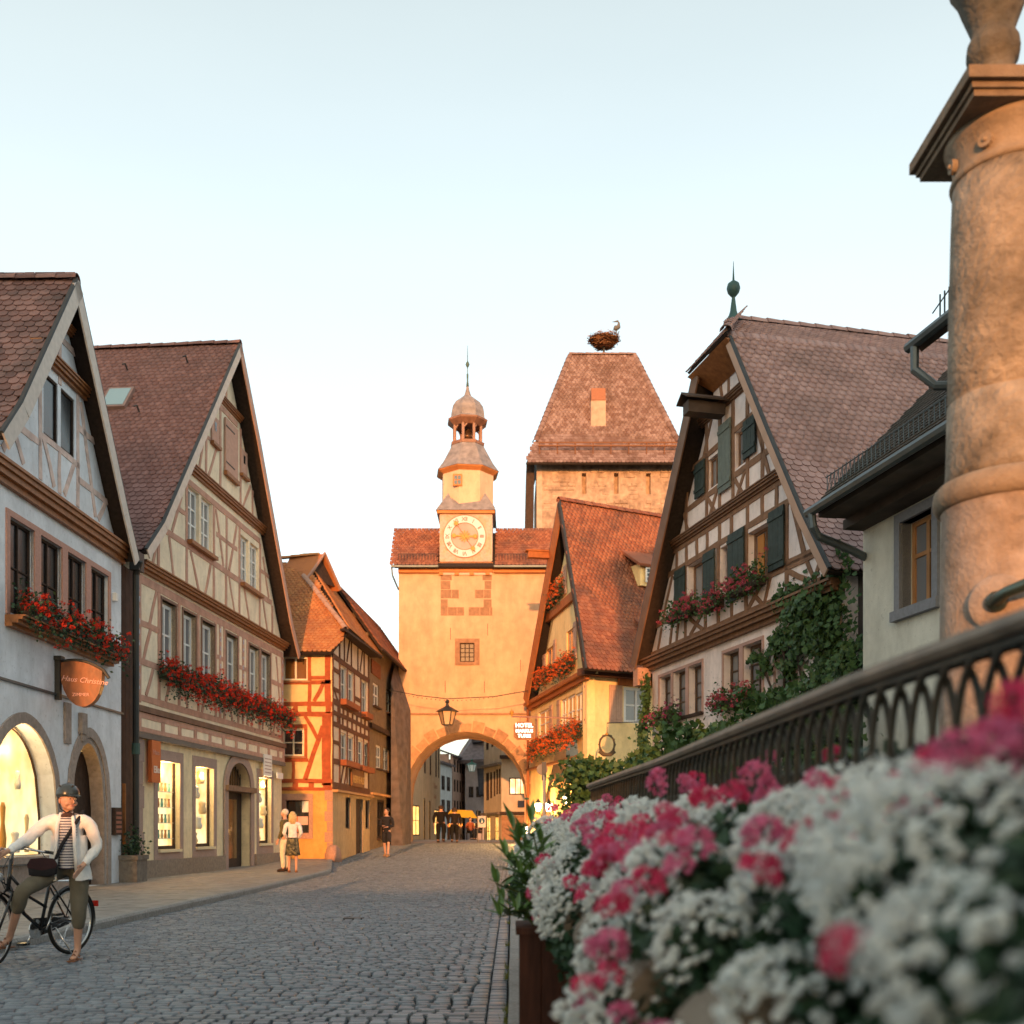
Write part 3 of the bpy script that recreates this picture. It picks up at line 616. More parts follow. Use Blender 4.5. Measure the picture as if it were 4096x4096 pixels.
mb = MB(); F1.box(mb, 5.02, 5.42, 1.15, 1.75, 0, .09); mb.build('case', DARKWOOD, mc)
mb = MB()
for j in range(5): F1.box(mb, 5.07, 5.37, 1.2+j*.1, 1.26+j*.1, .09, .094)
mb.build('menu_lines', mat('paper_brown', (.30, .12, .08)), mc)
fb = flower_box(F1, .45, 4.8, 4.95, 5.45, 'long box of red geraniums below the four dark windows of the pale house', 'flower boxes along the street', RED, drop=.35, dens=1.0, share=.75, d0=.14)

# planter of stone by the downpipe
pt = thing('stone_planter', 'square stone trough with a dark shrub against the gap between houses', 'planter', (-8.2, 24, .1))
mb = MB(); mb.box(-8.75, -8.30, 23.45, 24.12, .1, .62); mb.box(-8.78, -8.27, 23.42, 24.15, .60, .70); mb.build('trough', mat('trough_stone', (.17, .15, .13), .9, .25, 9, .5, 30), pt)
v, f = leafquad()
def pb(): return (-8.52+random.gauss(0, .13), 23.8+random.gauss(0, .2), .72+abs(random.gauss(0, .22)))
kind(joined(v, f, scatter(420, pb, .05, .1), 'foliage', LEAF_D, pt), 'stuff')

# ------------------------------------------------------------------ house 2: beige half-timbered house
PL2 = mat('plaster_cream', (.86, .74, .57), .9, .06, 6, .25, 60, col2=(.78, .64, .47), c2scale=1.1)
TM2 = mat('timber_rose', (.52, .30, .23), .85, .15, 5, .35, 50, col2=(.40, .21, .155), c2scale=2)
PL2B = mat('plaster_straw', (.80, .67, .45), .9, .07, 8, .3, 50, col2=(.66, .56, .36), c2scale=1.4)
ST2 = mat('stone_mauve', (.37, .27, .235), .9, .12, 25, .35, 50, col2=(.29, .21, .19), c2scale=2.5)
F2 = Fr(-8.875, 25, .088, 1); bk2 = (-1, .088)
h2 = thing('timber_house', 'beige half timbered gable house with six white windows above lit shopfront', 'house', (-9, 31, 0))
p2L = [(6.0, 15.42), (.62, 8.66), (-.36, 7.74)]; p2R = [(6.0, 15.42), (7.72, 13.2), (11.1, 8.3), (12.0, 7.35)]
w6 = [(1.40, 2.33), (2.74, 3.66), (4.04, 5.03), (5.93, 6.90), (7.92, 8.88), (9.06, 10.02)]; z6 = (5.42, 7.03)
g4 = [(3.15, 3.92, 8.98, 10.42), (4.08, 4.86, 8.98, 10.42), (7.22, 7.95, 8.80, 10.25), (8.1, 8.9, 8.80, 10.25)]
sh = [(1.36, 2.74, .72, 3.0), (3.8, 5.15, .75, 3.0), (9.1, 10.35, .78, 2.96)]
dh = arch(6.2, 8.2, .05, 2.55, 3.3, 8)
out2 = [(0, 0), (11.5, 0), (11.5, 7.45), (11.0, 8.05), (6.0, 15.2), (.6, 8.4), (0, 7.6)]
up_h = [rect(a, b, *z6) for a, b in w6]+[rect(a, b, c, d_) for a, b, c, d_ in g4]
F2.wall(h2, [(0, 3.9)]+[(11.5, 3.9)]+out2[2:], up_h, PL2, .3)
F2.wall(h2, rect(0, 11.5, 0, 3.6), [rect(*q) for q in sh]+[dh], PL2B, .45, 'shopfront_wall', -.06)
body(h2, F2, 0, 11.5, 0, 7.5, bk2, 12, PL2)
side(h2, F2, p2L, .42, bk2, 11, T_ROSE, w_=.19, exp=.185, barge=mat('bargeboard_pale'.replace('pale', 'cream'), (.62, .52, .46), .7, .1, 8), bargew=.2)
side(h2, F2, p2R, .42, bk2, 11, T_ROSE, tiled=False, barge=mat('bargeboard_rose', (.46, .28, .22), .7, .1, 8), bargew=.22)
ridge_tiles(h2, F2.P(6.0, 15.48, .44), F2.P(6.0, 15.48, -10.5), T_ROSE, .12)
# skylight and snow hooks on the roof
sl = Vector(F2.P(6.0, 15.42, 0)); e2 = Vector((-1, .088, 0)).normalized(); dn2 = (Vector(F2.P(.62, 8.66, 0))-sl).normalized(); nn = e2.cross(-dn2).normalized(); nn = nn if nn.z > 0 else -nn
def roofpt(a, b, h=0): return sl+e2*a+dn2*b+nn*h
mb = MB(); c = [roofpt(2.05, 2.4, .02), roofpt(2.8, 2.4, .02), roofpt(2.8, 3.4, .02), roofpt(2.05, 3.4, .02)]
mb.hexa([tuple(p) for p in c]+[tuple(p+nn*.12) for p in c]); sk = mb.build('skylight', mat('skylight_frame', (.25, .16, .14), .6), h2)
c = [roofpt(2.12, 2.48, .135), roofpt(2.73, 2.48, .135), roofpt(2.73, 3.32, .135), roofpt(2.12, 3.32, .135)]
mb = MB(); mb.hexa([tuple(p) for p in c]+[tuple(p+nn*.015) for p in c]); mb.build('pane', glass('glass_sky', (.25, .36, .40), .25), sk)
for a, b in ((2.6, 1.3), (.9, 1.0), (1.6, 3.6), (2.9, 5.0)):
    mb = MB(); mb.tube([roofpt(a, b, .05), roofpt(a, b, .25), roofpt(a+.02, b+.14, .3)], .022, 5); mb.build('snow_hook', IRON, h2)
B = []
for z in (7.55, 8.8, 10.52): B.append((max(.15, interp(p2L, z+.3)+.3), z, min(11.3, interp(p2R, z+.3)-.35), z, .17))
B += [(.25, 4.42, 11.4, 4.42, .16), (0, 5.28, 1.3, 5.28, .16), (10.1, 5.28, 11.5, 5.28), (.1, 7.25, 11.4, 7.25, .2), (.25, 6.2, 1.3, 6.2, .14), (10.15, 6.2, 11.4, 6.2, .14), (5.1, 6.2, 5.85, 6.2, .12), (6.98, 6.2, 7.85, 6.2, .12)]
B += [(.13, 4.3, .13, 7.2, .26), (11.37, 4.3, 11.37, 7.2, .24)]
for x in (1.30, 2.54, 3.85, 5.14, 5.82, 7.0, 7.82, 8.97, 10.12): B.append((x, 4.5, x, 7.15, .15))
B += [(5.48, 4.5, 5.48, 7.15, .16), (7.42, 4.5, 7.42, 7.15, .16), (.75, 6.25, 1.15, 7.15, .12), (.4, 5.35, .8, 6.15, .12), (1.2, 5.35, .85, 6.15, .0001), (.55, 4.5, .95, 5.2, .12), (10.4, 4.5, 10.75, 5.25, .11), (11.15, 5.35, 10.7, 7.1, .11), (10.35, 6.2, 10.75, 7.15, .0001), (1.7, 4.5, 2.1, 5.3, .12), (2.4, 5.3, 2.9, 4.5, .0001), (3.1, 4.5, 2.75, 5.3, .11), (4.1, 4.5, 4.5, 5.3, .11), (6.1, 5.3, 6.5, 4.5, .11), (8.2, 4.5, 8.5, 5.3, .11), (9.6, 5.3, 9.25, 4.5, .11)]
B = [b for b in B if not (len(b) > 4 and b[4] < .01)]
for x in (1.25, 3.05, 4.98, 5.95, 7.1, 9.0, 10.25): B.append((x, 7.72, x, 8.72, .14)) if 1 < x else 0
B += [(1.9, 8.72, 2.2, 7.72, .12), (2.2, 7.72, 2.75, 8.72, .0001), (3.3, 8.72, 3.9, 7.72, .12), (4.75, 8.72, 4.3, 7.72, .12), (6.2, 8.72, 6.7, 7.72, .11), (8.0, 7.72, 7.5, 8.72, .11), (9.3, 8.72, 9.8, 7.72, .11), (10.4, 7.72, 9.95, 8.72, .0001), (.9, 7.72, 1.9, 9.9, .12)]
B = [b for b in B if not (len(b) > 4 and b[4] < .01)]
for x in (3.04, 5.0, 6.0, 7.1, 9.02): B.append((x, 8.9, x, min(10.45, 15.0-abs(x-6)*1.3), .14))
B += [(2.1, 8.9, 2.7, 10.0, .12), (5.15, 10.4, 5.75, 8.9, .12), (6.2, 8.9, 6.85, 10.4, .12), (5.2, 9.7, 6.9, 9.7, .12), (2.0, 9.6, 3.0, 9.6, .12), (9.15, 9.6, 9.9, 9.6, .12), (9.9, 8.9, 9.3, 10.1, .12)]
for x in (5.5, 7.2, 8.3, 4.4): B.append((x, 11.1, x, min(13.5, 15.1-abs(x-6)*1.38), .14))
B += [(3.9, 11.1, 4.3, 12.2, .11), (4.6, 11.15, 5.3, 12.3, .11), (7.4, 11.15, 8.1, 12.0, .11), (5.2, 13.45, 6.9, 13.45, .16), (3.8, 11.4, 8.9, 11.4, .0001), (6.0, 13.8, 6.0, 14.8, .13), (4.5, 12.2, 5.5, 12.2, .11)]
B = [b for b in B if not (len(b) > 4 and b[4] < .01)]
beams(F2, h2, TM2, B, .15, .014, 'timber')
for a, b in w6: window(F2, h2, a+.04, b-.02, 5.45, 6.98, WHITE, G_PALE, 2, 2, .16, .085, .04)
for a, b in w6:
    mb = MB(); F2.box(mb, a-.02, a+.04, 5.4, 7.05, -.1, .03); F2.box(mb, b, b+.06, 5.4, 7.05, -.1, .03); F2.box(mb, a-.02, b+.06, 7.03, 7.10, -.1, .035); mb.build('window_lining', mat('lining_brown', (.20, .12, .09), .7, .1), h2)
for a, b, c, d_ in g4: window(F2, h2, a, b, c, d_, WHITE, G_PALE, 2, 3, .14, .08, .04)
for a, b, z in ((3.05, 4.95, 8.98), (7.15, 9.0, 8.80)): mb = MB(); F2.box(mb, a, b, z-.12, z-.02, 0, .16); mb.build('sill', CORN, h2)
cornice(F2, h2, CORN, .05, 11.45, 7.42, .24, .26); cornice(F2, h2, CORN, 3.1, 9.35, 10.78, .22, .2); cornice(F2, h2, CORN, 5.3, 7.1, 13.58, .15, .16)
hs = MB(); F2.box(hs, 5.78, 6.82, 11.72, 13.25, .02, .07); hd = hs.build('hatch_door', mat('hatch_rose', (.50, .30, .235), .8, .1, 8), h2)
mb = MB(); F2.box(mb, 5.8, 6.5, 13.0, 13.03, .07, .085); F2.box(mb, 5.8, 6.5, 11.95, 11.98, .07, .085); mb.build('strap_hinge', IRON, hd)
mb = MB(); F2.box(mb, 5.75, 6.85, 11.58, 11.70, .02, .12); mb.build('hatch_sill', CORN, h2)
for a, z in ((4.75, 12.2), (7.15, 12.1)):
    mb = MB(); F2.box(mb, a, a+.55, z, z+.75, .01, .05); q = mb.build('small_shutter', MC['hatch_rose'], h2)
    mb = MB(); F2.box(mb, a+.2, a+.35, z+.35, z+.6, .05, .056); mb.build('slot', G_DARK, q); mb = MB(); F2.box(mb, a-.04, a+.6, z-.1, z-.01, .01, .12); mb.build('ledge', CORN, q)
# jetty band between shop and first floor
mb = MB(); F2.box(mb, -.02, 11.52, 4.08, 4.22, -.1, .10); mb.build('jetty_moulding', mat('moulding_brown', (.16, .09, .065), .7, .2), h2)
mb = MB(); F2.box(mb, -.01, 11.51, 3.60, 4.07, -.3, .035); mb.build('jetty_wall', PL2, h2)
beams(F2, h2, TM2, [(0, 4.0, 11.5, 4.0, .13), (0, 3.66, 11.5, 3.66, .12)]+[(x, 3.7, x, 3.96, .2) for x in (.1, 1.45, 2.5, 3.55, 4.6, 5.65, 6.7, 7.7, 8.75, 9.8, 10.8, 11.4)], .15, .05, 'timber')
mb = MB(); F2.box(mb, -.02, 11.52, 3.46, 3.59, -.1, .08); mb.build('lower_moulding', mat('moulding_grey', (.16, .135, .12), .8, .2), h2)
mb = MB(); F2.box(mb, 0, .42, .1, 3.46, -.05, -.02)
for k_ in range(6): F2.box(mb, -.0, .4+.07*(k_ % 2), .12+k_*.555, .65+k_*.555, -.02, .0)
mb.build('corner_stones', ST2, h2)
for a, b, c, d_ in sh:
    mb = MB(); g = .22; F2.box(mb, a-g, b+g, d_, d_+.28, -.06, -.045); F2.box(mb, a-g, a, c-.35, d_, -.06, -.045); F2.box(mb, b, b+g, c-.35, d_, -.06, -.045); F2.box(mb, a, b, c-.35, c-.02, -.06, -.045); mb.build('window_surround', ST2, h2)
    mb = MB(); F2.box(mb, a, b, c-.02, c+.05, -.4, .02); mb.build('sill', mat('sill_pale', (.7, .6, .4), .7, .05), h2)
    mb = MB(); F2.box(mb, a, b, c, d_, -.32, -.28); q = mb.build('lit_display', LIT if a < 3 else LIT_HOT, h2)
    mb = MB(); F2.box(mb, a, a+.05, c, d_, -.24, -.18); F2.box(mb, b-.05, b, c, d_, -.24, -.18); F2.box(mb, a, b, c+.05, c+.14, -.24, -.18); mb.build('window_frame', DARKWOOD, h2)
for i, (a, b, c, d_) in enumerate(sh):
    shop_lamp(F2.P((a+b)/2, d_-.2, -.10), 24)
    if i:
        for j in range(5):
            z = c+.12+j*.42; x = a+.25+.16*((j*7) % 5); mb = MB(); mb.lathe(F2.P(x, z, -.22), [(.10, 0), (.14, .10), (.09, .22), (.12, .30), (.03, .36)], 10); mb.build('displayed_goods', mat('goods_pale_%d' % (j % 2), ((.8, .6, .35), (.7, .68, .6))[j % 2], .4), h2, True)
a, b, c, d_ = sh[0]
for j, z in enumerate((1.05, 1.45, 1.85, 2.25)):
    mb = MB(); F2.box(mb, a+.1, b-.1, z-.015, z, -.28, -.19); sf_ = mb.build('shelf', mat('shelf_glass', (.6, .6, .5)), h2)
    for k_ in range(5):
        mb = MB(); mb.lathe(F2.P(a+.22+k_*.22, z, -.235), [(.035, 0), (.04, .08), (.025, .16), (.035, .22)], 8); mb.build('jar', mat('goods_%d' % ((j+k_) % 3), ((.5, .25, .1), (.15, .35, .3), (.6, .5, .3))[(j+k_) % 3], .4), sf_)
ring(F2, h2, dh, .3, ST2, 'door_surround', -.045)
mb = MB(); F2.box(mb, 5.95, 8.45, 2.42, 2.58, -.4, .1); mb.build('door_lintel', mat('lintel_brown', (.20, .12, .08), .8, .2, 8), h2)
mb = MB(); F2.box(mb, 6.2, 8.2, .05, 2.42, -.36, -.32); dq = mb.build('door', DARKWOOD, h2)
mb = MB(); F2.box(mb, 6.85, 7.75, .4, 2.2, -.32, -.31); mb.build('pane', G_WARM, dq)
mb = MB(); F2.box(mb, 6.42, 6.48, .9, 1.2, -.32, -.27); mb.build('handle', ZINC, dq)
mb = MB()
for i in range(9): x = 6.4+i*.2; F2.box(mb, x-.012, x+.012, 2.58, 2.58+.7*math.sqrt(max(.02, 1-((x-7.2)/1.0)**2)), -.3, -.28)
mb.build('fanlight_grille', IRON, h2)
mb = MB(); F2.box(mb, 6.2, 8.2, 2.58, 3.3, -.36, -.34); mb.build('fanlight', G_WARM, h2)
mb = MB(); F2.box(mb, .42, 5.85, .0, .52, -.06, .05); F2.box(mb, 8.55, 11.5, .0, .5, -.06, .05); mb.build('plinth', mat('plinth_stone', (.25, .20, .16), .9, .2, 14, .4, 40), h2)
# painted corner ornaments
mb = MB()
for x in (.13, 5.48, 7.42, 11.37):
    z = 4.6
    while z < 7.1:
        F2.box(mb, x-.05, x+.05, z, z+.13, .02, .026); z += .26
mb.build('painted_ornament', mat('ornament_blue', (.45, .50, .60), .8, .5, 20, col2=(.45, .12, .05), c2scale=9, c2amt=1), h2)
fx = thing('shop_banner', 'narrow orange shop sign on the beige house at its left end', 'sign', F2.P(.9, 3, .1))
mb = MB(); F2.box(mb, .62, 1.14, 2.42, 3.44, .03, .12); mb.build('panel', mat('banner_orange', (.55, .13, .035), .6, .08), fx)
text(fx, 'Haus', F2, .7, 3.10, .125, .17, mat('banner_pink', (.66, .32, .24))); text(fx, 'Elke', F2, .72, 2.66, .125, .23, mat('banner_white', (.75, .6, .52)), bold=.006)
ns = thing('notice_board', 'white notice board hung at the right end of the beige shopfront', 'sign', F2.P(9.9, 3.4, .1))
mb = MB(); F2.box(mb, 9.15, 9.95, 3.02, 3.72, .06, .10); mb.build('board', WHITE, ns)
mb = MB()
for j in range(5): F2.box(mb, 9.22, 9.88, 3.12+j*.11, 3.15+j*.11, .10, .103)
mb.build('print_lines', mat('print_grey', (.35, .28, .27)), ns)
n2_ = thing('small_plaque', 'small white plaque at the corner beside the notice board', 'sign', F2.P(10.8, 3.2, .1))
mb = MB(); F2.box(mb, 10.55, 11.2, 3.0, 3.2, .06, .09); mb.build('plate', WHITE, n2_)
flower_box(F2, 1.25, 6.9, 5.02, 5.5, 'longer box of trailing red geraniums under the windows of beige timber house', 'flower boxes along the street', RED, drop=.55, dens=1.25, share=1.25)
flower_box(F2, 7.1, 11.7, 5.0, 5.45, 'shorter box of trailing red geraniums at the right end of beige timber house', 'flower boxes along the street', RED, drop=.55, dens=1.15, share=1.15)
# ------------------------------------------------------------------ unseen sun blockers added behind the camera, sized to shade street and roofs
bm_ = mat('plaster_behind', (.5, .45, .38), .9, .1)
def block(name, label, x0, x1, y0, y1, h, ridge, m, rm):
    t = thing(name, label, 'house', ((x0+x1)/2, y1, 0)); mb = MB(); mb.box(x0, x1, y0, y1, -.1, h); mb.build('wall', m, t)
    xm = (x0+x1)/2; mb = MB(); mb.add([(x0-.3, y0, h), (x1+.3, y0, h), (xm, y0, ridge), (x0-.3, y1+.3, h), (x1+.3, y1+.3, h), (xm, y1+.3, ridge)], [(0, 1, 2), (3, 5, 4), (0, 2, 5, 3), (1, 4, 5, 2), (0, 3, 4, 1)]); mb.build('roof', rm, t)
    for i in range(4):
        for j in range(3):
            mb = MB(); xx = x0+(x1-x0)*(i+.5)/4; mb.box(xx-.5, xx+.5, y1-.01, y1+.03, 1+j*3, 2.6+j*3); mb.build('window', G_DARK, t)
    return t
block('sun_blocker_house', 'unseen tall house added behind the viewer on the left to block the sun', -31, -9.9, -34, -20, 21, 27, bm_, T_RED)
block('sun_blocker_house', 'unseen tall house added behind the viewer on the right to block the sun', 2.2, 22, -34, -20, 18, 24, bm_, T_RED)
t = thing('sun_blocker_wall', 'unseen low wall added behind the viewer to keep sun off the near street', 'wall', (-4, -20, 0))
mb = MB(); mb.box(-9.9, 2.2, -20.5, -20, -.1, 4.4); mb.build('wall', bm_, t)

# ------------------------------------------------------------------ house 3: yellow corner house with red timber
PL3 = mat('plaster_yellow', (.80, .56, .26), .9, .07, 6, .2, 50, col2=(.72, .46, .18), c2scale=1.2)
PL3B = mat('plaster_ochre', (.66, .36, .10), .9, .08, 6, .25, 50, col2=(.56, .27, .07), c2scale=1.0)
TM3 = mat('timber_red', (.36, .085, .028), .8, .2, 6, .3, 50, col2=(.25, .05, .02), c2scale=2)
TM3D = mat('timber_brown', (.12, .05, .03), .85, .2, 6, .3, 50)
ST3 = mat('stone_rose', (.42, .24, .17), .9, .15, 20, .4, 40, col2=(.32, .17, .12), c2scale=3)
F3 = Fr(-8.6, 37.5, 1, 0); F3b = Fr(-6.36, 37.5, .0635, 1)
h3 = thing('corner_house', 'yellow corner house with red timber frame beside the white haired couple', 'house', (-7.2, 38, 0))
w3 = [rect(.5, 1.40, 6.55, 7.4), rect(.50, 1.24, 3.88, 4.84), rect(.62, 1.42, 1.16, 2.32)]
F3.wall(h3, rect(-1.5, 2.24, 0, 7.62), w3, PL3, .25)
F3.wall(h3, rect(-1.5, 2.24, -.05, 2.70), [w3[2]], PL3B, .2, 'ground_wall', .02)
beams(F3, h3, TM3, [(-1, 6.50, 2.2, 6.50, .14), (1.44, 6.55, 1.44, 7.4, .12), (1.5, 6.66, 2.0, 6.66, .13), (2.09, 5.8, 2.09, 7.6, .2), (-1, 5.73, 2.24, 5.73, .15), (1.44, 5.8, 1.44, 6.45, .12), (1.95, 6.5, 1.6, 5.82, .13), (.3, 6.55, .3, 5.8, .1), (-1, 5.36, 2.24, 5.36, .16), (.95, 5.42, .95, 5.66, .16), (1.44, 5.42, 1.44, 5.66, .14), (2.1, 5.4, 2.1, 5.7, .2),
 (2.04, 2.85, 2.04, 5.3, .32), (-1, 4.94, 1.35, 4.94, .13), (1.30, 3.75, 1.30, 4.95, .11), (-1, 3.74, 1.4, 3.74, .12), (1.28, 5.3, 1.72, 4.5, .13), (1.92, 4.95, 1.28, 3.06, .16), (.86, 3.05, .86, 3.7, .11), (.72, 4.98, .72, 5.3, .1), (-1, 3.0, 2.24, 3.0, .14), (-1, 2.72, 2.24, 2.72, .12), (.95, 2.78, .95, 2.95, .2), (1.5, 2.78, 1.5, 2.95, .2), (2.08, 2.78, 2.08, 2.95, .3)], .13, .035, 'timber')
window(F3, h3, .5, 1.40, 6.55, 7.4, mat('cream_paint', (.75, .66, .48), .5, .05), G_WARM, 2, 1, .06, .07, .04, CORN)
window(F3, h3, .50, 1.24, 3.88, 4.84, MC['cream_paint'], G_DARK, 2, 2, .06, .06, .035, CORN)
window(F3, h3, .62, 1.42, 1.16, 2.32, DARKWOOD, G_DARK, 1, 1, .18, .04)
mb = MB(); F3.box(mb, .44, .62, 1.0, 2.5, .02, .05); F3.box(mb, 1.42, 1.56, 1.0, 2.5, .02, .05); F3.box(mb, .44, 1.56, 2.32, 2.55, .021, .051); F3.box(mb, .44, 1.56, .96, 1.16, .021, .06); mb.build('window_surround', ST3, h3)
ds = [(.7, 1.0, 1.2, 1.75, (.75, .16, .03)), (1.0, 1.36, 1.45, 1.75, (.62, .38, .32)), (1.15, 1.38, 1.9, 2.3, (.7, .72, .70)), (.72, .95, 1.2, 1.35, (.1, .05, .03)), (1.02, 1.16, 1.18, 1.36, (.5, .3, .2))]
for i, (a, b, c, d_, col) in enumerate(ds): mb = MB(); F3.box(mb, a, b, c, d_, -.15, -.11); mb.build('display_item', mat('display_%d' % i, col, .6, .1), h3)
cs = MB()
for k_ in range(7): F3.box(cs, 1.98+.08*(k_ % 2), 2.27, .1+k_*.37, .45+k_*.37, .02, .05)
cs.build('corner_stones', ST3, h3)
# street side
o3 = [(0, -.1), (6.62, -.1), (6.62, 9.12), (1.05, 9.0), (0, 7.62)]
w3b = [rect(1.2, 2.25, 6.05, 7.32), rect(2.45, 3.5, 6.05, 7.32), rect(4.98, 6.1, 6.0, 7.35), rect(1.25, 2.3, 3.82, 4.86), rect(2.5, 3.55, 3.82, 4.86), rect(4.2, 5.3, 3.82, 4.86), rect(5.5, 6.5, 3.82, 4.86), rect(2.05, 2.9, 1.32, 2.5), rect(3.9, 5.25, .2, 2.5), rect(5.75, 6.6, 1.32, 2.5)]
F3b.wall(h3, o3, w3b, mat('plaster_pale_rose', (.68, .55, .44), .9, .07, 6, .2, 50), .25)
F3b.wall(h3, rect(0, 6.62, -.1, 2.62), w3b[7:], mat('plaster_buff', (.50, .36, .20), .9, .1, 5, .25, 50, col2=(.40, .28, .16)), .2, 'ground_wall', .02)
beams(F3b, h3, TM3D, [(.06, 2.9, .06, 7.6, .14), (0, 7.45, 6.6, 7.45, .2), (0, 7.0, 1.1, 7.0), (0, 6.3, 1.1, 6.3), (0, 5.85, 6.6, 5.85, .2), (0, 5.45, 6.6, 5.45, .16), (0, 5.05, 6.6, 5.05, .18), (0, 3.72, 6.6, 3.72, .2), (0, 2.85, 6.6, 2.85, .26), (0, 4.4, 1.1, 4.4), (3.6, 6.4, 4.9, 6.4), (3.6, 5.9, 3.6, 7.4), (4.85, 5.9, 4.85, 7.4), (6.4, 2.9, 6.4, 8.5), (1.1, 2.9, 1.1, 8.3), (2.36, 2.9, 2.36, 7.4, .12), (3.65, 2.9, 3.65, 5), (4.1, 2.9, 4.1, 5), (5.4, 2.9, 5.4, 5, .12)]
 + [(x, 7.5, x, 8.55, .12) for x in (1.9, 3.1, 4.3, 5.5)]+[(x, 7.6, x+.5, 8.5, .1) for x in (2.3, 4.7)]+[(x+.1, 5.5, x+.1, 5.8, .2) for x in (.8, 1.6, 2.4, 3.2, 4.0, 4.8, 5.6)]+[(x, 5.12, x, 5.4, .18) for x in (.8, 1.6, 2.4, 3.2, 4.0, 4.8, 5.6)]+[(1.3, 3.0, 1.8, 3.65, .1), (2.3, 3.65, 1.9, 3.0, .1), (4.2, 3.65, 4.7, 3.0, .1), (.3, 6.25, .9, 5.9, .1)], .15, .03, 'timber')
for q in w3b[:3]: window(F3b, h3, q[0][0], q[1][0], q[0][1], q[2][1], WHITE, G_DARK, 2, 2, .12, .07)
for q in w3b[3:7]: window(F3b, h3, q[0][0], q[1][0], q[0][1], q[2][1], WHITE, G_DARK, 2, 2, .12, .07)
for q in (w3b[7], w3b[9]): window(F3b, h3, q[0][0], q[1][0], q[0][1], q[2][1], DARKWOOD, G_DARK, 2, 1, .12, .06)
mb = MB(); F3b.box(mb, 3.9, 5.25, .0, 2.5, -.16, -.1); mb.build('door', DARKWOOD, h3)
for a, b, z in ((1.15, 3.55, 5.9), (4.9, 6.2, 5.85), (1.15, 3.6, 3.68), (4.15, 6.55, 3.66)):
    mb = MB(); F3b.box(mb, a, b, z-.05, z+.16, .03, .26); mb.build('window_box', mat('box_red', (.30, .09, .035), .8, .2), h3)
mb = MB(); F3b.box(mb, -.05, 6.62, 2.62, 2.70, 0, .22); mb.build('ledge', mat('ledge_ochre', (.5, .27, .12)), h3)
sg = thing('shop_sign', 'tilted yellowish shop sign above the door of the corner house street side', 'sign', F3b.P(4, 3.2, .1))
mb = MB(); F3b.box(mb, 2.75, 4.9, 2.95, 3.6, .06, .12); mb.build('board', mat('sign_board', (.22, .10, .04)), sg); text(sg, 'HERRNHAUS', F3b, 2.9, 3.08, .125, .42, mat('sign_gold', (.6, .36, .12)), space=.8)
tr = mat('tile_edge', (.3, .15, .08))
# roof planes of the corner house
RL = Vector((-11, 37.15, 7.5)); upF = Vector((0, 1, 1.06)).normalized()
def hipx(b): z = 7.5+b*upF.z; return -6.05 if z < 8.4 else -6.05-(z-8.4)*.60
Hf = 5.6
dk = MC['roof_boards']
deck(h3, [(-11, 37.15, 7.47), (-6.35, 37.15, 7.47), (-5.85, 38.0, 8.42), (-7.55, 40.35, 10.85), (-7.7, 41.0, 11.5), (-11, 41.0, 11.5)], dk, .1)
tile_plane(h3, (-11, 37.15, 7.5), (1, 0, 0), upF, lambda a, b: (-11+a < min(hipx(b), -6.35+max(0, (b*upF.y)*.62))) and b*upF.z < 4.0, 5.2, Hf, T_OR, .17, .15)
Ae = Vector((-5.83, 38.0, 8.46)); eS = Vector((.0635, 1, 0)).normalized(); inn_ = Vector((-1, .0635, 0)); upS = (inn_+Vector((0, 0, 1.42))).normalized()
deck(h3, [tuple(Ae), tuple(Ae+eS*6.3), tuple(Ae+eS*6.3+upS*3.5), tuple(Ae+eS*2.85+upS*3.5)], dk, .1)
rb = Vector((-3.4, .2, -2.6)); deck(h3, [tuple(Ae+eS*2.85+upS*3.5), tuple(Ae+eS*6.3+upS*3.5), tuple(Ae+eS*6.3+upS*3.5+rb), tuple(Ae+eS*2.85+upS*3.5+rb)], T_OR, .1)
tile_plane(h3, Ae+Vector((0, 0, .02)), eS, upS, lambda a, b: a > b*.82-.05 and b < 3.5, 6.3, 3.6, T_OR, .17, .15)
mb = MB(); mb.slab([(-7.75, 40.45, 10.85), (-6.95, 41.75, 10.85), (-7.4, 41.1, 11.85)], (.85, -.5, 0), .05); mb.build('gablet_shade', DARKWOOD, h3)
mb = MB(); mb.slab([(-7.78, 40.25, 10.8), (-7.25, 41.0, 11.95), (-8.6, 41.2, 11.95), (-8.8, 40.4, 10.9)], (0, -.6, .8), .08); mb.slab([(-6.8, 41.85, 10.75), (-8.2, 42.4, 10.9), (-8.6, 41.2, 11.95), (-7.25, 41.0, 11.95)], (.3, .5, .8), .08); mb.build('gablet_roof', T_OR, h3)
mb = MB(); mb.tube([(-7.8, 40.25, 10.78), (-7.25, 41.0, 11.97), (-6.78, 41.85, 10.75)], .07, 5); mb.build('gablet_edge', mat('edge_brown', (.35, .2, .15)), h3)
ridge_tiles(h3, (-11, 41.05, 11.6), (-7.5, 41.05, 11.95), T_OR, .1, .35)
ridge_tiles(h3, (-5.95, 37.95, 8.5), (-7.9, 40.3, 10.95), mat('tile_lichen', (.42, .26, .2)), .1, .3)
mb = MB(); mb.box(-8.12, -7.76, 41.45, 41.8, 11.2, 11.95); ch_ = mb.build('chimney', mat('brick_chimney', (.3, .13, .08), .9, .3, 20), h3); mb = MB(); mb.box(-8.16, -7.72, 41.41, 41.84, 11.95, 12.08); mb.build('chimney_cap', IRON, ch_)
body(h3, F3b, 1.2, 6.62, -.1, 8.6, (-1, .06), 5, PL3B)
mb = MB(); mb.slab([F3b.P(-.35, 8.35, .53), F3b.P(6.8, 8.55, .53), F3b.P(6.8, 8.55, 0), F3b.P(.9, 8.55, 0)], (0, 0, 1), .08); mb.build('eave_soffit', DARKWOOD, h3)
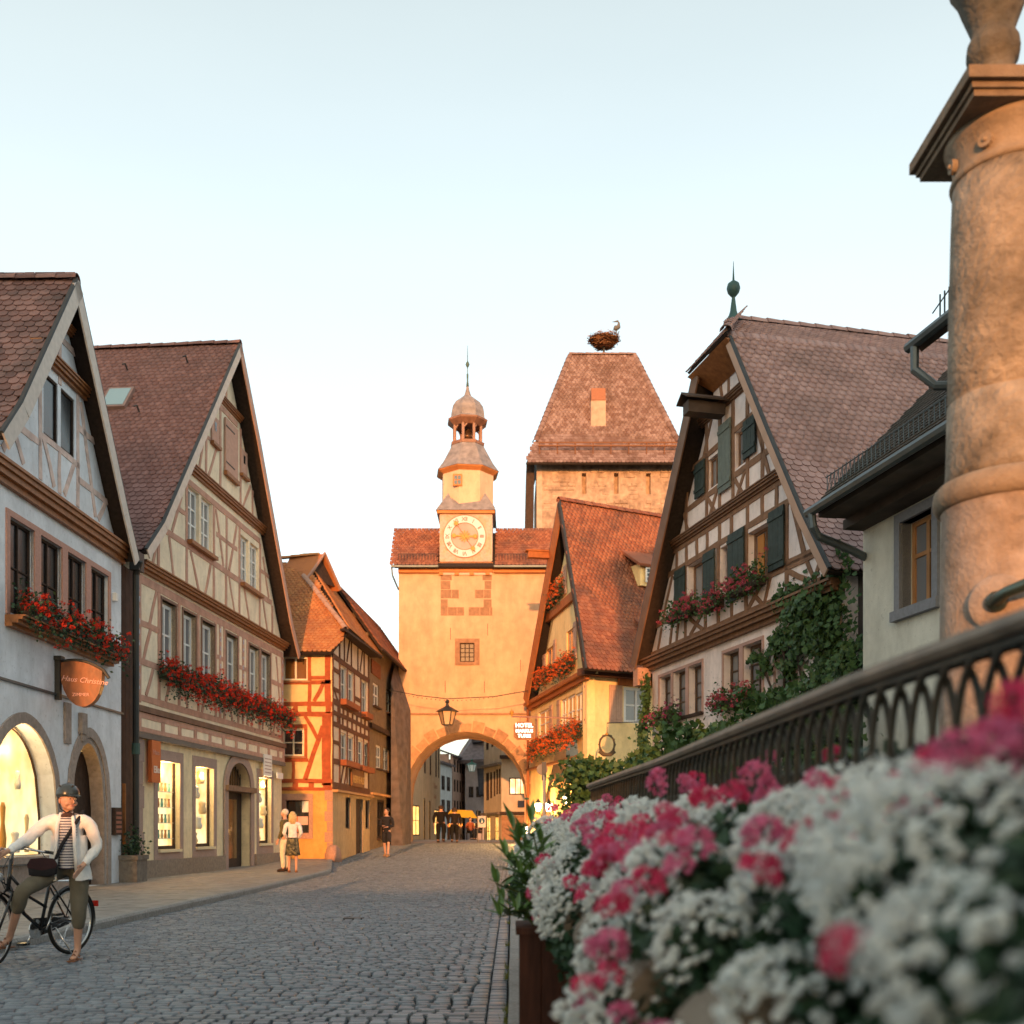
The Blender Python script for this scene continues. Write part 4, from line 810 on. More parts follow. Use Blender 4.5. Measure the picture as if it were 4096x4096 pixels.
bs = thing('bumper_stone', 'rounded reddish guard stone at the foot of the yellow corner house', 'bollard', (-6.3, 37.35, .1))
MB().lathe((-6.28, 37.25, .02), [(.30, 0), (.29, .35), (.24, .6), (.10, .72)], 12).build('stone', ST3, bs, True)
# ------------------------------------------------------------------ house 4: brown house next to the gate
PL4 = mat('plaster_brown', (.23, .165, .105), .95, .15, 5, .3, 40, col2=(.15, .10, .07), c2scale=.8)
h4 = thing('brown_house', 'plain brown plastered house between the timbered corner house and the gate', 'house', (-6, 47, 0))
w4 = [rect(7.7, 9.0, 6.6, 7.6), rect(10.8, 12.6, 6.65, 7.7), rect(8.35, 9.5, 3.95, 4.98), rect(10.1, 11.4, 3.95, 4.98), rect(12.95, 14.5, 3.92, 5.05), rect(8.6, 10.3, .9, 2.6), rect(10.8, 12.2, .9, 2.5)]
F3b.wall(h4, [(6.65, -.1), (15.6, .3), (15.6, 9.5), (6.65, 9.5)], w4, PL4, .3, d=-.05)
for i, q in enumerate(w4): window(F3b, h4, q[0][0], q[1][0], q[0][1], q[2][1], WHITE if i < 5 else DARKWOOD, G_DARK, 2, 2, .15, .09, .05, DARKWOOD)
mb = MB(); F3b.box(mb, 6.65, 15.6, 5.55, 5.75, -.05, .12); mb.build('storey_moulding', DARKWOOD, h4)
mb = MB(); F3b.box(mb, 6.65, 15.6, 2.75, 2.85, -.05, .16); mb.build('ledge', MC['ledge_ochre'], h4)
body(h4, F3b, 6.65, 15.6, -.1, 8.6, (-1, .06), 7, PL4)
Ae4 = Vector(F3b.P(6.5, 8.8, .55))
deck(h4, [tuple(Ae4), tuple(Ae4+eS*9.6), tuple(Ae4+eS*9.6+upS*3.4), tuple(Ae4+upS*3.4)], dk, .1)
deck(h4, [tuple(Ae4+upS*3.4), tuple(Ae4+eS*9.6+upS*3.4), tuple(Ae4+eS*9.6+upS*3.4+rb), tuple(Ae4+upS*3.4+rb)], T_RED, .1)
tile_plane(h4, Ae4+Vector((0, 0, .02)), eS, upS, lambda a, b: b < 3.35, 9.5, 3.4, T_RED, .18, .16, limit=300)
tl = MB(); tl.tube([tuple(Ae4+Vector((0, 0, -.02))), tuple(Ae4+eS*9.6)], .07, 6); tl.build('gutter', DARKWOOD, h4)
dm = MB()
dm.hexa([(-6.9, 44.6, 9.6), (-6.5, 44.6, 9.6), (-6.5, 45.6, 9.6), (-6.9, 45.6, 9.6), (-6.9, 44.6, 10.5), (-6.6, 44.7, 10.4), (-6.6, 45.5, 10.4), (-6.9, 45.6, 10.5)]); dm.build('dormer', PL4, h4)
mb = MB(); F3b.box(mb, 7.2, 9.2, 7.9, 8.5, -.04, .0); mb.build('brick_patch', mat('brick_red', (.22, .07, .03), .9, .4, 14), h4)
# ------------------------------------------------------------------ gate with arch and clock turret
G = Fr(-5.35, 50, 1, 0)
PLG = mat('plaster_gate', (.66, .40, .25), .95, .07, 2.5, .35, 30, col2=(.52, .31, .18), c2scale=.7, c2amt=.6)
STG = mat('gate_stone', (.33, .185, .11), .95, .2, 6, .6, 25, col2=(.28, .15, .08), c2scale=2)
gt = thing('gate_building', 'plastered orange gatehouse with round arch and clock turret closing the street', 'gate', (-1.8, 51, .6))
def garch(r=2.86, zt=5.92, cx_=3.18, zs=2.9, z0=.0, n=14):
    p = [(cx_-r, z0), (cx_+r, z0), (cx_+r, zs)]
    for i in range(1, n): a = math.pi*i/n; p.append((cx_+r*math.cos(a), zs+(zt-zs)*math.sin(a)))
    p.append((cx_-r, zs)); return p
ga = garch(); gwin = rect(2.89, 3.58, 9.2, 10.1)
G.wall(gt, rect(0, 7.9, -.1, 13.6), [ga, gwin], PLG, 3.2)
mb = MB(); G.box(mb, 0, 7.9, -.1, 13.6, -3.3, -3.2)
for p in (0, 7.6): pass
mb = MB(); mb.add([G.P(0, -.1, 0), G.P(0, -.1, -3.2), G.P(0, 13.6, -3.2), G.P(0, 13.6, 0), G.P(7.9, -.1, 0), G.P(7.9, -.1, -3.2), G.P(7.9, 13.6, -3.2), G.P(7.9, 13.6, 0)], [(3, 2, 1, 0), (4, 5, 6, 7)]); mb.build('side_wall', PLG, gt)
G.wall(gt, rect(0, 7.9, -.1, 13.6), [garch(2.8, 5.85)], PLG, .05, 'rear_wall', -3.2)
# arch stones
for i in range(17):
    a0 = math.pi*(i)/17+.01; a1 = math.pi*(i+1)/17-.01; cx_, zs, r, hh = 3.18, 2.9, 2.86, 3.02; gr = .52 if i % 2 else .38
    mb = MB(); q = lambda a, g, d_: G.P(cx_+(r+g)*math.cos(a), zs+(hh+g)*math.sin(a), d_); pr = .03+.02*random.random()+(.04 if i < 6 else 0)
    mb.hexa([q(a0, 0, -.05), q(a0, gr, -.05), q(a0, gr, pr), q(a0, 0, pr), q(a1, 0, -.05), q(a1, gr, -.05), q(a1, gr, pr), q(a1, 0, pr)]); mb.build('arch_stone', STG if i < 7 else mat('arch_stone_pale', (.44, .25, .14), .95, .2, 6, .5, 25), gt)
mb = MB(); G.box(mb, .0, 7.9, 6.70, 6.78, -.02, .07); mb.build('string_course', STG, gt)
# exposed stonework under the clock
row = 0
for (z, spans) in ((13.05, ((1.98, 2.6), (3.95, 4.43))), (12.62, ((1.98, 2.45), (4.05, 4.43))), (12.2, ((1.98, 2.85), (3.6, 4.43))), (11.75, ((1.98, 2.4), (4.0, 4.43))), (11.38, ((1.98, 3.1), (3.3, 4.43)))):
    for a, b in spans:
        x = a
        while x < b-.1:
            wd = min(b-x, random.uniform(.3, .55)); mb = MB(); G.box(mb, x+.01, x+wd-.01, z+.01, z+.40, -.02, .012+.012*random.random()); mb.build('wall_stone', STG, gt); x += wd
mb = MB(); G.box(mb, 2.66, 2.89, 9.05, 10.3, 0, .03); G.box(mb, 3.58, 3.82, 9.05, 10.3, 0, .03); G.box(mb, 2.89, 3.58, 10.1, 10.3, 0, .03); G.box(mb, 2.89, 3.58, 9.05, 9.2, 0, .05); mb.build('window_surround', STG, gt)
window(G, gt, 2.89, 3.58, 9.2, 10.1, DARKWOOD, mat('gate_glass', (.05, .025, .01), .35), 3, 4, .1, .05, .025)
for s_, z in ((2.45, 10.5), (4.2, 10.7), (2.2, 8.0), (4.05, 8.0), (5.75, 9.0)):
    mb = MB(); G.box(mb, s_-.012, s_+.012, z-.25, z+.3, 0, .03); mb.build('tie_anchor', IRON, gt)
# gate roof
upg = Vector((0, 1, 1.15)).normalized()
deck(gt, [G.P(-.15, 13.62, .35), G.P(7.9, 13.62, .35), G.P(7.9, 15.72, -1.55), G.P(-.05, 15.72, -1.55)], dk, .1)
deck(gt, [G.P(-.15, 13.62, -3.5), G.P(7.9, 13.62, -3.5), G.P(7.9, 15.72, -1.55), G.P(-.05, 15.72, -1.55)], dk, .1)
tile_plane(gt, G.P(-.3, 13.66, .4), (1, 0, 0), upg, lambda a, b: not (2.1 < a < 4.9) or b < 0, 8.2, 2.75, T_RED, .19, .17)
mb = MB(); G.box(mb, 0, 1.93, 13.38, 13.6, 0, .2); G.box(mb, 4.5, 7.9, 13.38, 13.6, 0, .2); mb.build('eave_board', mat('eave_orange', (.5, .2, .07)), gt)
mb = MB(); mb.tube([G.P(-.3, 13.6, .45), G.P(1.9, 13.6, .45)], .07, 6); mb.tube([G.P(4.5, 13.6, .45), G.P(7.9, 13.6, .45)], .07, 6); mb.tube([G.P(-.28, 13.55, .4), G.P(-.25, 13.2, .35), G.P(0, 12.6, .05)], .04, 6); mb.build('gutter', ZINC, gt)
mb = MB()
for s_ in [x*.14 for x in range(0, 14)]+[4.6+x*.14 for x in range(0, 23)]: mb.tube([G.P(s_, 13.95, .2), G.P(s_, 14.25, .16)], .012, 4)
mb.tube([G.P(0, 14.25, .16), G.P(1.9, 14.25, .16)], .018, 4); mb.tube([G.P(4.55, 14.25, .16), G.P(7.8, 14.25, .16)], .018, 4); mb.build('snow_guard', IRON, gt)
# clock turret
tw = PLG; X0, X1 = 1.94, 4.42; cxT = 3.20; cyT = 51.25
mb = MB(); G.box(mb, X0, X1, 13.3, 16.35, -2.5, .06); tb = mb.build('turret_base', mat('turret_side', (.60, .46, .38), .9, .08), gt)
mb = MB(); G.box(mb, X0-.04, X1+.04, 13.42, 13.86, 0, .16)
for s_ in (2.0, 2.75, 3.45, 4.2): G.box(mb, s_-.1, s_+.1, 13.28, 13.42, 0, .14)
mb.build('turret_ledge', mat('eave_orange2'[:11], (.58, .26, .08)), gt)
mb = MB(); G.box(mb, X0+.02, X1-.04, 13.9, 16.2, .06, .09); cf = mb.build('clock_panel', mat('clock_panel', (.52, .37, .31), .85, .15, 9, .1, 40, col2=(.55, .30, .14), c2scale=3, c2amt=.7), gt)
ccx, ccz = 3.12, 15.10
def disc(name, r, d0, d1, m, par, n=48, r0=0):
    mb = MB()
    if r0 == 0:
        k = n; mb.add([G.P(ccx+r*math.cos(2*math.pi*i/n), ccz+r*math.sin(2*math.pi*i/n), d_) for d_ in (d0, d1) for i in range(n)], [tuple(range(n, 2*n))[::1]]+[(i, (i+1) % n, (i+1) % n+n, i+n) for i in range(n)])
    else:
        mb.add([G.P(ccx+rr*math.cos(2*math.pi*i/n), ccz+rr*math.sin(2*math.pi*i/n), d_) for rr, d_ in ((r0, d1), (r, d1), (r, d0)) for i in range(n)], [(i, (i+1) % n, (i+1) % n+n, i+n)[::-1] for i in range(n)]+[(i+n, (i+1) % n+n, (i+1) % n+2*n, i+2*n)[::-1] for i in range(n)])
    return mb.build(name, m, par)
disc('clock_ring', .99, .08, .115, mat('clock_white', (.62, .60, .60), .7, .05), cf, r0=.62)
disc('clock_centre', .63, .08, .11, mat('clock_rose', (.50, .33, .29), .8, .1), cf)
disc('clock_rim', 1.02, .08, .125, mat('rim_brown', (.35, .17, .10)), cf, r0=.985); disc('inner_rim', .65, .08, .125, MC['rim_brown'], cf, r0=.62)
NUM = mat('numeral_brown', (.22, .10, .07))
for i, rn in enumerate(('XII', 'I', 'II', 'III', 'IIII', 'V', 'VI', 'VII', 'VIII', 'IX', 'X', 'XI')):
    a = math.pi/2-i*math.pi/6
    c = (ccx+.72*math.cos(a), ccz+.72*math.sin(a)); text(cf, rn, G, c[0], c[1], .12, .27, NUM, 'numeral', 'CENTER', a-math.pi/2, .006, space=.85)
def hand(a, l0, l1, w_, m, nm, star=None):
    mb = MB(); ca, sa = math.cos(a), math.sin(a)
    G.beam(mb, (ccx-l0*ca, ccz-l0*sa), (ccx+l1*ca, ccz+l1*sa), w_, .14, .16)
    if star:
        for sd in star:
            for k_ in range(4):
                b = math.pi*k_/4; G.beam(mb, (ccx+sd*ca-.11*math.cos(b), ccz+sd*sa-.11*math.sin(b)), (ccx+sd*ca+.11*math.cos(b), ccz+sd*sa+.11*math.sin(b)), .05, .15, .175+k_*.002)
    mb.build(nm, m, cf)
GOLD = mat('gilding', (.50, .26, .05), .5, .1)
hand(R(178), .55, .55, .07, GOLD, 'hour_hand', (.5, -.5)); hand(R(-56), .8, .9, .022, mat('hand_brown', (.3, .15, .08)), 'minute_hand'); hand(R(-56), 0, .01, .01, GOLD, 'hand_star', (-.72, .70))
mb = MB()
for k_ in range(12): b = 2*math.pi*k_/12; G.beam(mb, (ccx, ccz), (ccx+.27*math.cos(b), ccz+.27*math.sin(b)), .05, .13, .15+k_*.001)
mb.build('gilded_sun', GOLD, cf)
# skirt roof, octagon, upper roof, lantern, dome
LEAD = mat('lead_roof', (.23, .20, .20), .6, .25, 4, .2, 30, col2=(.31, .26, .25), c2scale=2.5)
LEADB = mat('lead_brown', (.24, .12, .08), .6, .3, 4)
cX, cY = G.P(cxT, 0)[0], cyT
mb = MB(); z = 16.3
mb.add([G.P(X0-.16, z, .28), G.P(X1+.16, z, .28), G.P(X1+.16, z, -2.8), G.P(X0-.16, z, -2.8), (cX-1.05, cY-1.0, 17.0), (cX+1.05, cY-1.0, 17.0), (cX+1.05, cY+1.0, 17.0), (cX-1.05, cY+1.0, 17.0)], [(3, 2, 1, 0), (0, 1, 5, 4), (1, 2, 6, 5), (2, 3, 7, 6), (3, 0, 4, 7)])
mb.build('skirt_roof', LEAD, gt)
for sx in (-1, 1):
    mb = MB(); bx = cX+sx*.92; mb.add([(bx-.42, cY-1.42, 16.45), (bx+.42, cY-1.42, 16.45), (bx+.42, cY-.6, 16.6), (bx-.42, cY-.6, 16.6), (bx-sx*.05, cY-1.0, 17.25)], [(0, 1, 4), (1, 2, 4), (2, 3, 4), (3, 0, 4)]); mb.build('corner_pyramid', LEAD, gt)
mb = MB(); G.box(mb, X0-.12, X1+.12, 16.16, 16.3, 0, .22); mb.build('turret_eave', MC['eave_orange'], gt)
def octo(prof, nm, m, ph=math.pi/8+.12): return MB().lathe((cX, cY, 0), prof, 8, 0, ph).build(nm, m, gt)
octo([(1.30, 16.4), (1.30, 18.45)], 'octagon_wall', mat('plaster_turret', (.68, .46, .31), .9, .06))
octo([(1.3, 18.28), (1.52, 18.42), (1.56, 18.48)], 'octagon_eave', MC['eave_orange'])
octo([(1.58, 18.47), (1.30, 18.85), (1.0, 19.4), (.80, 19.78)], 'upper_roof', LEAD)
mb = MB(); G.box(mb, 2.68, 3.12, 17.6, 18.15, -.0, .02)
f8 = Fr(cX-.62, cY-1.28, 1, -.0)
mb = MB(); f8.box(mb, -.02, .42, 17.5, 18.05, -.1, .05); q = mb.build('turret_window', MC['eave_orange'], gt)
for i in range(2):
    for j in range(2): mb = MB(); f8.box(mb, .05+i*.17, .19+i*.17, 17.57+j*.22, 17.75+j*.22, .05, .056); mb.build('pane', G_DARK, q)
octo([(.84, 19.76), (.86, 19.9), (.7, 19.9)], 'lantern_floor', LEADB)
for k_ in range(8):
    a = math.pi/8+.12+2*math.pi*k_/8; mb = MB(); mb.tube([(cX+.68*math.cos(a), cY+.68*math.sin(a), 19.85), (cX+.68*math.cos(a), cY+.68*math.sin(a), 20.75)], .07, 6); mb.tube([(cX+.68*math.cos(a), cY+.68*math.sin(a), 20.5), (cX+.62*math.cos(a+.3), cY+.62*math.sin(a+.3), 20.72)], .04, 5); mb.build('lantern_post', mat('post_rose', (.33, .19, .14)), gt)
MB().lathe((cX, cY, 0), [(.10, 19.9), (.10, 20.15), (.30, 20.2), (.20, 20.35), (.16, 20.6), (.05, 20.65)], 12).build('bell', mat('bronze', (.12, .06, .03), .4, metal=.6), gt, True)
octo([(.72, 20.7), (1.0, 20.92), (1.02, 21.0)], 'dome_eave', LEADB)
octo([(1.0, 20.98), (.86, 21.12), (.84, 21.4), (.78, 21.65), (.62, 21.9), (.36, 22.1), (.18, 22.25), (.10, 22.5), (.05, 22.75)], 'dome', LEAD)
VERD = mat('patina', (.07, .12, .11), .6, .2)
MB().lathe((cX, cY, 0), [(.07, 22.7), (.035, 23.0), (.05, 23.3), (.02, 23.35), (.02, 23.62), (.06, 23.68), (.10, 23.78), (.06, 23.88), (.02, 23.95), (.008, 24.7)], 10).build('spire', VERD, gt, True)
# dark wall standing in for the brown house's shadow on the gate
bw = thing('gate_shadow', 'dark sloping wall standing in for the brown house shadow on the gate', 'gate_shadow', (-5.2, 49.5, .6))
mb = MB(); mb.hexa([(-5.5, 48.2, 0), (-4.95, 48.2, 0), (-4.75, 49.95, 0), (-5.5, 49.95, 0), (-5.5, 48.2, 8.0), (-5.4, 48.2, 7.6), (-4.78, 49.95, 6.9), (-5.5, 49.95, 9.2)]); mb.build('wall', mat('gate_shadow_grey', (.115, .10, .105), .95, .3, 3, .4, 20, col2=(.14, .10, .08), c2scale=1), bw)
# street lantern hung on a wire in front of the arch, with fairy chain
def lantern(c, h, label, litm, m=VERD):
    t = thing('street_lantern', label, 'lantern', c); x, y, z = c
    MB().lathe((x, y, z), [(.20*h, 0), (.33*h, .50*h)], 6).build('glass_body', litm, t)
    MB().lathe((x, y, z), [(.47*h, .50*h), (.30*h, .60*h), (.08*h, .72*h), (.05*h, .82*h), (.10*h, .88*h), (.03*h, .97*h)], 6).build('cap', m, t)
    mb = MB()
    for k_ in range(6): a = 2*math.pi*k_/6; mb.tube([(x+.205*h*math.cos(a), y+.205*h*math.sin(a), z-.01), (x+.34*h*math.cos(a), y+.34*h*math.sin(a), z+.5*h)], .02*h, 4)
    mb.tube([(x, y, z-.03*h), (x, y, z)], .21*h, 6); mb.build('frame', m, t); return t
PANEL = mat('lantern_glass', (.55, .38, .25), .3, .05)
lantern((-3.02*48/50*1.0-.0, 47.5, 6.0), 1.15, 'unlit black street lantern hanging on a wire before the gate arch', PANEL, IRON)
wr = thing('span_wire', 'thin wire with small bulbs strung across the street before the gate', 'wire', (-2, 47.5, 7.2))
mb = MB(); P0 = [(-5.5, 47.5, 7.55), (-2.9, 47.5, 7.15), (1.2, 47.5, 7.6)]; mb.tube([P0[0], (-4.2, 47.5, 7.3), P0[1], (-.8, 47.5, 7.25), P0[2]], .018, 4); mb.build('wire', IRON, wr)
mb = MB()
for i in range(34): t_ = i/33; x = -5.4+6.5*t_; z = 7.5-.38*math.sin(math.pi*min(1, t_*1.15)); mb.ball((x, 47.5, z-.05), .028, 5)
mb.build('bulbs', IRON, wr)
# ------------------------------------------------------------------ stone tower behind the gate
BT = Fr(1.25, 66, 1, 0)
tt = thing('stone_tower', 'square rubble stone tower with steep tiled roof and stork nest behind gate', 'tower', (6, 70, .6))
RUB = mat('rubble_stone', (.40, .285, .21), .95, .3, 3, .8, 8, col2=(.24, .155, .11), c2scale=1.6, c2amt=.8)
BT.wall(tt, rect(.3, 9.3, 0, 24.1), [rect(3.1+2*i*1.0, 3.38+2*i*1.0, 22.2, 23.5) for i in range(3)], RUB, .5)
backing(BT, tt, 2.5, 8.2, 21.8, 23.8, -.52)
mb = MB(); mb.box(1.55, 10.55, 66.5, 75, 0, 24.1); mb.build('core_wall', RUB, tt)
mb = MB(); BT.box(mb, .28, .62, 8, 24.1, -.3, .03); mb.build('corner_quoin', mat('quoin_pale', (.42, .31, .24), .9, .2, 3), tt)
rv = [(-.5, -.5, -.5), (.5, -.5, -.5), (.5, .5, -.5), (-.5, .5, -.5), (-.42, -.5+.0, .5), (.42, -.5, .5), (.42, .5, .5), (-.42, .5, .5)]
rv = [(x, z, y) for x, y, z in [(-.5, -.5, 0), (.5, -.5, 0), (.5, .5, 0), (-.5, .5, 0), (-.45, -.42, 1), (.45, -.42, 1), (.45, .42, 1), (-.45, .42, 1)]]
rf = [(4, 5, 6, 7)[::-1]]+[(i, (i+1) % 4, (i+1) % 4+4, i+4)[::-1] for i in range(4)]
Ms = []; z = 17.
while z < 23.8:
    hh = random.uniform(.22, .34); x = .7
    while x < 9.2:
        wd = random.uniform(.3, .75)
        if random.random() < .62 and not any(abs(x+wd/2-c) < .35+wd/2 and 21.8 < z < 23.7 for c in (3.24, 5.24, 7.24)):
            Ms.append(Matrix(((wd*.94, 0, 0, BT.P(x+wd/2, 0)[0]), (0, -random.uniform(.02, .07), 0, 66.0), (0, 0, hh*.9, z+hh/2), (0, 0, 0, 1))))
        x += wd
    z += hh
pieces([(x, y, z) for x, y, z in rv], rf, Ms, 'wall_stone', RUB, tt, 300)
ex0, ex1, ey = 1.0, 10.85, 65.5; zt_ = 32.8; ry = 70.4
def face(p, q, r_, s_, m=T_TOWER): deck(tt, [p, q, r_, s_], dk, .1)
fr_ = [(ex0, ey, 24.2), (ex1, ey, 24.2), (8.15, ry, zt_), (3.85, ry, zt_)]
face(*fr_); face((ex0, ey, 24.2), (ex0, 75.5, 24.2), (3.85, ry, zt_), (3.85, ry, zt_-.01)); face((ex1, ey, 24.2), (ex1, 75.5, 24.2), (8.15, ry, zt_), (8.15, ry, zt_-.01))
upt = Vector((0, ry-ey, zt_-24.2)); Ht = upt.length; 
tile_plane(tt, (ex0, ey, 24.25), (1, 0, 0), upt, lambda a, b: a > 2.85*min(1, b/Ht)+.10 and ex0+a < ex1-2.7*min(1, b/Ht)-.10 and b < Ht, 9.9, Ht, T_TOWER, .24, .24)
deck(tt, [(ex0-.15, ey-.5, 23.75), (ex1+.5, ey-.5, 23.75), (ex1-.4, ey+.75, 25.5), (ex0+.45, ey+.75, 25.5)], dk, .08)
tile_plane(tt, (ex0-.15, ey-.5, 23.8), (1, 0, 0), (0, 1.25, 1.75), lambda a, b: ex0-.15+a > ex0-.15+b*.25 and ex0-.15+a < ex1+.5-b*.46, 10.9, 1.9, T_TOWER, .24, .24, name='eave_tile')
ridge_tiles(tt, (3.8, ry, zt_+.06), (8.2, ry, zt_+.06), T_TOWER, .16, .5)
ridge_tiles(tt, (ex0+.45, ey+.7, 25.5), (3.85, ry, zt_), T_TOWER, .19, .45); ridge_tiles(tt, (ex1-.45, ey+.7, 25.5), (8.15, ry, zt_), T_TOWER, .19, .45)
mb = MB(); mb.hexa([(4.98, 66.9, 25.6), (5.92, 66.9, 25.6), (5.92, 69.4, 27), (4.98, 69.4, 27), (4.98, 66.9, 28.4), (5.92, 66.9, 28.4), (5.92, 69.4, 29), (4.98, 69.4, 29)]); cb = mb.build('chimney', mat('chimney_plaster', (.52, .34, .26), .9, .1, 3, col2=(.28, .18, .14), c2scale=1.2), tt)
mb = MB(); mb.box(5.0, 5.9, 66.85, 68.3, 28.4, 29.15); mb.build('chimney_top', MC['brick_chimney'], cb)
mb = MB(); mb.box(4.9, 6.0, 66.5, 66.95, 25.5, 25.95); mb.build('lead_apron', ZINC, cb)
mb = MB(); mb.tube([(1.6, 65.3, 24.95), (10.6, 65.3, 24.95)], .06, 5); mb.tube([(1.6, 65.3, 25.15), (10.6, 65.3, 25.15)], .05, 5)
for i in range(9): mb.tube([(1.7+i*1.1, 65.45, 24.5), (1.7+i*1.1, 65.3, 25.2)], .04, 4)
mb.build('snow_rail', mat('rail_rust', (.2, .09, .05)), tt)
mb = MB(); mb.hexa([(.75, 66.2, 17.5), (1.3, 66.2, 17.5), (1.3, 70, 17.5), (.75, 70, 17.5), (.9, 66.2, 24.2), (1.4, 66.2, 24.2), (1.4, 70, 24.2), (.9, 70, 24.2)]); mb.build('side_hoarding', DARKWOOD, tt)
nst = thing('stork_nest', 'brushy stork nest on a pole above the steep tower roof', 'nest', (6.1, ry, zt_))
MB().tube([(6.1, ry, zt_), (6.1, ry, 33.4)], .07, 6).build('pole', IRON, nst)
tw_ = []
for _ in range(900):
    a = random.uniform(0, 6.28); h_ = random.random(); r_ = (.45+.62*h_)*(.75+.3*random.random()); p = (6.1+r_*math.cos(a), ry+r_*math.sin(a), 33.35+h_*.6)
    tw_.append(rotM(p, random.uniform(-.5, .5), random.uniform(-.3, .3), a+1.57+random.uniform(-.7, .7), random.uniform(.3, .75)))
kind(joined([(-.5, -.03, 0), (.5, -.03, 0), (.5, .03, .03), (-.5, .03, .03), (0, 0, .07)], [(0, 1, 4), (1, 2, 4), (2, 3, 4), (3, 0, 4)], tw_, 'twigs', mat('twig', (.28, .13, .06), .9, .4, 8), nst), 'stuff')
MB().lathe((6.1, ry, 33.4), [(.3, 0), (.75, .35), (.85, .52), (.5, .5)], 14).build('nest_bowl', MC['twig'], nst)
st = thing('stork', 'small dark stork standing on the right rim of the nest', 'bird', (6.9, ry, 34.1))
mb = MB(); mb.tube([(6.95, ry, 34.1), (6.95, ry, 34.5)], [.025, .03], 6); mb.tube([(6.75, ry, 34.5), (6.9, ry, 34.62), (7.08, ry, 34.7), (7.1, ry, 34.95), (7.02, ry, 35.08), (6.65, ry, 35.02)], [.05, .19, .15, .07, .07, .012], 8); mb.build('body', mat('stork_feathers', (.12, .12, .12)), st, True)
# ------------------------------------------------------------------ street beyond the arch
def far_house(name, label, F, L, z0, zt, m, wins, back, dpt, roofm=None, over=.3, rh=3, fm=None, gm=None, roofname='roof', rec=.06):
    t = thing(name, label, 'house', F.P(L/2, z0, 0))
    F.wall(t, rect(0, L, z0-1, zt), [rect(*q[:4]) for q in wins], m, .2)
    for q in wins: window(F, t, *q[:4], fm or DARKWOOD, q[4] if len(q) > 4 else G_DARK, 2, 2 if q[3]-q[2] > 1 else 1, rec, .07, .03, thick=.2)
    body(t, F, 0, L, z0-1, zt, back, dpt, m)
    if roofm:
        e = Vector((back[0], back[1], 0)).normalized(); a = Vector(F.P(-over, zt-.1, over)); b = Vector(F.P(L+over, zt-.1, over)); up = e*(dpt*.55)+Vector((0, 0, rh))
        deck(t, [a, b, b+up, a+up], roofm, .15, roofname); 
    return t
FA = Fr(-5.79, 57, .075, 1)
PLA = mat('plaster_far_cream', (.62, .45, .28), .9, .08, 3, col2=(.54, .38, .22))
wA = [(6.8, 7.4, 4.7, 6.9), (9.0, 9.6, 4.7, 6.9), (11.4, 12.0, 4.7, 6.9), (12.6, 13.1, 4.7, 6.9), (1.4, 2.0, 4.6, 5.6), (2.7, 5.1, .95, 2.7, LIT_Y), (6.6, 7.2, .7, 3.2, LIT_Y), (8.7, 9.3, .7, 3.1, LIT_Y), (11.0, 13.0, .95, 2.6, LIT_Y)]
far_house('far_house', 'cream plastered house with lit shop windows seen left through the gate arch', FA, 13.6, .7, 9.5, PLA, wA, (-1, .055), 7, T_RED)
mm = mat('lettering_faded', (.45, .25, .16)); fh = bpy.data.objects['far_house']
text(fh, 'Uhren', FA, 10.6, 3.95, .02, .5, mm, space=1.2); text(fh, 'Gold', FA, 10.6, 3.3, .02, .42, mm, space=1.2)
FB_ = Fr(-5.35, 79, .12, 1); WH = mat('plaster_far_white', (.55, .57, .58), .9, .1, 3); RO = mat('plaster_far_rose', (.42, .27, .21), .9, .1, 3); GR = mat('roof_far_grey', (.13, .11, .12), .9, .25, 4, .5, 12)
far_house('far_house', 'white timbered gable house beyond the arch at the left of the lane', FB_, 5.0, .3, 6.5, WH, [(.5, 1.9, 4.3, 5.4), (2.7, 4.2, 4.3, 5.4), (.5, 1.9, 2.4, 3.6), (2.7, 4.2, 2.4, 3.6), (.5, 1.9, .5, 1.9), (2.7, 4.2, .5, 1.9)], (-1, .12), 6, GR, rh=.9)
far_house('far_house', 'rose coloured house with rows of small windows beyond the gate arch', Fr(-4.75, 85, .14, 1), 6.4, .1, 7.4, RO, [(x, x+.7, z, z+1.0) for x in (.5, 1.7, 2.9, 4.1, 5.3) for z in (1.0, 2.7, 4.4, 6.0)], (-1, .14), 6, GR, rh=1.2, over=.3)
t5 = far_house('far_house', 'pale house under a long grey dormered roof in the middle distance', Fr(-3.9, 88.2, 1, -.12), 5.2, .0, 7.0, mat('plaster_far_lilac', (.45, .42, .45), .9, .1, 3), [(.3+i*.62, .7+i*.62, z, z+.9) for i in range(7) for z in (2.0, 4.0)], (0, 1), 8, None)
mb = MB(); mb.slab([(-4.6, 87, 7.0), (.3, 86, 7.2), (.3, 90, 14.5), (-.9, 92, 13.2), (-4.4, 93, 8.4)], (0, -.5, .85), .3); mb.build('roof', GR, t5)
mb = MB(); mb.slab([(-2.7, 86.9, 4.2), (.3, 86.4, 4.4), (.3, 87.6, 6.6), (-2.9, 88, 6.4)], (0, -.5, .85), .2); mb.build('lower_roof', mat('roof_far_dark', (.05, .05, .06), .9, .3), t5)
for i, (x, z) in enumerate(((-3.0, 9.0), (-1.9, 10.2), (-1.0, 11.4))):
    mb = MB(); mb.hexa([(x-.3, 87.6, z-.5), (x+.5, 87.6, z-.4), (x+.5, 89.5, z-.4), (x-.3, 89.5, z-.5), (x-.45, 87.4, z+.1), (x+.7, 87.4, z+.45), (x+.7, 89.5, z+.45), (x-.45, 89.5, z+.1)]); mb.build('dormer', MC['roof_far_dark'], t5)
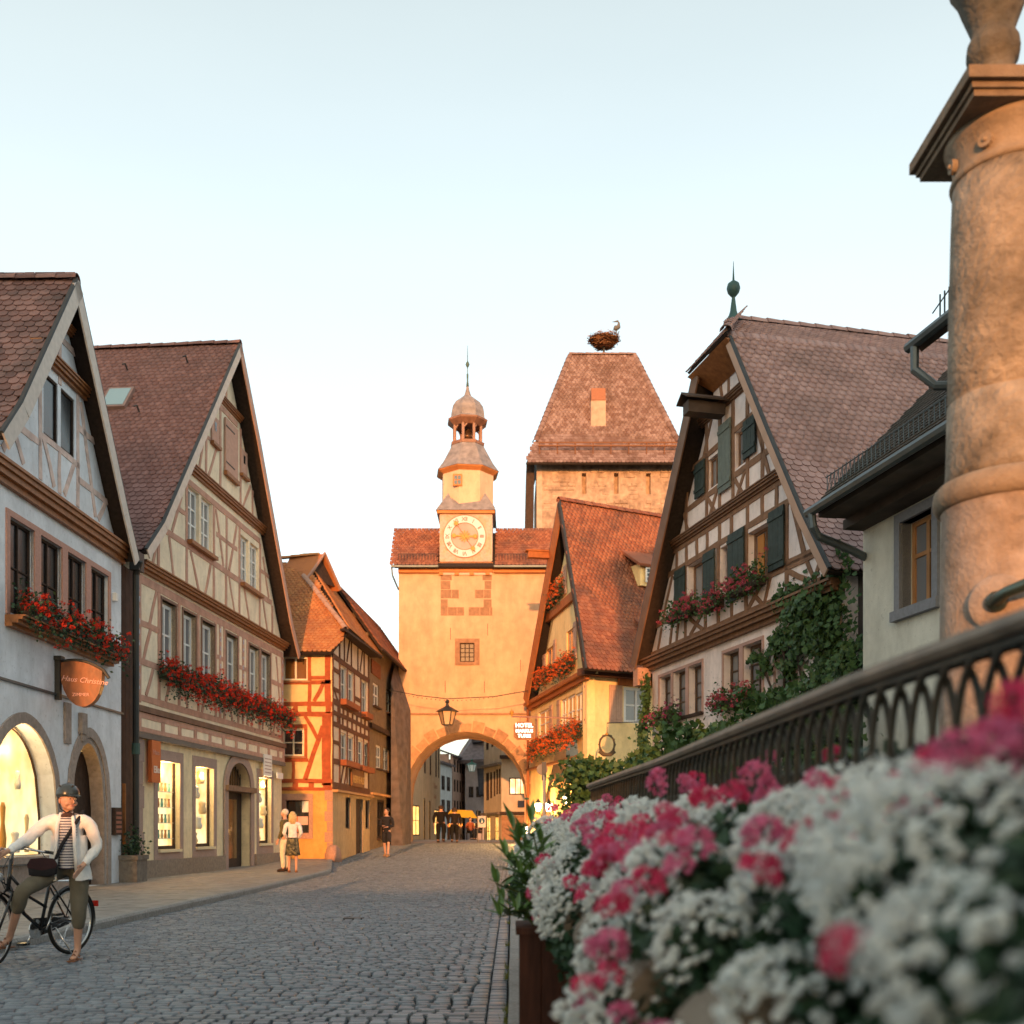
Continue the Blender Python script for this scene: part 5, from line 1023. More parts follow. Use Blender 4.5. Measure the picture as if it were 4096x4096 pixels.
# angled house at the right of the lane
FD = Fr(-1.75, 66, .30, -1); FD2 = Fr(-.62, 62.2, 1, 0)
PLD = mat('plaster_far_beige', (.56, .47, .36), .9, .08, 3, col2=(.48, .40, .3))
dh_ = far_house('far_house', 'beige angled house with lit bay window behind the right side of the arch', FD, 3.95, .6, 9.2, PLD, [(.5, 1.1, 6.2, 7.8), (1.7, 2.2, 6.3, 7.8), (.5, 1.2, 3.1, 4.8), (1.4, 1.9, 3.2, 4.8), (2.2, 2.6, 3.3, 4.8), (2.8, 3.2, 3.4, 4.9), (3.35, 3.75, 3.4, 4.9), (.6, 1.5, .3, 2.1, LIT_Y), (2.5, 3.3, .3, 2.1, LIT_Y)], (1, .3), 5, None)
q = [(-.3+.0, 0, 0)]
wD = [rect(.45, 1.5, 3.35, 4.35), rect(-.0+.2, .9-.2, 7.0, 8.6)]
FD2.wall(dh_, rect(0, 4, -.4, 9.2), wD, PLD, .2, 'front_wall')
window(FD2, dh_, .45, 1.5, 3.35, 4.35, DARKWOOD, lit('lit_bay', (1, .5, .15), (1, .75, .5), 1.0, 2), 3, 1, .08, .07); window(FD2, dh_, .2, .7, 7.0, 8.6, DARKWOOD, G_DARK, 2, 1, .08)
mb = MB(); FD2.box(mb, -.1, 4, 5.45, 5.65, 0, .35); FD2.box(mb, -.1, 4, 2.15, 2.35, 0, .2); mb.build('ledge', DARKWOOD, dh_)
mb = MB(); FD.box(mb, 0, 3.95, 5.1, 5.25, 0, .25); FD.box(mb, 0, 3.95, 2.2, 2.32, 0, .25); mb.build('ledge', MC['moulding_grey'], dh_)
mb = MB(); FD2.box(mb, .95, 1.5, 2.6, 3.0, 0, .1); mb.build('dark_sign', mat('sign_navy', (.03, .04, .07)), dh_)
mb = MB(); FD2.box(mb, 0, 4, -.4, 2.1, -.02, .04); mb.build('stone_base', STG, dh_)
deck(dh_, [FD.P(-.3, 9.1, .5), FD.P(4.2, 9.1, .5), FD.P(4.2, 11, -2), FD.P(-.3, 11, -2)], DARKWOOD, .12)
lantern((-2.65, 70, 5.15), .85, 'green topped lit street lantern seen through the gate arch', mat('milk_glass', (.6, .72, .72), .4, .02, emit=.12), mat('green_patina', (.04, .16, .12), .6))
# cafe under the arch
ca = thing('cafe_umbrella', 'yellow cafe awning given a faint glow on thin legs beyond the gate arch', 'umbrella', (-3.2, 62, .7))
YA = mat('awning_yellow', (.50, .28, .02), .8, .05, emit=.12)  # slight emission makes the canopy glow by itself, no lamp
mb = MB(); mb.hexa([(-3.75, 60.5, 2.05), (-2.0, 60.5, 1.95), (-2.0, 62, 1.95), (-3.75, 62, 2.05), (-3.5, 60.8, 2.45), (-2.3, 60.8, 2.4), (-2.3, 61.7, 2.4), (-3.5, 61.7, 2.45)]); mb.build('canopy', YA, ca)
mb = MB(); mb.tube([(-2.9, 61.2, .7), (-2.9, 61.2, 2.1)], .04, 6); mb.build('pole', IRON, ca)
for i, (x, y) in enumerate(((-3.6, 60.6), (-2.2, 60.4), (-2.9, 59.9))):
    tb_ = thing('cafe_table', ('round cafe table with orange flowers at left under the yellow awning', 'round cafe table with lantern at right under the yellow awning', 'round cafe table nearest the arch under the yellow awning')[i], 'table', (x, y, gz(y)), 0, 'cafe tables beyond the arch')
    z = gz(y); MB().lathe((x, y, z), [(.2, 0), (.03, .03), (.03, .70), (.38, .71), (.38, .74)], 10).build('table_body', DARKWOOD, tb_)
    MB().ball((x, y, z+.86), .11, 6).build('centrepiece', (mat('flame_orange', (.8, .25, .03), .5, emit=.8), LIT_Y, MC['flame_orange'])[i], tb_)
# a handicap / pedestrian sign in a frame
hs_ = thing('pavement_sign', 'blue round pedestrian sign in a black frame under the right of the arch', 'sign', (-1.35, 53, gz(53)))
FE = Fr(-1.72, 52.5, 1, 0); z0 = gz(52.5)
mb = MB(); FE.box(mb, 0, .035, z0, z0+1.6, 0, .03); FE.box(mb, .42, .455, z0, z0+1.6, 0, .03); mb.build('frame', IRON, hs_)
mb = MB(); FE.box(mb, .035, .42, z0+.72, z0+1.28, 0, .02); bd = mb.build('board', mat('sign_lilac', (.55, .45, .48)), hs_)
mb = MB(); n = 20; mb.add([FE.P(.227+.15*math.cos(2*math.pi*i/n), z0+1.04+.15*math.sin(2*math.pi*i/n), .024) for i in range(n)], [tuple(range(n))]); mb.build('blue_disc', mat('sign_blue', (.02, .08, .15)), bd)
mb = MB(); FE.box(mb, .215, .24, z0+1.0, z0+1.1, .026, .028); FE.box(mb, .19, .27, z0+.95, z0+.99, .026, .028); FE.box(mb, .24, .275, z0+.99, z0+1.04, .026, .028); mb.ball(FE.P(.23, z0+1.125, .027), .018, 6); mb.build('pictogram', WHITE, bd)

# ------------------------------------------------------------------ house 5: yellow hotel
PL5 = mat('plaster_gold', (.90, .68, .34), .9, .06, 5, .2, 50, col2=(.84, .58, .25), c2scale=1)
TM5 = mat('timber_orange', (.38, .13, .04), .8, .15, 6, .2, 50, col2=(.28, .08, .03), c2scale=2)
SH5 = mat('shutter_rose', (.50, .32, .24), .8, .08, 8, .1)
F5 = Fr(.86, 49, .1965, -1); F5b = Fr(2.78, 39.2, 1.887, 1); bk5 = (1.887, 1)
h5 = thing('hotel_house', 'golden yellow gable house with red geranium boxes and wall lamps beside the gate', 'house', (3, 44, .5))
w5 = [rect(5.45, 6.35, 10.9, 11.75), rect(3.25, 4.7, 7.95, 9.05), rect(6.85, 8.0, 7.9, 9.15), rect(1.7, 3.9, 5.35, 6.5), rect(5.9, 6.9, 5.3, 6.55), rect(6.9, 8.2, 5.3, 6.55), rect(8.2, 9.4, 5.25, 6.5)]
d5_ = [arch(4.0, 5.0, .3, 2.7, 3.3, 6), rect(6.2, 7.3, .5, 3.15), rect(7.9, 9.1, 1.0, 3.2)]
p5L = [(7.45, 14.15), (2.0, 8.5), (.75, 7.2)]; p5R = [(7.45, 14.15), (10.6, 8.6), (11.4, 7.0)]
F5.wall(h5, [(0, -.1), (9.98, -.1), (9.98, 6.95), (10.4, 7.0), (10.0, 8.2), (7.4, 13.3), (1.5, 7.2), (0, 6.9)], w5+d5_, PL5, .3)
side(h5, F5, p5L, .45, bk5, 9, T_RED, tiled=False, barge=TM5, bargew=.45)
side(h5, F5, p5R, .45, bk5, 9, T_RED, w_=.19, exp=.17, barge=DARKWOOD, bargew=.12)
ridge_tiles(h5, F5.P(7.45, 14.22, .5), tuple(Vector(F5.P(7.45, 14.22, .5))+Vector((1.887, 1, 0)).normalized()*8.5), T_RED, .14)
F5b.wall(h5, rect(0, 8, -.1, 7.0), [rect(1.62, 2.75, 5.32, 6.66)], PL5, .3)
window(F5b, h5, 1.62, 2.75, 5.32, 6.66, WHITE, G_PALE, 2, 2, .06, .1, .05)
mb = MB(); F5b.box(mb, 1.35, 2.9, 6.7, 6.98, 0, .12); mb.build('lintel', TM5, h5)
mb = MB(); F5b.box(mb, -.4, 8, 6.95, 7.2, -.05, .45); mb.build('eave_board', mat('eave_dark', (.12, .05, .03)), h5)
for i in range(2): shutter(F5b, h5, .95+i*.3, 1.24+i*.3, 5.3, 6.7, SH5)
for q in w5: window(F5, h5, q[0][0], q[1][0], q[0][1], q[2][1], mat('frame_orange', (.55, .28, .1), .6) if q[0][1] > 7 else WHITE, G_PALE if q[0][1] > 7 else glass('glass_gold', (.6, .33, .1), .3), 2, 1 if q[0][1] > 7 else 2, .1, .08, .04)
for a, b, c, d_ in ((4.95, 5.4, 10.8, 11.7), (6.4, 6.95, 10.7, 11.85), (2.7, 3.2, 7.9, 8.9), (4.75, 5.15, 8.1, 9.2), (8.05, 8.55, 7.85, 9.3), (1.25, 1.65, 5.3, 6.4), (3.95, 4.5, 5.3, 6.55), (5.35, 5.85, 5.25, 6.6), (9.45, 9.9, 5.2, 6.75)): shutter(F5, h5, a, b, c, d_, SH5, planks=2)
mb = MB(); F5.box(mb, -.2, 10.3, 6.80, 7.12, 0, .16); F5.box(mb, -.2, 10.3, 7.0, 7.14, .14, .3); mb.build('storey_beam', TM5, h5)
mb = MB(); F5.box(mb, 3.7, 9.1, 10.15, 10.5, 0, .14); mb.build('gable_beam', TM5, h5)
mb = MB(); F5.box(mb, -.1, 9.8, 4.0, 4.1, 0, .2); mb.build('ledge', mat('ledge_brown', (.18, .07, .03)), h5)
for q in (d5_[1], d5_[2]): mb = MB(); F5.box(mb, q[0][0], q[1][0], q[0][1], q[2][1], -.25, -.2); mb.build('door', mat('door_orange', (.42, .2, .07), .6), h5)
mb = MB(); F5.box(mb, 4.0, 5.0, .3, 3.3, -.28, -.24); mb.build('door', mat('door_gold', (.6, .36, .12), .6), h5)
hb = MB(); F5.box(hb, 5.55, 5.85, 12.35, 12.6, .3, 1.35); F5.box(hb, 5.5, 5.9, 12.6, 12.66, .3, 1.45); hb.build('hoist_beam', TM5, h5)
mb = MB(); mb.tube([F5.P(.1, 6.9, .15), F5.P(.12, .8, .15)], .06, 8); mb.build('downpipe', mat('pipe_copper', (.25, .09, .04), .5), h5)
# dormers on the tiled slope
ea = Vector(F5.P(11.4, 7.0, .45)); e5 = Vector((1.887, 1, 0)).normalized(); r5 = Vector(F5.P(7.45, 14.15, .45))
for i, (a, hgt) in enumerate(((3.0, .17), (2.95, .52))):
    b = ea+(r5-ea)*hgt+e5*a; sd = Vector((e5.y, -e5.x, 0)); 
    if i == 0: b = ea+(r5-ea)*.10+e5*2.9
    c0 = b+sd*.25; mb = MB(); W2 = 1.0; H2 = .85; back_ = -sd*1.4
    mb.hexa([tuple(c0), tuple(c0+e5*W2), tuple(c0+e5*W2+back_), tuple(c0+back_), tuple(c0+Vector((0, 0, H2))), tuple(c0+e5*W2+Vector((0, 0, H2))), tuple(c0+e5*W2+back_+Vector((0, 0, H2))), tuple(c0+back_+Vector((0, 0, H2)))]); dq = mb.build('dormer', PL5, h5)
    up_ = (-sd*1.0+Vector((0, 0, .62))).normalized(); q0 = c0+sd*.25-e5*.2+Vector((0, 0, H2-.06))
    mb = MB(); mb.slab([tuple(q0), tuple(q0+e5*(W2+.4)), tuple(q0+e5*(W2+.4)+up_*2.6), tuple(q0+up_*2.6)], up_.cross(e5)*-1, .1); mb.build('dormer_roof', T_RED, dq)
    Fd = Fr(c0.x, c0.y, e5.x, e5.y); window(Fd, h5, .18, .84, c0.z+.12, c0.z+H2-.15, WHITE, G_DARK, 2, 3, -.08, .06, name='dormer_window')
def fb5(a, b, z0, z1, lab, **k): return flower_box(F5, a, b, z0, z1, lab, 'flower boxes along the street', ORANGE_RED, dens=1.1, share=1.3, drop=.5, **k)
fb5(4.9, 6.7, 10.75, 11.4, 'topmost geranium box under the gable window of the golden hotel'); fb5(2.5, 4.8, 7.75, 8.2, 'left geranium box of the pair in the gable of the golden hotel'); fb5(5.6, 8.4, 7.6, 8.2, 'right geranium box of the pair in the gable of the golden hotel')
fb5(.9, 4.6, 4.75, 5.3, 'left orange red geranium box over the ledge of the golden hotel'); fb5(5.0, 9.4, 4.75, 5.45, 'right orange red geranium box over the ledge of the golden hotel')
# hotel sign on its bracket
hg = thing('hotel_sign', 'glowing white octagonal hotel sign on a long iron bracket by the gate', 'sign', (1.0, 44, 5.2))
Y = 41.5; k = Y/4240
def at(px, py, Y=Y): return ((px-2048)/4240*Y, Y, CH+(3322-py)/4240*Y)
FH = Fr(0, Y, 1, 0)
def octp(x0, x1, z0, z1, c): return [(x0+c, z0), (x1-c, z0), (x1, z0+c), (x1, z1-c), (x1-c, z1), (x0+c, z1), (x0, z1-c), (x0, z0+c)]
a0 = at(2055, 2960); a1 = at(2139, 2888); pts = octp(a0[0], a1[0], a0[2], a1[2], .13)
mb = MB(); mb.slab([FH.P(x, z, .1) for x, z in pts], (0, -1, 0), .2); mb.build('case', mat('sign_case', (.30, .13, .06), .6), hg)
pts = octp(a0[0]+.07, a1[0]-.07, a0[2]+.05, a1[2]-.06, .1); mb = MB(); mb.slab([FH.P(x, z, .115) for x, z in pts], (0, -1, 0), .01); mb.build('face', mat('sign_case_dark', (.22, .10, .05), .6), hg)
WL = mat('neon_white', (.85, 1, .93), .5, 0, emit=.8); cxs = (a0[0]+a1[0])/2
for tx, z, h_ in (('HOTEL', .49, .22), ('MARKUS', .29, .175), ('TURM', .09, .19)): text(hg, tx, FH, cxs, a0[2]+z, .13, h_, WL, align='CENTER', bold=.006)
mb = MB(); mb.tube([at(2046, 2866), at(2375, 2875)], .03, 6); mb.tube([at(2375, 2870), at(2375, 2985)], .03, 6); mb.tube([at(2080, 2868), at(2080, 2890)], .015, 5); mb.tube([at(2115, 2868), at(2115, 2890)], .015, 5)
for i in range(5):
    c = at(2200+i*35, 2905); mb.tube([(c[0]+.12*math.cos(a/8*6.28)*(1-a/12), c[1], c[2]+.14*math.sin(a/8*6.28)*(1-a/12)) for a in range(9)], .014, 4)
mb.build('bracket', mat('iron_rose', (.30, .16, .14), .6), hg)
mb = MB(); mb.ball(at(2047, 2850), .09, 6); mb.tube([at(2047, 2866), at(2045, 2830)], [.05, .005], 5); mb.build('gilded_finial', GOLD, hg)
# wreath sign
wg = thing('wreath_sign', 'open oval wreath shaped iron sign hanging before the golden wall', 'sign', at(2428, 2980, 37))
c = at(2428, 2978, 37); mb = MB(); mb.tube([(c[0]+.26*math.cos(a/24*6.283), c[1], c[2]+.33*math.sin(a/24*6.283)) for a in range(25)], .035, 6)
for a in range(0, 24, 2): mb.ball((c[0]+.27*math.cos(a/24*6.283), c[1], c[2]+.34*math.sin(a/24*6.283)), .05, 5)
mb.tube([(c[0]-.28, c[1], c[2]-.24), (c[0]-.12, c[1], c[2]-.36), (c[0]+.12, c[1], c[2]-.36), (c[0]+.28, c[1], c[2]-.24)], .06, 6); mb.build('wreath', mat('wreath_iron', (.10, .07, .04), .7), wg)
mb = MB(); mb.tube([(c[0], c[1], c[2]+.33), (c[0], c[1], c[2]+.75), (c[0]+1.4, c[1], c[2]+.8)], .018, 5); mb.build('hanger', IRON, wg)
MB().ball((c[0], c[1], c[2]+.36), .06, 6).build('crown', GOLD, wg)
# round back-facing traffic sign
rs = thing('traffic_sign', 'round traffic sign seen from behind on a thin grey pole by the hotel', 'sign', at(2175, 3560, 24))
Yt = 24.; c = at(2172, 3078, Yt); MB().tube([at(2177, 3100, Yt-.05), (at(2177, 0, Yt)[0], Yt, 0)], .035, 8).build('pole', mat('pole_grey', (.35, .35, .36), .5, metal=.5), rs)
mb = MB(); mb.tube([(c[0]-.02, Yt-.03, c[2]), (c[0]-.02, Yt+.0, c[2])], .125, 20); mb.build('disc', mat('sign_back', (.22, .19, .17), .6), rs)
mb = MB(); mb.box(c[0]-.03, c[0]+.07, Yt-.07, Yt-.04, c[2]-.25, c[2]+.17); mb.build('dark_case', mat('case_dark', (.05, .05, .06), .5), rs)
# wall lamps of the hotel, lit
lp5 = [(4.2, 2.35, 'left'), (5.6, 2.30, 'middle'), (8.6, 2.6, 'right')]
for i, (s_, z, w_) in enumerate(((3.2, 2.3, 'lit globe wall lamp of the hotel nearest the gate arch'), (5.2, 2.25, 'lit globe wall lamp of the hotel between the two doors'), (8.3, 2.45, 'lit globe wall lamp of the hotel above the yellow flowers'), (.4, 1.3, 'low lit lantern beside the laurel bush under the arch'))):
    c = F5.P(s_, z, .35); t = thing('wall_lamp', w_, 'lamp', c, 0, 'lit lamps of the hotel'); MB().lathe(c, [(.08, -.2), (.15, .05), (.13, .12), (.05, .2)], 8).build('glass_body', BULB, t); MB().lathe(c, [(.17, .12), (.05, .26), (.02, .32)], 8).build('cap', IRON, t)
    mb = MB(); mb.tube([F5.P(s_, z-.2, .35), F5.P(s_, z-.45, .2), F5.P(s_, z-.4, 0)], .02, 5); mb.build('arm', IRON, t)
    l = bpy.data.lights.new('lamp_light', 'POINT'); l.energy = 130; l.color = (1, .50, .14); l.shadow_soft_size = .12; lo = bpy.data.objects.new('lamp_light', l); COL.objects.link(lo); lo.location = F5.P(s_, z+.02, .62)
def py_(): return (1.6+random.gauss(0, .35), 38.0+random.gauss(0, .5), 1.2+random.gauss(0, .35))
yb = thing('yellow_shrub', 'yellow green lit shrub in front of the hotel wall lamps', 'shrub', (1.6, 38, .2)); v, f = leafquad()
kind(joined(v, f, scatter(700, py_, .07, .14), 'foliage', mat('leaf_yellow', (.30, .30, .04), .6, .3, 20), yb), 'stuff'); MB().tube([(1.6, 38, .1), (1.6, 38, 1.2)], .04, 5).build('stem', DARKWOOD, yb)
# ------------------------------------------------------------------ house 6: big timbered gable on the right
PL6 = mat('plaster_blush', (.84, .72, .69), .9, .06, 6, .25, 60, col2=(.74, .61, .58), c2scale=1.0)
TM6 = mat('timber_oak', (.25, .135, .08), .85, .2, 6, .4, 50, col2=(.17, .085, .05), c2scale=2)
SH6 = mat('shutter_green', (.03, .045, .042), .7, .25, 8, .2); SH6B = mat('shutter_grey_green', (.13, .155, .14), .75, .15, 8, .2)
CORN6 = mat('cornice_oak', (.19, .095, .05), .6, .3, 9, .2, 40)
F6 = Fr(3.36, 28, .247, -1); bk6 = (4.45, 1)
h6 = thing('gabled_house', 'large pinkish timbered gable house with green shutters, finial and climbing vine', 'house', (5, 23, 0))
wl = [(1.45, 2.22), (2.34, 3.12), (3.28, 4.04), (5.16, 5.94), (6.12, 6.95), (7.5, 8.3)]
h6l = [rect(a, b, 3.95, 5.08) for a, b in wl]
h6m = [rect(3.2, 4.18, 6.35, 7.46), rect(4.98, 5.50, 6.2, 7.42), rect(6.28, 7.32, 6.25, 7.38)]
h6u = [rect(4.35, 4.92, 8.88, 9.55), rect(5.72, 6.2, 8.9, 9.66)]
o6 = [(.95, -.1), (9.9, -.1), (9.9, 5.85), (8.1, 8.25), (6.3, 11.1), (6.2, 11.3), (4.7, 11.3), (4.6, 10.8), (3.4, 9.2), (1.95, 7.3), (.95, 5.85)]
F6.wall(h6, o6, h6l+h6m+h6u, PL6, .3)
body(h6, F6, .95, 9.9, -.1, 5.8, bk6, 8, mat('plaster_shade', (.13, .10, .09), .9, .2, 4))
p6L = [(4.55, 11.36), (3.38, 9.62), (2.08, 7.75), (.6, 5.55)]; p6R = [(6.3, 11.36), (7.98, 8.78), (9.2, 6.95), (10.15, 5.68)]
side(h6, F6, p6R, .42, bk6, 11, T_PINK, w_=.18, exp=.16, barge=mat('bargeboard_tan', (.42, .27, .2), .7, .1), bargew=.14)
side(h6, F6, p6L, .42, bk6, 6, T_PINK, tiled=False, barge=mat('bargeboard_brown', (.16, .085, .05), .7, .2), bargew=.34)
side(h6, F6, [(5.42, 12.62), (6.3, 11.36)], .42, bk6, 11, T_PINK, w_=.18, exp=.16, limit=0, hcut=lambda aa, b, A, B, H: aa < .1+(b/H)*.72, deckm=mat('hip_void', (.3, .18, .18))) if 0 else None
e6 = Vector((4.45, 1, 0)).normalized(); AP = Vector(F6.P(5.0, 12.42, -.3)); TL = Vector(F6.P(4.45, 11.42, .55)); TR = Vector(F6.P(6.42, 11.42, .55)); VR = Vector(F6.P(6.3, 11.36, .42)); VL = Vector(F6.P(4.55, 11.36, .42))
deck(h6, [tuple(VR-Vector((0,0,.02))), tuple(VR+e6*11), tuple(AP+e6*10.4), tuple(AP)], MC['roof_boards'], .05); deck(h6, [tuple(VL), tuple(VL+e6*11), tuple(AP+e6*10.4), tuple(AP)], MC['roof_boards'], .05)
upR = AP-VR; upR = upR-e6*upR.dot(e6); HR = upR.length; skew = (AP-VR).dot(e6)
tile_plane(h6, VR+Vector((0, 0, .02)), e6, upR, lambda a, b: a > skew*b/HR-.05 and b < HR, 11, HR, T_PINK, .18, .16, limit=0)
hipu = AP-(TL+TR)/2; eh = (TR-TL).normalized(); Lh = (TR-TL).length; hipu = hipu-eh*hipu.dot(eh); Hh_ = hipu.length
deck(h6, [tuple(TL), tuple(TR), tuple(AP)], MC['roof_boards'], .06)
tile_plane(h6, TL, eh, hipu, lambda a, b: b*.5*Lh/Hh_-.08 < a < Lh-b*.5*Lh/Hh_+.02 and b < Hh_, Lh, Hh_, T_PINK, .18, .16, limit=0)
ridge_tiles(h6, tuple(AP+Vector((0, 0, .03))), tuple(AP+e6*10.4+Vector((0, 0, .03))), T_PINK, .12); ridge_tiles(h6, tuple(TR+Vector((0, 0, .05))), tuple(TR*.14+AP*.86+Vector((0, 0, .03))), T_PINK, .12, .3)
mb = MB(); mb.add([tuple(TL-Vector((0, 0, .1))), tuple(TR-Vector((0, 0, .1))), F6.P(6.25, 10.95, .02), F6.P(4.65, 10.95, .02), F6.P(6.3, 11.3, .02), F6.P(4.6, 11.3, .02)], [(0, 1, 2, 3), (1, 4, 2), (0, 3, 5)]); mb.build('hip_soffit', CORN, h6)
c = tuple(AP+Vector((0, 0, -.05))); MB().lathe(c, [(.22, 0), (.12, .10), (.075, .25), (.04, .52), (.035, .56), (.06, .58), (.125, .66), (.15, .75), (.125, .85), (.05, .91), (.025, .93), (.018, 1.05), (.004, 1.35)], 14).build('finial', mat('patina_dark', (.035, .085, .085), .5, .2), h6, True)
S6 = [(.9, 5.72, 9.95, 5.72, .18), (1.2, 6.42, 2.95, 6.42), (3.0, 6.28, 9.3, 6.28), (1.9, 7.52, 8.5, 7.52), (2.35, 8.02, 7.95, 8.02, .16), (3.45, 9.65, 7.0, 9.75), (3.2, 8.78, 7.5, 8.78), (3.9, 10.45, 6.6, 10.45, .15), (7.4, 6.36, 9.3, 6.36)]
for x in (3.08, 4.22, 4.9, 5.56, 6.24, 7.95): S6.append((x, 5.8, x, 7.5, .13))
for x in (2.55, 3.15, 3.75, 4.3, 4.95, 5.55, 6.3, 6.95, 7.55, 8.15): S6.append((x, 7.55, x, 8.0, .12))
for x in (3.15, 4.28, 4.95, 5.62, 6.3, 6.95): S6.append((x, 8.1, x, min(10.4, 8.1+(x-2.4)*1.45, 8.1+(8.0-x)*1.5), .13))
S6 += [(3.35, 5.8, 4.1, 6.2, .1), (4.1, 5.8, 3.35, 6.2, .1), (6.3, 5.8, 6.95, 6.22, .1), (6.95, 5.8, 6.3, 6.22, .1), (7.3, 6.25, 7.05, 5.8, .1), (8.0, 6.2, 8.75, 5.85, .1), (1.6, 6.3, 1.35, 5.8, .1), (2.15, 5.8, 2.6, 7.4, .11), (1.7, 6.5, 2.3, 7.45, .1), (2.55, 5.8, 2.7, 6.35, .1), (8.15, 7.5, 8.6, 6.4, .12), (9.3, 6.3, 9.0, 5.85, .11), (8.6, 6.4, 8.95, 5.85, .1),
 (3.35, 8.1, 3.0, 8.75, .1), (5.65, 8.12, 6.2, 8.75, .1), (6.2, 8.12, 5.65, 8.75, .1), (4.3, 8.12, 4.85, 8.75, .1), (4.85, 8.12, 4.3, 8.75, .1), (6.9, 9.7, 6.45, 10.3, .1), (7.0, 8.8, 7.3, 8.15, .1), (6.6, 9.65, 7.0, 8.85, .1), (4.1, 9.7, 4.55, 10.4, .1), (5.15, 10.5, 4.95, 11.2, .1), (5.4, 10.5, 5.4, 11.2, .1), (5.7, 11.2, 6.05, 10.5, .1), (5.0, 9.85, 5.0, 10.45, .13), (5.62, 9.8, 5.62, 10.4, .13)]
beams(F6, h6, TM6, S6, .13, .02, 'timber')
cornice(F6, h6, CORN6, .75, 9.95, 5.32, .30, .30); cornice(F6, h6, CORN6, 2.15, 8.0, 8.05, .16, .18); cornice(F6, h6, CORN6, 3.75, 6.7, 10.4, .13, .16)
for a, b in wl: window(F6, h6, a, b, 3.95, 5.08, mat('frame_oak', (.09, .05, .03), .6, .2), G_PALE, 2, 3, .2, .07, .025, DARKWOOD)
for grp in (wl[0:3], wl[3:5], wl[5:6]):
    a, b = grp[0][0], grp[-1][1]; mb = MB(); F6.box(mb, a-.06, b+.06, 5.08, 5.15, 0, .031); F6.box(mb, a-.06, a, 3.92, 5.08, 0, .03); F6.box(mb, b, b+.06, 3.92, 5.08, 0, .03)
    for (p, q), (r_, t_) in zip(grp, grp[1:]): F6.box(mb, q, r_, 3.92, 5.08, 0, .03)
    mb.build('window_surround', mat('stone_blush', (.45, .28, .24), .9, .1), h6)
for q in h6m: window(F6, h6, q[0][0], q[1][0], q[0][1], q[2][1], TM6, G_PALE, 2, 1, .2, .06, .02); 
for q, f_ in ((h6m[1], .65), (h6m[2], .45)): mb = MB(); F6.box(mb, q[0][0]+.1+f_*.15, q[0][0]+.1+f_*.15+.28, q[0][1]+.1, q[2][1]-.1, -.16, -.14); mb.build('inner_shutter', mat('shutter_amber', (.42, .17, .04), .6), h6)
for q in h6u: window(F6, h6, q[0][0], q[1][0], q[0][1], q[2][1], TM6, G_PALE, 2, 1, .12, .05, .02)
for a, b, c_, d_ in ((2.54, 3.16, 6.35, 7.48), (4.20, 4.80, 6.35, 7.47), (5.48, 6.24, 6.10, 7.55), (7.31, 7.93, 6.33, 7.50), (3.74, 4.28, 8.85, 9.62), (6.2, 6.74, 8.92, 9.70)): shutter(F6, h6, a, b, c_, d_, SH6, planks=3, d=.045)
shutter(F6, h6, 5.0, 5.6, 8.58, 10.05, SH6B, 'hatch_shutter', 3, .04)
mb = MB(); F6.box(mb, 5.15, 5.45, 10.15, 10.4, .1, .95); mb.hexa([F6.P(5.02, 10.4, 1.05), F6.P(5.3, 10.56, 1.05), F6.P(5.3, 10.56, 0), F6.P(5.02, 10.4, 0), F6.P(5.02, 10.43, 1.05), F6.P(5.3, 10.6, 1.05), F6.P(5.3, 10.6, 0), F6.P(5.02, 10.43, 0)]); mb.hexa([F6.P(5.3, 10.56, 1.05), F6.P(5.58, 10.4, 1.05), F6.P(5.58, 10.4, 0), F6.P(5.3, 10.56, 0), F6.P(5.3, 10.6, 1.05), F6.P(5.58, 10.43, 1.05), F6.P(5.58, 10.43, 0), F6.P(5.3, 10.6, 0)])
mb.build('hoist_beam', mat('hoist_dark', (.06, .04, .03), .7, .3), h6)
mb = MB(); F6.box(mb, .62, .95, 4.95, 5.4, .05, .4); mb.build('corbel', ST3, h6)
for a, b, z0, z1, lb in ((2.6, 4.1, 6.2, 6.6, 'mixed red flower box at the left window of the middle gable floor'), (4.6, 5.4, 6.05, 6.5, 'greener flower box below the narrow middle gable window'), (6.0, 7.3, 6.1, 6.65, 'red and pink flower box beside the right green shutter of the gable')):
    flower_box(F6, a, b, z0, z1, lb, 'flower boxes of the shuttered gable', petal('geranium_dusty', (.50, .05, .05), (.60, .14, .22)), dens=.95, share=.75, drop=.2, leafm=LEAF, d0=.1)
flower_box(F6, 5.2, 6.8, 3.8, 4.2, 'dark red flower box on the sill under the paired lower windows', 'flower boxes of the shuttered gable', MC['geranium_dusty'], dens=.9, share=.9, drop=.1, leafm=LEAF, d0=.1)
flower_box(F6, 1.5, 3.0, 3.85, 4.15, 'small purple and red flower box at the triple lower windows', 'flower boxes of the shuttered gable', petal('petunia_purple', (.38, .12, .34), (.50, .05, .06)), dens=.9, share=.6, drop=.1, leafm=LEAF, d0=.1)
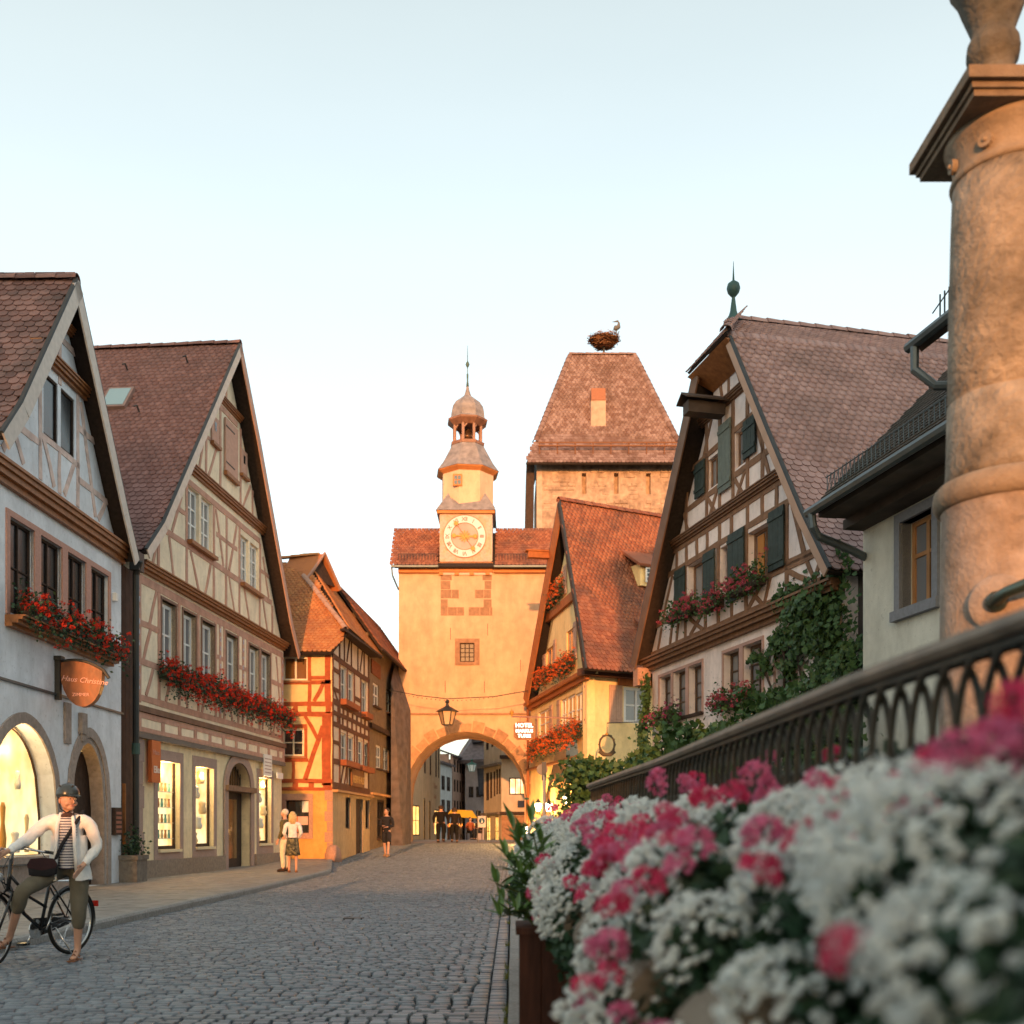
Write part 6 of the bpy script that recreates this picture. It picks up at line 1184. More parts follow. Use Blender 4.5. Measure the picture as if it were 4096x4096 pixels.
# vine: stems and many lobed leaves over the right part of the wall
vn = thing('climbing_vine', 'dark green vine climbing the right side of the timbered gable house', 'vine', F6.P(9, 1, .2))
IVV = [(0, 0, 0), (.45, .15, .05), (.5, .5, -.03), (.25, .6, .04), (0, 1, -.05), (-.25, .6, .04), (-.5, .5, -.03), (-.45, .15, .05)]; IVF = [(0, 1, 2, 3), (0, 3, 4, 5), (0, 5, 6, 7)]
blobs = [(9.3, 5.2, .85, .5, .45), (8.5, 5.3, .6, .35, .35), (9.7, 4.6, .55, .6, .5), (8.8, 4.75, .55, .35, .35), (7.8, 4.85, .35, .25, .2), (8.2, 4.3, .3, .3, .2), (7.3, 4.45, .3, .15, .15), (9.7, 3.5, .9, .7, .6), (8.9, 3.3, .9, .55, .5), (8.1, 3.1, .8, .35, .4), (10.3, 3.0, .9, .6, .6), (7.2, 3.0, .8, .3, .3), (6.2, 2.95, .8, .25, .3), (9.9, 5.75, .3, .35, .2), (9.5, 2.4, 1.6, .6, .5), (8.0, 5.6, .6, .25, .2), (6.9, 4.7, .45, .12, .15), (7.6, 3.7, .35, .25, .2), (10.5, 3.9, .6, .6, .5), (5.3, 3.2, .7, .35, .25), (4.4, 3.1, .6, .25, .2)]
Ms = []
for (s_, z, rs_, rz_, rd) in blobs:
    n = int(620*rs_*rz_/.3)
    for _ in range(min(n, 1500)):
        a = random.gauss(0, .5)*rs_; b = random.gauss(0, .5)*rz_; dd = .05+abs(random.gauss(0, .5))*rd*math.exp(-(a*a+b*b)/(rs_*rz_+.01))
        Ms.append(rotM(F6.P(s_+a, z+b, dd), random.uniform(.7, 2.2), random.uniform(-.6, .6), math.atan2(F6.n.y, F6.n.x)+1.57+random.uniform(-.9, .9), random.uniform(.07, .13)))
for k_ in range(16):
    b_ = blobs[random.randrange(len(blobs))]; s0_, z0_ = b_[0]+random.uniform(-.5, .5)*b_[2], b_[1]+random.uniform(-.5, .5)*b_[3]; ds_, dz_ = random.uniform(-.9, .3), random.uniform(-.7, .35)
    for i in range(16): t_ = i/15; Ms.append(rotM(F6.P(s0_+ds_*t_, z0_+dz_*t_-.1*t_*t_, .08+random.random()*.05), random.uniform(.7, 2.2), random.uniform(-.6, .6), math.atan2(F6.n.y, F6.n.x)+1.57+random.uniform(-.9, .9), random.uniform(.05, .11)))
kind(joined(IVV, IVF, Ms, 'foliage', LEAF, vn), 'stuff')
mb = MB()
for k_ in range(9):
    p = Vector(F6.P(9.3+random.uniform(-.3, .3), -.1, .1)); q = [p]; tgt = blobs[random.randrange(len(blobs))]
    for i in range(1, 8): t_ = i/7; q.append(Vector(F6.P(9.3+(tgt[0]-9.3)*t_**2+random.uniform(-.1, .1), tgt[1]*t_, .08)))
    mb.tube(q, .025, 5)
mb.build('stems', DARKWOOD, vn)
v2 = thing('hanging_vine', 'thin green vine hanging at the left corner of the pinkish gabled house', 'vine', F6.P(.9, 1, .2)); Ms = []
for _ in range(1300):
    t_ = random.random(); z = 5.25-t_*2.7; wv = .12+.45*t_**2; Ms.append(rotM(F6.P(.85+.15*math.sin(z*3)+random.gauss(0, wv*.5), z, .12+abs(random.gauss(0, .08))), random.uniform(.6, 2.2), random.uniform(-.6, .6), math.atan2(F6.n.y, F6.n.x)+1.57+random.uniform(-.9, .9), random.uniform(.07, .12)))
kind(joined(IVV, IVF, Ms, 'foliage', LEAF, v2), 'stuff')
mb = MB(); mb.tube([F6.P(.85+.15*math.sin(z*.3*3), z*.3, .1) for z in range(0, 18)], .02, 5); mb.build('stem', DARKWOOD, v2)
gv = thing('garden_hedge', 'tangle of green vines and shrubs growing behind the fountain rail', 'shrub', (2.9, 17, 0)); Ms = []
for _ in range(9000):
    t_ = random.random(); x = 1.2+3.6*t_+random.gauss(0, .25); y = 21-5*t_+random.gauss(0, .5); top = 2.15+1.0*t_+.35*math.sin(t_*17)+.2*math.sin(t_*41); z = top-abs(random.gauss(0, .55))
    if z > .1: Ms.append(rotM((x, y, z), random.uniform(.4, 2.2), random.uniform(-.8, .8), random.uniform(0, 6.3), random.uniform(.07, .14)))
kind(joined(IVV, IVF, Ms, 'foliage', LEAF, gv), 'stuff')
mb = MB()
for i in range(12): mb.tube([(1.2+i*.32, 21-i*.42, 0), (1.25+i*.32, 21-i*.42, 2.0+i*.08)], .03, 5)
mb.build('stems', DARKWOOD, gv)

# ------------------------------------------------------------------ house 7: grey green house, and the eave of the next
PL7 = mat('plaster_sage', (.60, .60, .54), .9, .05, 7, .3, 60, col2=(.52, .52, .46), c2scale=1.5)
F7 = Fr(5.63, 17, .2, -1); GREYF = mat('surround_slate', (.20, .21, .24), .8, .12, 15)
h7 = thing('green_grey_house', 'grey green plastered house with deep dark eaves behind the fountain column', 'house', (7, 15, 0))
F7.wall(h7, rect(0, 7, -.1, 6.2), [rect(1.12, 1.95, 4.55, 5.86)], PL7, .35)
body(h7, F7, 0, 7, -.1, 6.2, (1, .2), 8, PL7)
w7 = window(F7, h7, 1.12, 1.95, 4.55, 5.86, mat('frame_pine', (.42, .20, .08), .5, .15), G_PALE, 2, 2, .22, .07, .05, transom=.62)
mb = MB(); F7.box(mb, .98, 1.12, 4.43, 6.0, -.15, .05); F7.box(mb, 1.95, 2.09, 4.43, 6.0, -.15, .05); F7.box(mb, 1.12, 1.95, 5.86, 6.0, -.15, .05); F7.box(mb, .94, 2.13, 4.40, 4.55, -.2, .1); mb.build('window_surround', GREYF, h7)
mb = MB(); F7.box(mb, .0, 7, 6.05, 6.2, -.1, .35); F7.box(mb, .1, 7, 6.2, 6.3, -.1, .6); F7.box(mb, .2, 7, 6.16, 6.3, .58, .88); mb.build('eave_boards', mat('eave_black', (.06, .045, .035), .8, .3), h7)
e0 = Vector(F7.P(.2, 6.28, .95)); ef = F7.u; uf = (-F7.n+Vector((0, 0, 1))).normalized()
deck(h7, [tuple(e0), tuple(e0+ef*7.5), tuple(e0+ef*7.5+uf*5), tuple(e0+uf*5)], MC['roof_boards'], .08)
tile_plane(h7, e0+Vector((0, 0, .02)), ef, uf, lambda a, b: True, 4.2, 5, T_BLACK, .18, .16)
mb = MB(); g0 = [F7.P(s_, 6.24+.0, 1.02) for s_ in (.12, 7)]; mb.tube(g0, .075, 8); mb.build('gutter', ZINC, h7)
mb = MB(); mb.tube([F7.P(.25, 6.2, 1.02), F7.P(.27, 5.98, 1.0), F7.P(.25, 5.85, .9), F7.P(.15, 5.7, .3), F7.P(.02, 5.6, -.1)], .065, 10); mb.build('downpipe', ZINC, h7)
mb = MB()
for i in range(34):
    a = e0+ef*(-.05+i*.12)+uf*.35+Vector((0, 0, .05)); mb.tube([tuple(a), tuple(a+Vector((0, 0, .28)))], .008, 4); mb.tube([tuple(a+Vector((0, 0, .02))), tuple(a+ef*.12+Vector((0, 0, .26)))], .006, 4)
for hh in (.06, .30): a = e0+uf*.35+Vector((0, 0, hh)); mb.tube([tuple(a-ef*.1), tuple(a+ef*4.1)], .012, 4)
mb.build('snow_guard', ZINC, h7)
h8 = thing('tall_house', 'dark eave corner with gutter of a taller house beyond the column', 'house', F7.P(5, 0, 0))
mb = MB(); F7.box(mb, 3.3, 9, 6.3, 7.5, -3, -.1); mb.build('wall', PL7, h8)
mb = MB(); q = F7; mb.slab([q.P(2.95, 7.66, .95), q.P(9, 7.66, .95), q.P(9, 10.5, -2.0), q.P(2.95, 10.5, -2.0)], tuple((F7.n+Vector((0, 0, 1))).normalized()), .16); mb.build('roof', T_BLACK, h8)
mb = MB(); mb.tube([q.P(2.9, 7.6, 1.0), q.P(9, 7.6, 1.0)], .07, 8); mb.tube([q.P(3.05, 7.55, 1.0), q.P(3.05, 7.25, 1.0), q.P(3.2, 7.0, .8), q.P(3.7, 6.85, .2)], .06, 8); mb.build('gutter', ZINC, h8)
mb = MB(); mb.box(-.0, .01, 0, .01, 0, .01)
ff = [q.P(3.0+.1*i, 7.95, .6) for i in range(4)]
mb = MB()
for p in ff: mb.tube([p, (p[0], p[1], p[2]+.35)], .012, 4)
mb.tube([(ff[0][0]-.1, ff[0][1], ff[0][2]+.1), (ff[-1][0], ff[-1][1], ff[-1][2]+.35)], .012, 4); mb.build('snow_guard', ZINC, h8)

# ------------------------------------------------------------------ fountain: basin, column, rail
SANDC = mat('column_sandstone', (.33, .27, .215), .9, .28, 9, .9, 30, col2=(.17, .135, .10), c2scale=2.2, c2amt=1)
SANDD = mat('urn_sandstone', (.13, .115, .095), .95, .35, 8, .7, 30, col2=(.06, .065, .06), c2scale=5)
BASIN = mat('basin_stone', (.22, .175, .135), .95, .3, 6, .7, 22, col2=(.12, .10, .08), c2scale=3, c2amt=.9)
CC = (2.45, 5.2)
fo = thing('fountain', 'sandstone fountain with tall column, urn on top and dark iron rail', 'fountain', (2.4, 5.2, 0))
mb = MB(); c3 = (CC[0], CC[1], 0)
MB().lathe(c3, [(.34, 0), (.335, 1.4), (.325, 2.6), (.32, 2.80), (.325, 2.82)], 40).build('lower_drum', mat('drum_sandstone', (.36, .29, .25), .9, .2, 12, .5, 45, col2=(.26, .18, .12), c2scale=4, c2amt=.7), fo, True)
MB().lathe(c3, [(.325, 2.82), (.345, 2.83), (.36, 2.86), (.362, 2.89), (.355, 2.925), (.335, 2.945), (.312, 2.955)], 40).build('torus_moulding', mat('moulding_sandstone', (.30, .23, .17), .85, .2, 9, .4, 40), fo, True)
MB().lathe(c3, [(.312, 2.95), (.303, 3.0), (.300, 3.1), (.295, 3.345), (.286, 3.35), (.294, 3.356), (.288, 3.8), (.278, 4.2), (.270, 4.42)], 40).build('shaft', SANDC, fo, True)
MB().lathe(c3, [(.270, 4.42), (.280, 4.425), (.284, 4.44), (.280, 4.455), (.27, 4.46), (.268, 4.50), (.272, 4.55), (.285, 4.58), (.30, 4.60), (.312, 4.63)], 40).build('capital', MC['moulding_sandstone'], fo, True)
for k_ in range(8):
    a = k_*math.pi/4+math.pi*.98; r_ = .275; p = Vector((CC[0]+r_*math.cos(a), CC[1]+r_*math.sin(a), 4.515)); nr = Vector((math.cos(a), math.sin(a), 0)); mb = MB(); mb.tube([tuple(p-nr*.01), tuple(p+nr*.018)], .034, 12); mb.ball(tuple(p+nr*.02), .012, 8); mb.build('rosette', MC['moulding_sandstone'], fo)
mb = MB()
for a_, z0, z1 in ((.325, 4.63, 4.66), (.34, 4.66, 4.685), (.365, 4.69, 4.745), (.345, 4.745, 4.76)): mb.box(CC[0]-a_, CC[0]+a_, CC[1]-a_, CC[1]+a_, z0, z1)
mb.build('abacus', mat('abacus_stone', (.22, .165, .12), .9, .25, 8, .5, 30, col2=(.17, .12, .08), c2scale=3), fo)
MB().lathe((CC[0]-.09, CC[1], 4.76), [(.26, 0), (.235, .03), (.16, .07), (.125, .12), (.11, .16), (.095, .19), (.10, .24), (.118, .26), (.125, .30), (.12, .34), (.105, .37), (.098, .40), (.12, .46), (.15, .54), (.17, .60), (.205, .66), (.215, .74), (.21, .9), (.16, 1.0)], 32, .02).build('urn', SANDD, fo, True)
nrm = Vector((-.58, -.815, 0)); tg = Vector((.815, -.58, 0)); pl = Vector((CC[0], CC[1], 2.31))+nrm*.315
mb = MB(); mb.lathe((0, 0, 0), [(.13, 0), (.13, .02), (.122, .03), (.05, .036)], 30); mb.v = [tuple(pl+tg*x+nrm*z+Vector((0, 0, y))) for x, y, z in mb.v]; mb.build('spout_plate', MC['drum_sandstone'], fo, True)
mb = MB(); mb.tube([tuple(pl), tuple(pl+nrm*.06), tuple(pl+nrm*.13+tg*.06+Vector((0, 0, .02))), tuple(pl+nrm*.2+tg*.25+Vector((0, 0, .06)))], [.042, .036, .026, .03], 12); mb.ball(tuple(pl+nrm*.04), .05, 12); mb.build('spout', mat('bronze_dark', (.07, .10, .09), .35, .3, metal=.7), fo, True)
# basin wall following the rail
RP = [(1.02, .3), (.99, 1.0), (.955, 2.0), (.905, 2.7), (.876, 4.23), (.842, 5.93), (.76, 7.5), (.685, 9.2)]
far_ = [(1.3, 10.2), (2.4, 10.9), (3.6, 10.3), (4.3, 9.0), (4.5, 5.2), (4.3, 1.5), (3.6, .2), (2.4, -.3), (1.4, -.1)]
loop = RP+far_; n = len(loop)
def prism_loop(offs0, offs1, z0, z1):
    """wall band between two offsets from the loop, closed"""
    cx_, cy_ = 2.5, 5.2; mb = MB()
    def o(p, g): d_ = Vector((p[0]-cx_, (p[1]-cy_)*.5)); d_.normalize(); return (p[0]+d_.x*g, p[1]+d_.y*g*.6)
    for z, g in ((z0, offs0), (z0, offs1), (z1, offs1), (z1, offs0)): mb.v += [(*o(p, g), z) for p in loop]
    for b in range(4):
        for i in range(n): mb.f.append((b*n+i, b*n+(i+1) % n, ((b+1) % 4)*n+(i+1) % n, ((b+1) % 4)*n+i)[::-1])
    return mb
bw_ = prism_loop(-.12, .34, -.05, 1.0).build('basin_wall', BASIN, fo)
prism_loop(-.16, .36, 1.0, 1.09).build('basin_rim', BASIN, fo)
prism_loop(-.14, .50, -.05, .18).build('basin_foot', BASIN, fo)
mb = MB(); mb.add([(x, y, .85) for x, y in loop], [tuple(range(n))]); mb.build('water', mat('water_dark', (.01, .03, .03), .05, .1, spec=.8), fo)
# carved consoles on the basin wall
def rail_at(y):
    for (xa, ya), (xb, yb) in zip(RP, RP[1:]):
        if ya <= y <= yb: return xa+(xb-xa)*(y-ya)/(yb-ya)
    return RP[-1][0]
for i in range(10):
    y = 1.2+i*.62; x = rail_at(y)-.33; mb = MB(); w2 = .09+.03*(i % 2)
    pr = [(0, .15), (.20, .15), (.22, .3), (.12, .42), (.09, .62), (.16, .74), (.30, .80), (.33, .90), (.26, .98), (0, 1.0)]
    k = len(pr); mb.add([(x-a, y-w2, z) for a, z in pr]+[(x-a, y+w2, z) for a, z in pr], [tuple(range(k))[::-1], tuple(range(k, 2*k))]+[(j, (j+1) % k, (j+1) % k+k, j+k) for j in range(k)])
    mb.tube([(x-.25, y-w2*1.15, .87), (x-.25, y+w2*1.15, .87)], .09, 12); mb.tube([(x-.15, y-w2*1.1, .24), (x-.15, y+w2*1.1, .24)], .07, 12); mb.build('carved_console', BASIN, fo)
    mb = MB(); mb.ball((x+.02, y+.31, .55), .16, 12, (.5, 1, 1.4)); mb.ball((x-.02, y+.31, .30), .10, 10, (.6, 1, .8)); mb.build('carved_relief', BASIN, fo, True)
RAILM = mat('rail_iron', (.035, .038, .034), .55, .35, 9, .2, 40, col2=(.09, .065, .04), c2scale=4); RAILT = mat('rail_cap', (.21, .16, .12), .6, .25, 8, .2, 50, col2=(.13, .12, .10), c2scale=5)
pts = []; y = .35
while y < 9.2: pts.append((rail_at(y), y)); y += .17
pts.append((.685, 9.2)); pts += [(.95, 9.8), (1.3, 10.2), (1.9, 10.65)]
def sweep(pts, prof, nm, m):
    mb = MB(); k = len(prof)
    for i, p in enumerate(pts):
        a = Vector(pts[max(0, i-1)]); b = Vector(pts[min(len(pts)-1, i+1)]); t_ = (b-a).normalized(); nx = Vector((-t_.y, t_.x))
        for a_, z in prof: mb.v.append((p[0]+nx.x*a_, p[1]+nx.y*a_, z))
    for i in range(len(pts)-1):
        for j in range(k): mb.f.append((i*k+j, (i+1)*k+j, (i+1)*k+(j+1) % k, i*k+(j+1) % k))
    mb.f.append(tuple(range(k))); mb.f.append(tuple(range((len(pts)-1)*k, len(pts)*k))[::-1])
    return mb.build(nm, m, fo)
sweep(pts, [(-.035, 1.615), (-.045, 1.63), (-.035, 1.652), (0, 1.66), (.035, 1.652), (.045, 1.63), (.035, 1.615)], 'handrail', RAILT)
sweep(pts, [(-.014, 1.612), (-.014, 1.632), (.014, 1.632), (.014, 1.612)], 'rail_band', RAILM); sweep(pts, [(-.022, 1.597), (-.022, 1.612), (.022, 1.612), (.022, 1.597)], 'lower_rail', RAILM)
# interlaced pointed lattice: one shared bay
bay = MB(); Lb = .108
bay.tube([(0, 0, 1.08), (0, 0, 1.35)], .011, 6)
for sgn_ in (1, -1):
    q = []
    for i in range(7): t_ = i/6; q.append((.004*sgn_, sgn_*Lb*(1-math.cos(t_*math.pi/2)), 1.38+.22*math.sin(t_*math.pi/2)))
    bay.tube(q, .0095, 5)
bay.tube([(-.003, Lb/2-.0, 1.08), (-.003, Lb/2, 1.42)], .006, 5); bay.ball((0, Lb/2, 1.425), .012, 6)
me = bpy.data.meshes.new('baluster'); me.from_pydata(bay.v, [], bay.f); me.materials.append(RAILM)
y = .4
while y < 9.2: inst(me, 'baluster', fo, Matrix.Translation((rail_at(y), y, 0))); y += Lb

# ------------------------------------------------------------------ flower troughs along the rail
BLW = petal('blossom_white', (.86, .88, .86), (.76, .80, .79))
BLP = petal('blossom_pink', (.62, .03, .10), (.78, .10, .24))
BLP2 = petal('blossom_light_pink', (.75, .25, .42), (.66, .10, .22))
BLB = mat('blossom_blue', (.03, .05, .25), .6, .2)
def surf(y, q):
    """front surface of the hanging flower mass: q 0 at the rail, 1 at its lowest outer edge"""
    wob = .05*math.sin(y*3.1)+.04*math.sin(y*7.7+1)
    lo = min(1, max(0, (y-3.4)/.8)); top = 1.285 if y < 1.9 else 1.25 if y < 2.6 else 1.29; x = rail_at(y)-.10-.58*math.sin(q*1.45)**.8-wob*q; z = top-(.60-.10*lo)*q**1.5+.08*math.sin(q*3.14)+.035*math.sin(y*5+q*4)
    return x, z
def skip(y, q):  # dark gaps where the greenery shows
    return math.sin(y*2.3+q*5)+math.sin(y*5.1-q*3.3)+.6*math.sin(y*11+q*9)
PUV = [(0, 0, .62)]+[(.75*math.cos(a*1.0472), .75*math.sin(a*1.0472), .32) for a in range(6)]+[(.95*math.cos(a*1.0472+.5), .95*math.sin(a*1.0472+.5), -.25) for a in range(6)]
PUF = [(0, i+1, (i+1) % 6+1) for i in range(6)]+[(i+1, i+7, (i+1) % 6+1) for i in range(6)]+[((i+1) % 6+1, i+7, (i+1) % 6+7) for i in range(6)]
segs = [(.55, 1.9), (1.95, 3.3), (3.35, 4.8), (4.85, 6.3), (6.35, 7.7), (7.75, 9.1)]
labs = ['nearest trough of white and pink flowers, most blurred, under the rail', 'second trough of white and pink flowers along the fountain rail counted from the viewer', 'third trough along the rail with the broad band of deep pink blooms',
        'fourth trough of white flowers along the rail, overhanging the stone consoles', 'white flower trough next to the brown laurel planter', 'farthest trough of white flowers where the rail ends']
octv = [(1, 0, 0), (-1, 0, 0), (0, 1, 0), (0, -1, 0), (0, 0, 1), (0, 0, -1)]; octf = [(0, 2, 4), (2, 1, 4), (1, 3, 4), (3, 0, 4), (2, 0, 5), (1, 2, 5), (3, 1, 5), (0, 3, 5)]
for si_, (ya, yb) in enumerate(segs):
    t = thing('flower_trough', labs[si_], 'flower trough', (rail_at((ya+yb)/2)-.2, (ya+yb)/2, 1.0), 0, 'flower troughs along the fountain rail')
    mb = MB(); xa = rail_at(ya)-.05; xb = rail_at(yb)-.05; mb.hexa([(xa-.26, ya, .98), (xa, ya, .98), (xb, yb, .98), (xb-.26, yb, .98), (xa-.28, ya, 1.2), (xa, ya, 1.2), (xb, yb, 1.2), (xb-.28, yb, 1.2)]); mb.build('trough', DARKWOOD, t)
    Ms = []; Mg = []; Mw = []; Mp = []; dens = 1.0 if ya > 2 else .9
    for _ in range(int(4300*(yb-ya))):
        y = random.uniform(ya-.06, yb+.06); q = random.random()**.85*1.02; x, z = surf(y, q); b = random.uniform(.02, .14)
        Mg.append(rotM((x+b, y, z-b*.9), random.uniform(-1.3, 1.3), random.uniform(-1.3, 1.3), random.uniform(0, 6.3), random.uniform(.03, .065)))
    v, f = leafquad(); kind(joined(v, f, Mg, 'foliage', LEAF_D, t), 'stuff')
    nc = int(9*(yb-ya))
    for c_i in range(nc):
        y0 = ya+(yb-ya)*(c_i+random.random())/nc; q0 = ((c_i*.618+si_*.3) % 1)**.8*1.05; R0 = random.uniform(.085, .165)*(1.1 if y0 < 2.4 else 1)
        if skip(y0, q0) > 1.5: continue
        q0 = q0*.80 if y0 > 3.3 else q0; x0, z0 = surf(y0, q0); C0 = Vector((x0+R0*.35, y0, z0-R0*.25)); nu = int(175*(R0/.13)**2)
        ax_ = Vector((-.75, random.uniform(-.25, .1), .65)).normalized()
        for u_ in range(nu):
            dd = Vector((random.gauss(0, 1), random.gauss(0, 1), random.gauss(0, 1))).normalized()
            if dd.dot(ax_) < -.15: dd = -dd
            p0_ = C0+Vector((dd.x*R0, dd.y*R0*1.1, dd.z*R0*.95))*(.86+.2*random.random()); R_ = random.uniform(.009, .0165); rx_ = -math.asin(max(-1, min(1, dd.y)))*.8; ry_ = math.atan2(dd.x, max(.15, dd.z))*.8
            Mp.append(rotM(p0_, rx_, ry_, random.uniform(0, 6), R_*.72))
            for k_ in range(5):
                a = random.uniform(0, 6.28); r_ = R_*math.sqrt(random.random()); Mw.append(rotM(p0_+Vector((r_*math.cos(a)*.7, r_*math.sin(a), r_*math.cos(a)*.6))+dd*random.uniform(0, .008), rx_+random.uniform(-.4, .4), ry_+random.uniform(-.4, .4), a, random.uniform(.0055, .0085)))
    kind(joined(BLV, BLF, Mw, 'white_blossoms', BLW, t), 'stuff'); kind(joined(PUV, PUF, Mp, 'white_flower_heads', BLW, t), 'stuff')
# pink blooms, each an umbel of petals, sharing a few shapes
hv = []
for var_ in range(4):
    mb = MB()
    for k_ in range(46):
        a = random.uniform(0, 6.28); c_ = random.uniform(-.35, 1); s_ = math.sqrt(1-c_*c_); dd = Vector((s_*math.cos(a), s_*math.sin(a), c_)); M = rotM(dd*.05, s_*math.sin(a)*-1.3, s_*math.cos(a)*1.3, random.uniform(0, 6), random.uniform(.013, .02))
        o = len(mb.v); mb.v += [tuple(M @ Vector(p)) for p in BLV]; mb.f += [tuple(i+o for i in f) for f in BLF]
    me = bpy.data.meshes.new('pink_bloom'); me.from_pydata(mb.v, [], mb.f); me.materials.append(BLP if var_ < 2 else BLP2); hv.append(me)
troughs = [o for o in bpy.data.objects if o.name.startswith('flower_trough')]
troughs.sort(key=lambda o: o.location.y)
clusters = [(2.05, .30, 8, 0), (2.45, .55, 9, 0), (3.1, .42, 12, 0), (3.4, .55, 14, 0), (3.75, .66, 10, 0), (2.9, .2, 7, 0), (1.5, .12, 5, 2), (1.15, .75, 4, 0), (1.75, .9, 5, 2), (2.3, .8, 8, 2), (4.6, .35, 8, 2), (5.2, .15, 7, 2), (6.6, .1, 6, 2), (7.2, .1, 8, 2), (4.1, .05, 7, 2), (3.2, .0, 7, 2), (2.2, .0, 9, 0), (1.35, .05, 7, 0), (7.9, .35, 6, 2), (3.0, .95, 6, 2), (8.6, .1, 6, 2), (4.9, .85, 5, 0)]
for (y0, q0, n_, tp) in clusters:
    for _ in range(int(n_*.8)):
        y = max(.6, min(9.05, y0+random.gauss(0, .10))); q = max(0, q0+random.gauss(0, .09)); x, z = surf(y, q)
        if q0 < .12: z += random.uniform(.0, .10); x += random.uniform(-.03, .05)
        tr_ = troughs[min(5, max(0, next((i for i, s_ in enumerate(segs) if y < s_[1]+.03), 5)))]
        me = hv[random.choice((0, 1, 2)) if tp == 0 else random.choice((2, 3, 3, 0))]
        inst(me, 'pink_bloom', tr_, rotM((x-.05, y, z+.04), random.uniform(-.4, .4), random.uniform(-.9, 0), random.uniform(0, 6), random.uniform(.5, .8)))
# greenery inside the fountain rail
ig = thing('basin_planting', 'dark green planting with few pink blooms behind the iron rail', 'plants', (1.3, 5, 1.1)); Ms = []
for _ in range(9000):
    y = random.uniform(.6, 9.3); x = rail_at(y)+.10+abs(random.gauss(0, .14)); z = 1.05+random.random()**1.2*.42
    Ms.append(rotM((x, y, z), random.uniform(-1.3, 1.3), random.uniform(-1.3, 1.3), random.uniform(0, 6.3), random.uniform(.04, .08)))
v, f = leafquad(); kind(joined(v, f, Ms, 'foliage', LEAF_D, ig), 'stuff')
for _ in range(22):
    y = random.uniform(2.4, 9); inst(hv[random.choice((2, 3, 0))], 'pink_bloom', ig, rotM((rail_at(y)+.1, y, 1.35+random.random()*.2), 0, 0, random.uniform(0, 6), random.uniform(.5, .8)))
# brown planter with laurel
lt = thing('planter_box', 'tall rust brown planter box holding a laurel at the kerb', 'planter', (.25, 5.85, .1))
CORT = mat('planter_brown', (.055, .018, .010), .7, .3, 5, .3, 60, stretch=(6, 6, 1))
mb = MB(); mb.box(.04, .50, 5.6, 6.05, .1, .70); mb.build('box', CORT, lt)
for i in range(4): mb = MB(); mb.box(.035, .505, 5.595, 5.6-.012, .1, .70) if 0 else mb.box(.04+i*.115+.004, .04+(i+1)*.115-.004, 5.585, 5.6, .1, .70); mb.build('plank', CORT, lt)
mb = MB(); mb.box(.02, .52, 5.575, 6.07, .70, .735); mb.build('rim', CORT, lt)
la = thing('laurel', 'glossy green laurel shrub leaning over the kerb from the planter', 'shrub', (.2, 5.85, .7))
LAU = mat('laurel_leaf', (.075, .16, .035), .32, .35, 12, col2=(.13, .22, .04), c2scale=5, spec=.6)
lv = [(-.0, 0, 0), (.11, .25, .03), (.13, .55, .03), (0, 1, -.08), (-.13, .55, .03), (-.11, .25, .03), (0, .5, -.02)]; lf = [(0, 1, 6), (1, 2, 6), (2, 3, 6), (3, 4, 6), (4, 5, 6), (5, 0, 6)]
mes = bpy.data.meshes.new('leaf'); mes.from_pydata(lv, [], lf); mes.materials.append(LAU)
stm = MB(); leafM = []
tips = [(-.09, 5.8, .96), (-.04, 5.7, 1.12), (.0, 5.85, 1.27), (.10, 5.75, 1.30), (.16, 5.9, 1.18), (-.06, 5.9, .86), (.04, 5.7, 1.02), (.12, 5.65, .95), (.02, 5.65, .82), (.18, 5.8, 1.02), (.06, 6.0, 1.2), (-.01, 6.0, 1.05), (-.07, 5.75, .78), (.24, 5.9, 1.1)]
for tx_, ty_, tz_ in tips:
    base = Vector((.18+random.uniform(-.06, .06), 5.82+random.uniform(-.08, .08), .72)); tip = Vector((tx_, ty_, tz_)); mid = (base+tip)/2+Vector((.03, 0, .06)); stm.tube([tuple(base), tuple(mid), tuple(tip)], [.008, .006, .003], 5)
    for k_ in range(21):
        t_ = .25+.75*k_/20; p = base*(1-t_)**2+mid*2*t_*(1-t_)+tip*t_**2; a = k_*2.4+random.uniform(-.3, .3); el_ = random.uniform(.1, .9) if t_ < .95 else 1.2
        yv = Vector((math.cos(a)*math.cos(el_), math.sin(a)*math.cos(el_), math.sin(el_))); xv = yv.cross(Vector((0, 0, 1))).normalized(); zv = xv.cross(yv); L_ = random.uniform(.10, .16)
        leafM.append(frameM(p, xv*L_, yv*L_, zv*L_))
stm.build('stems', mat('stem_green', (.06, .08, .02)), la)
for M in leafM: inst(mes, 'leaf', la, M)
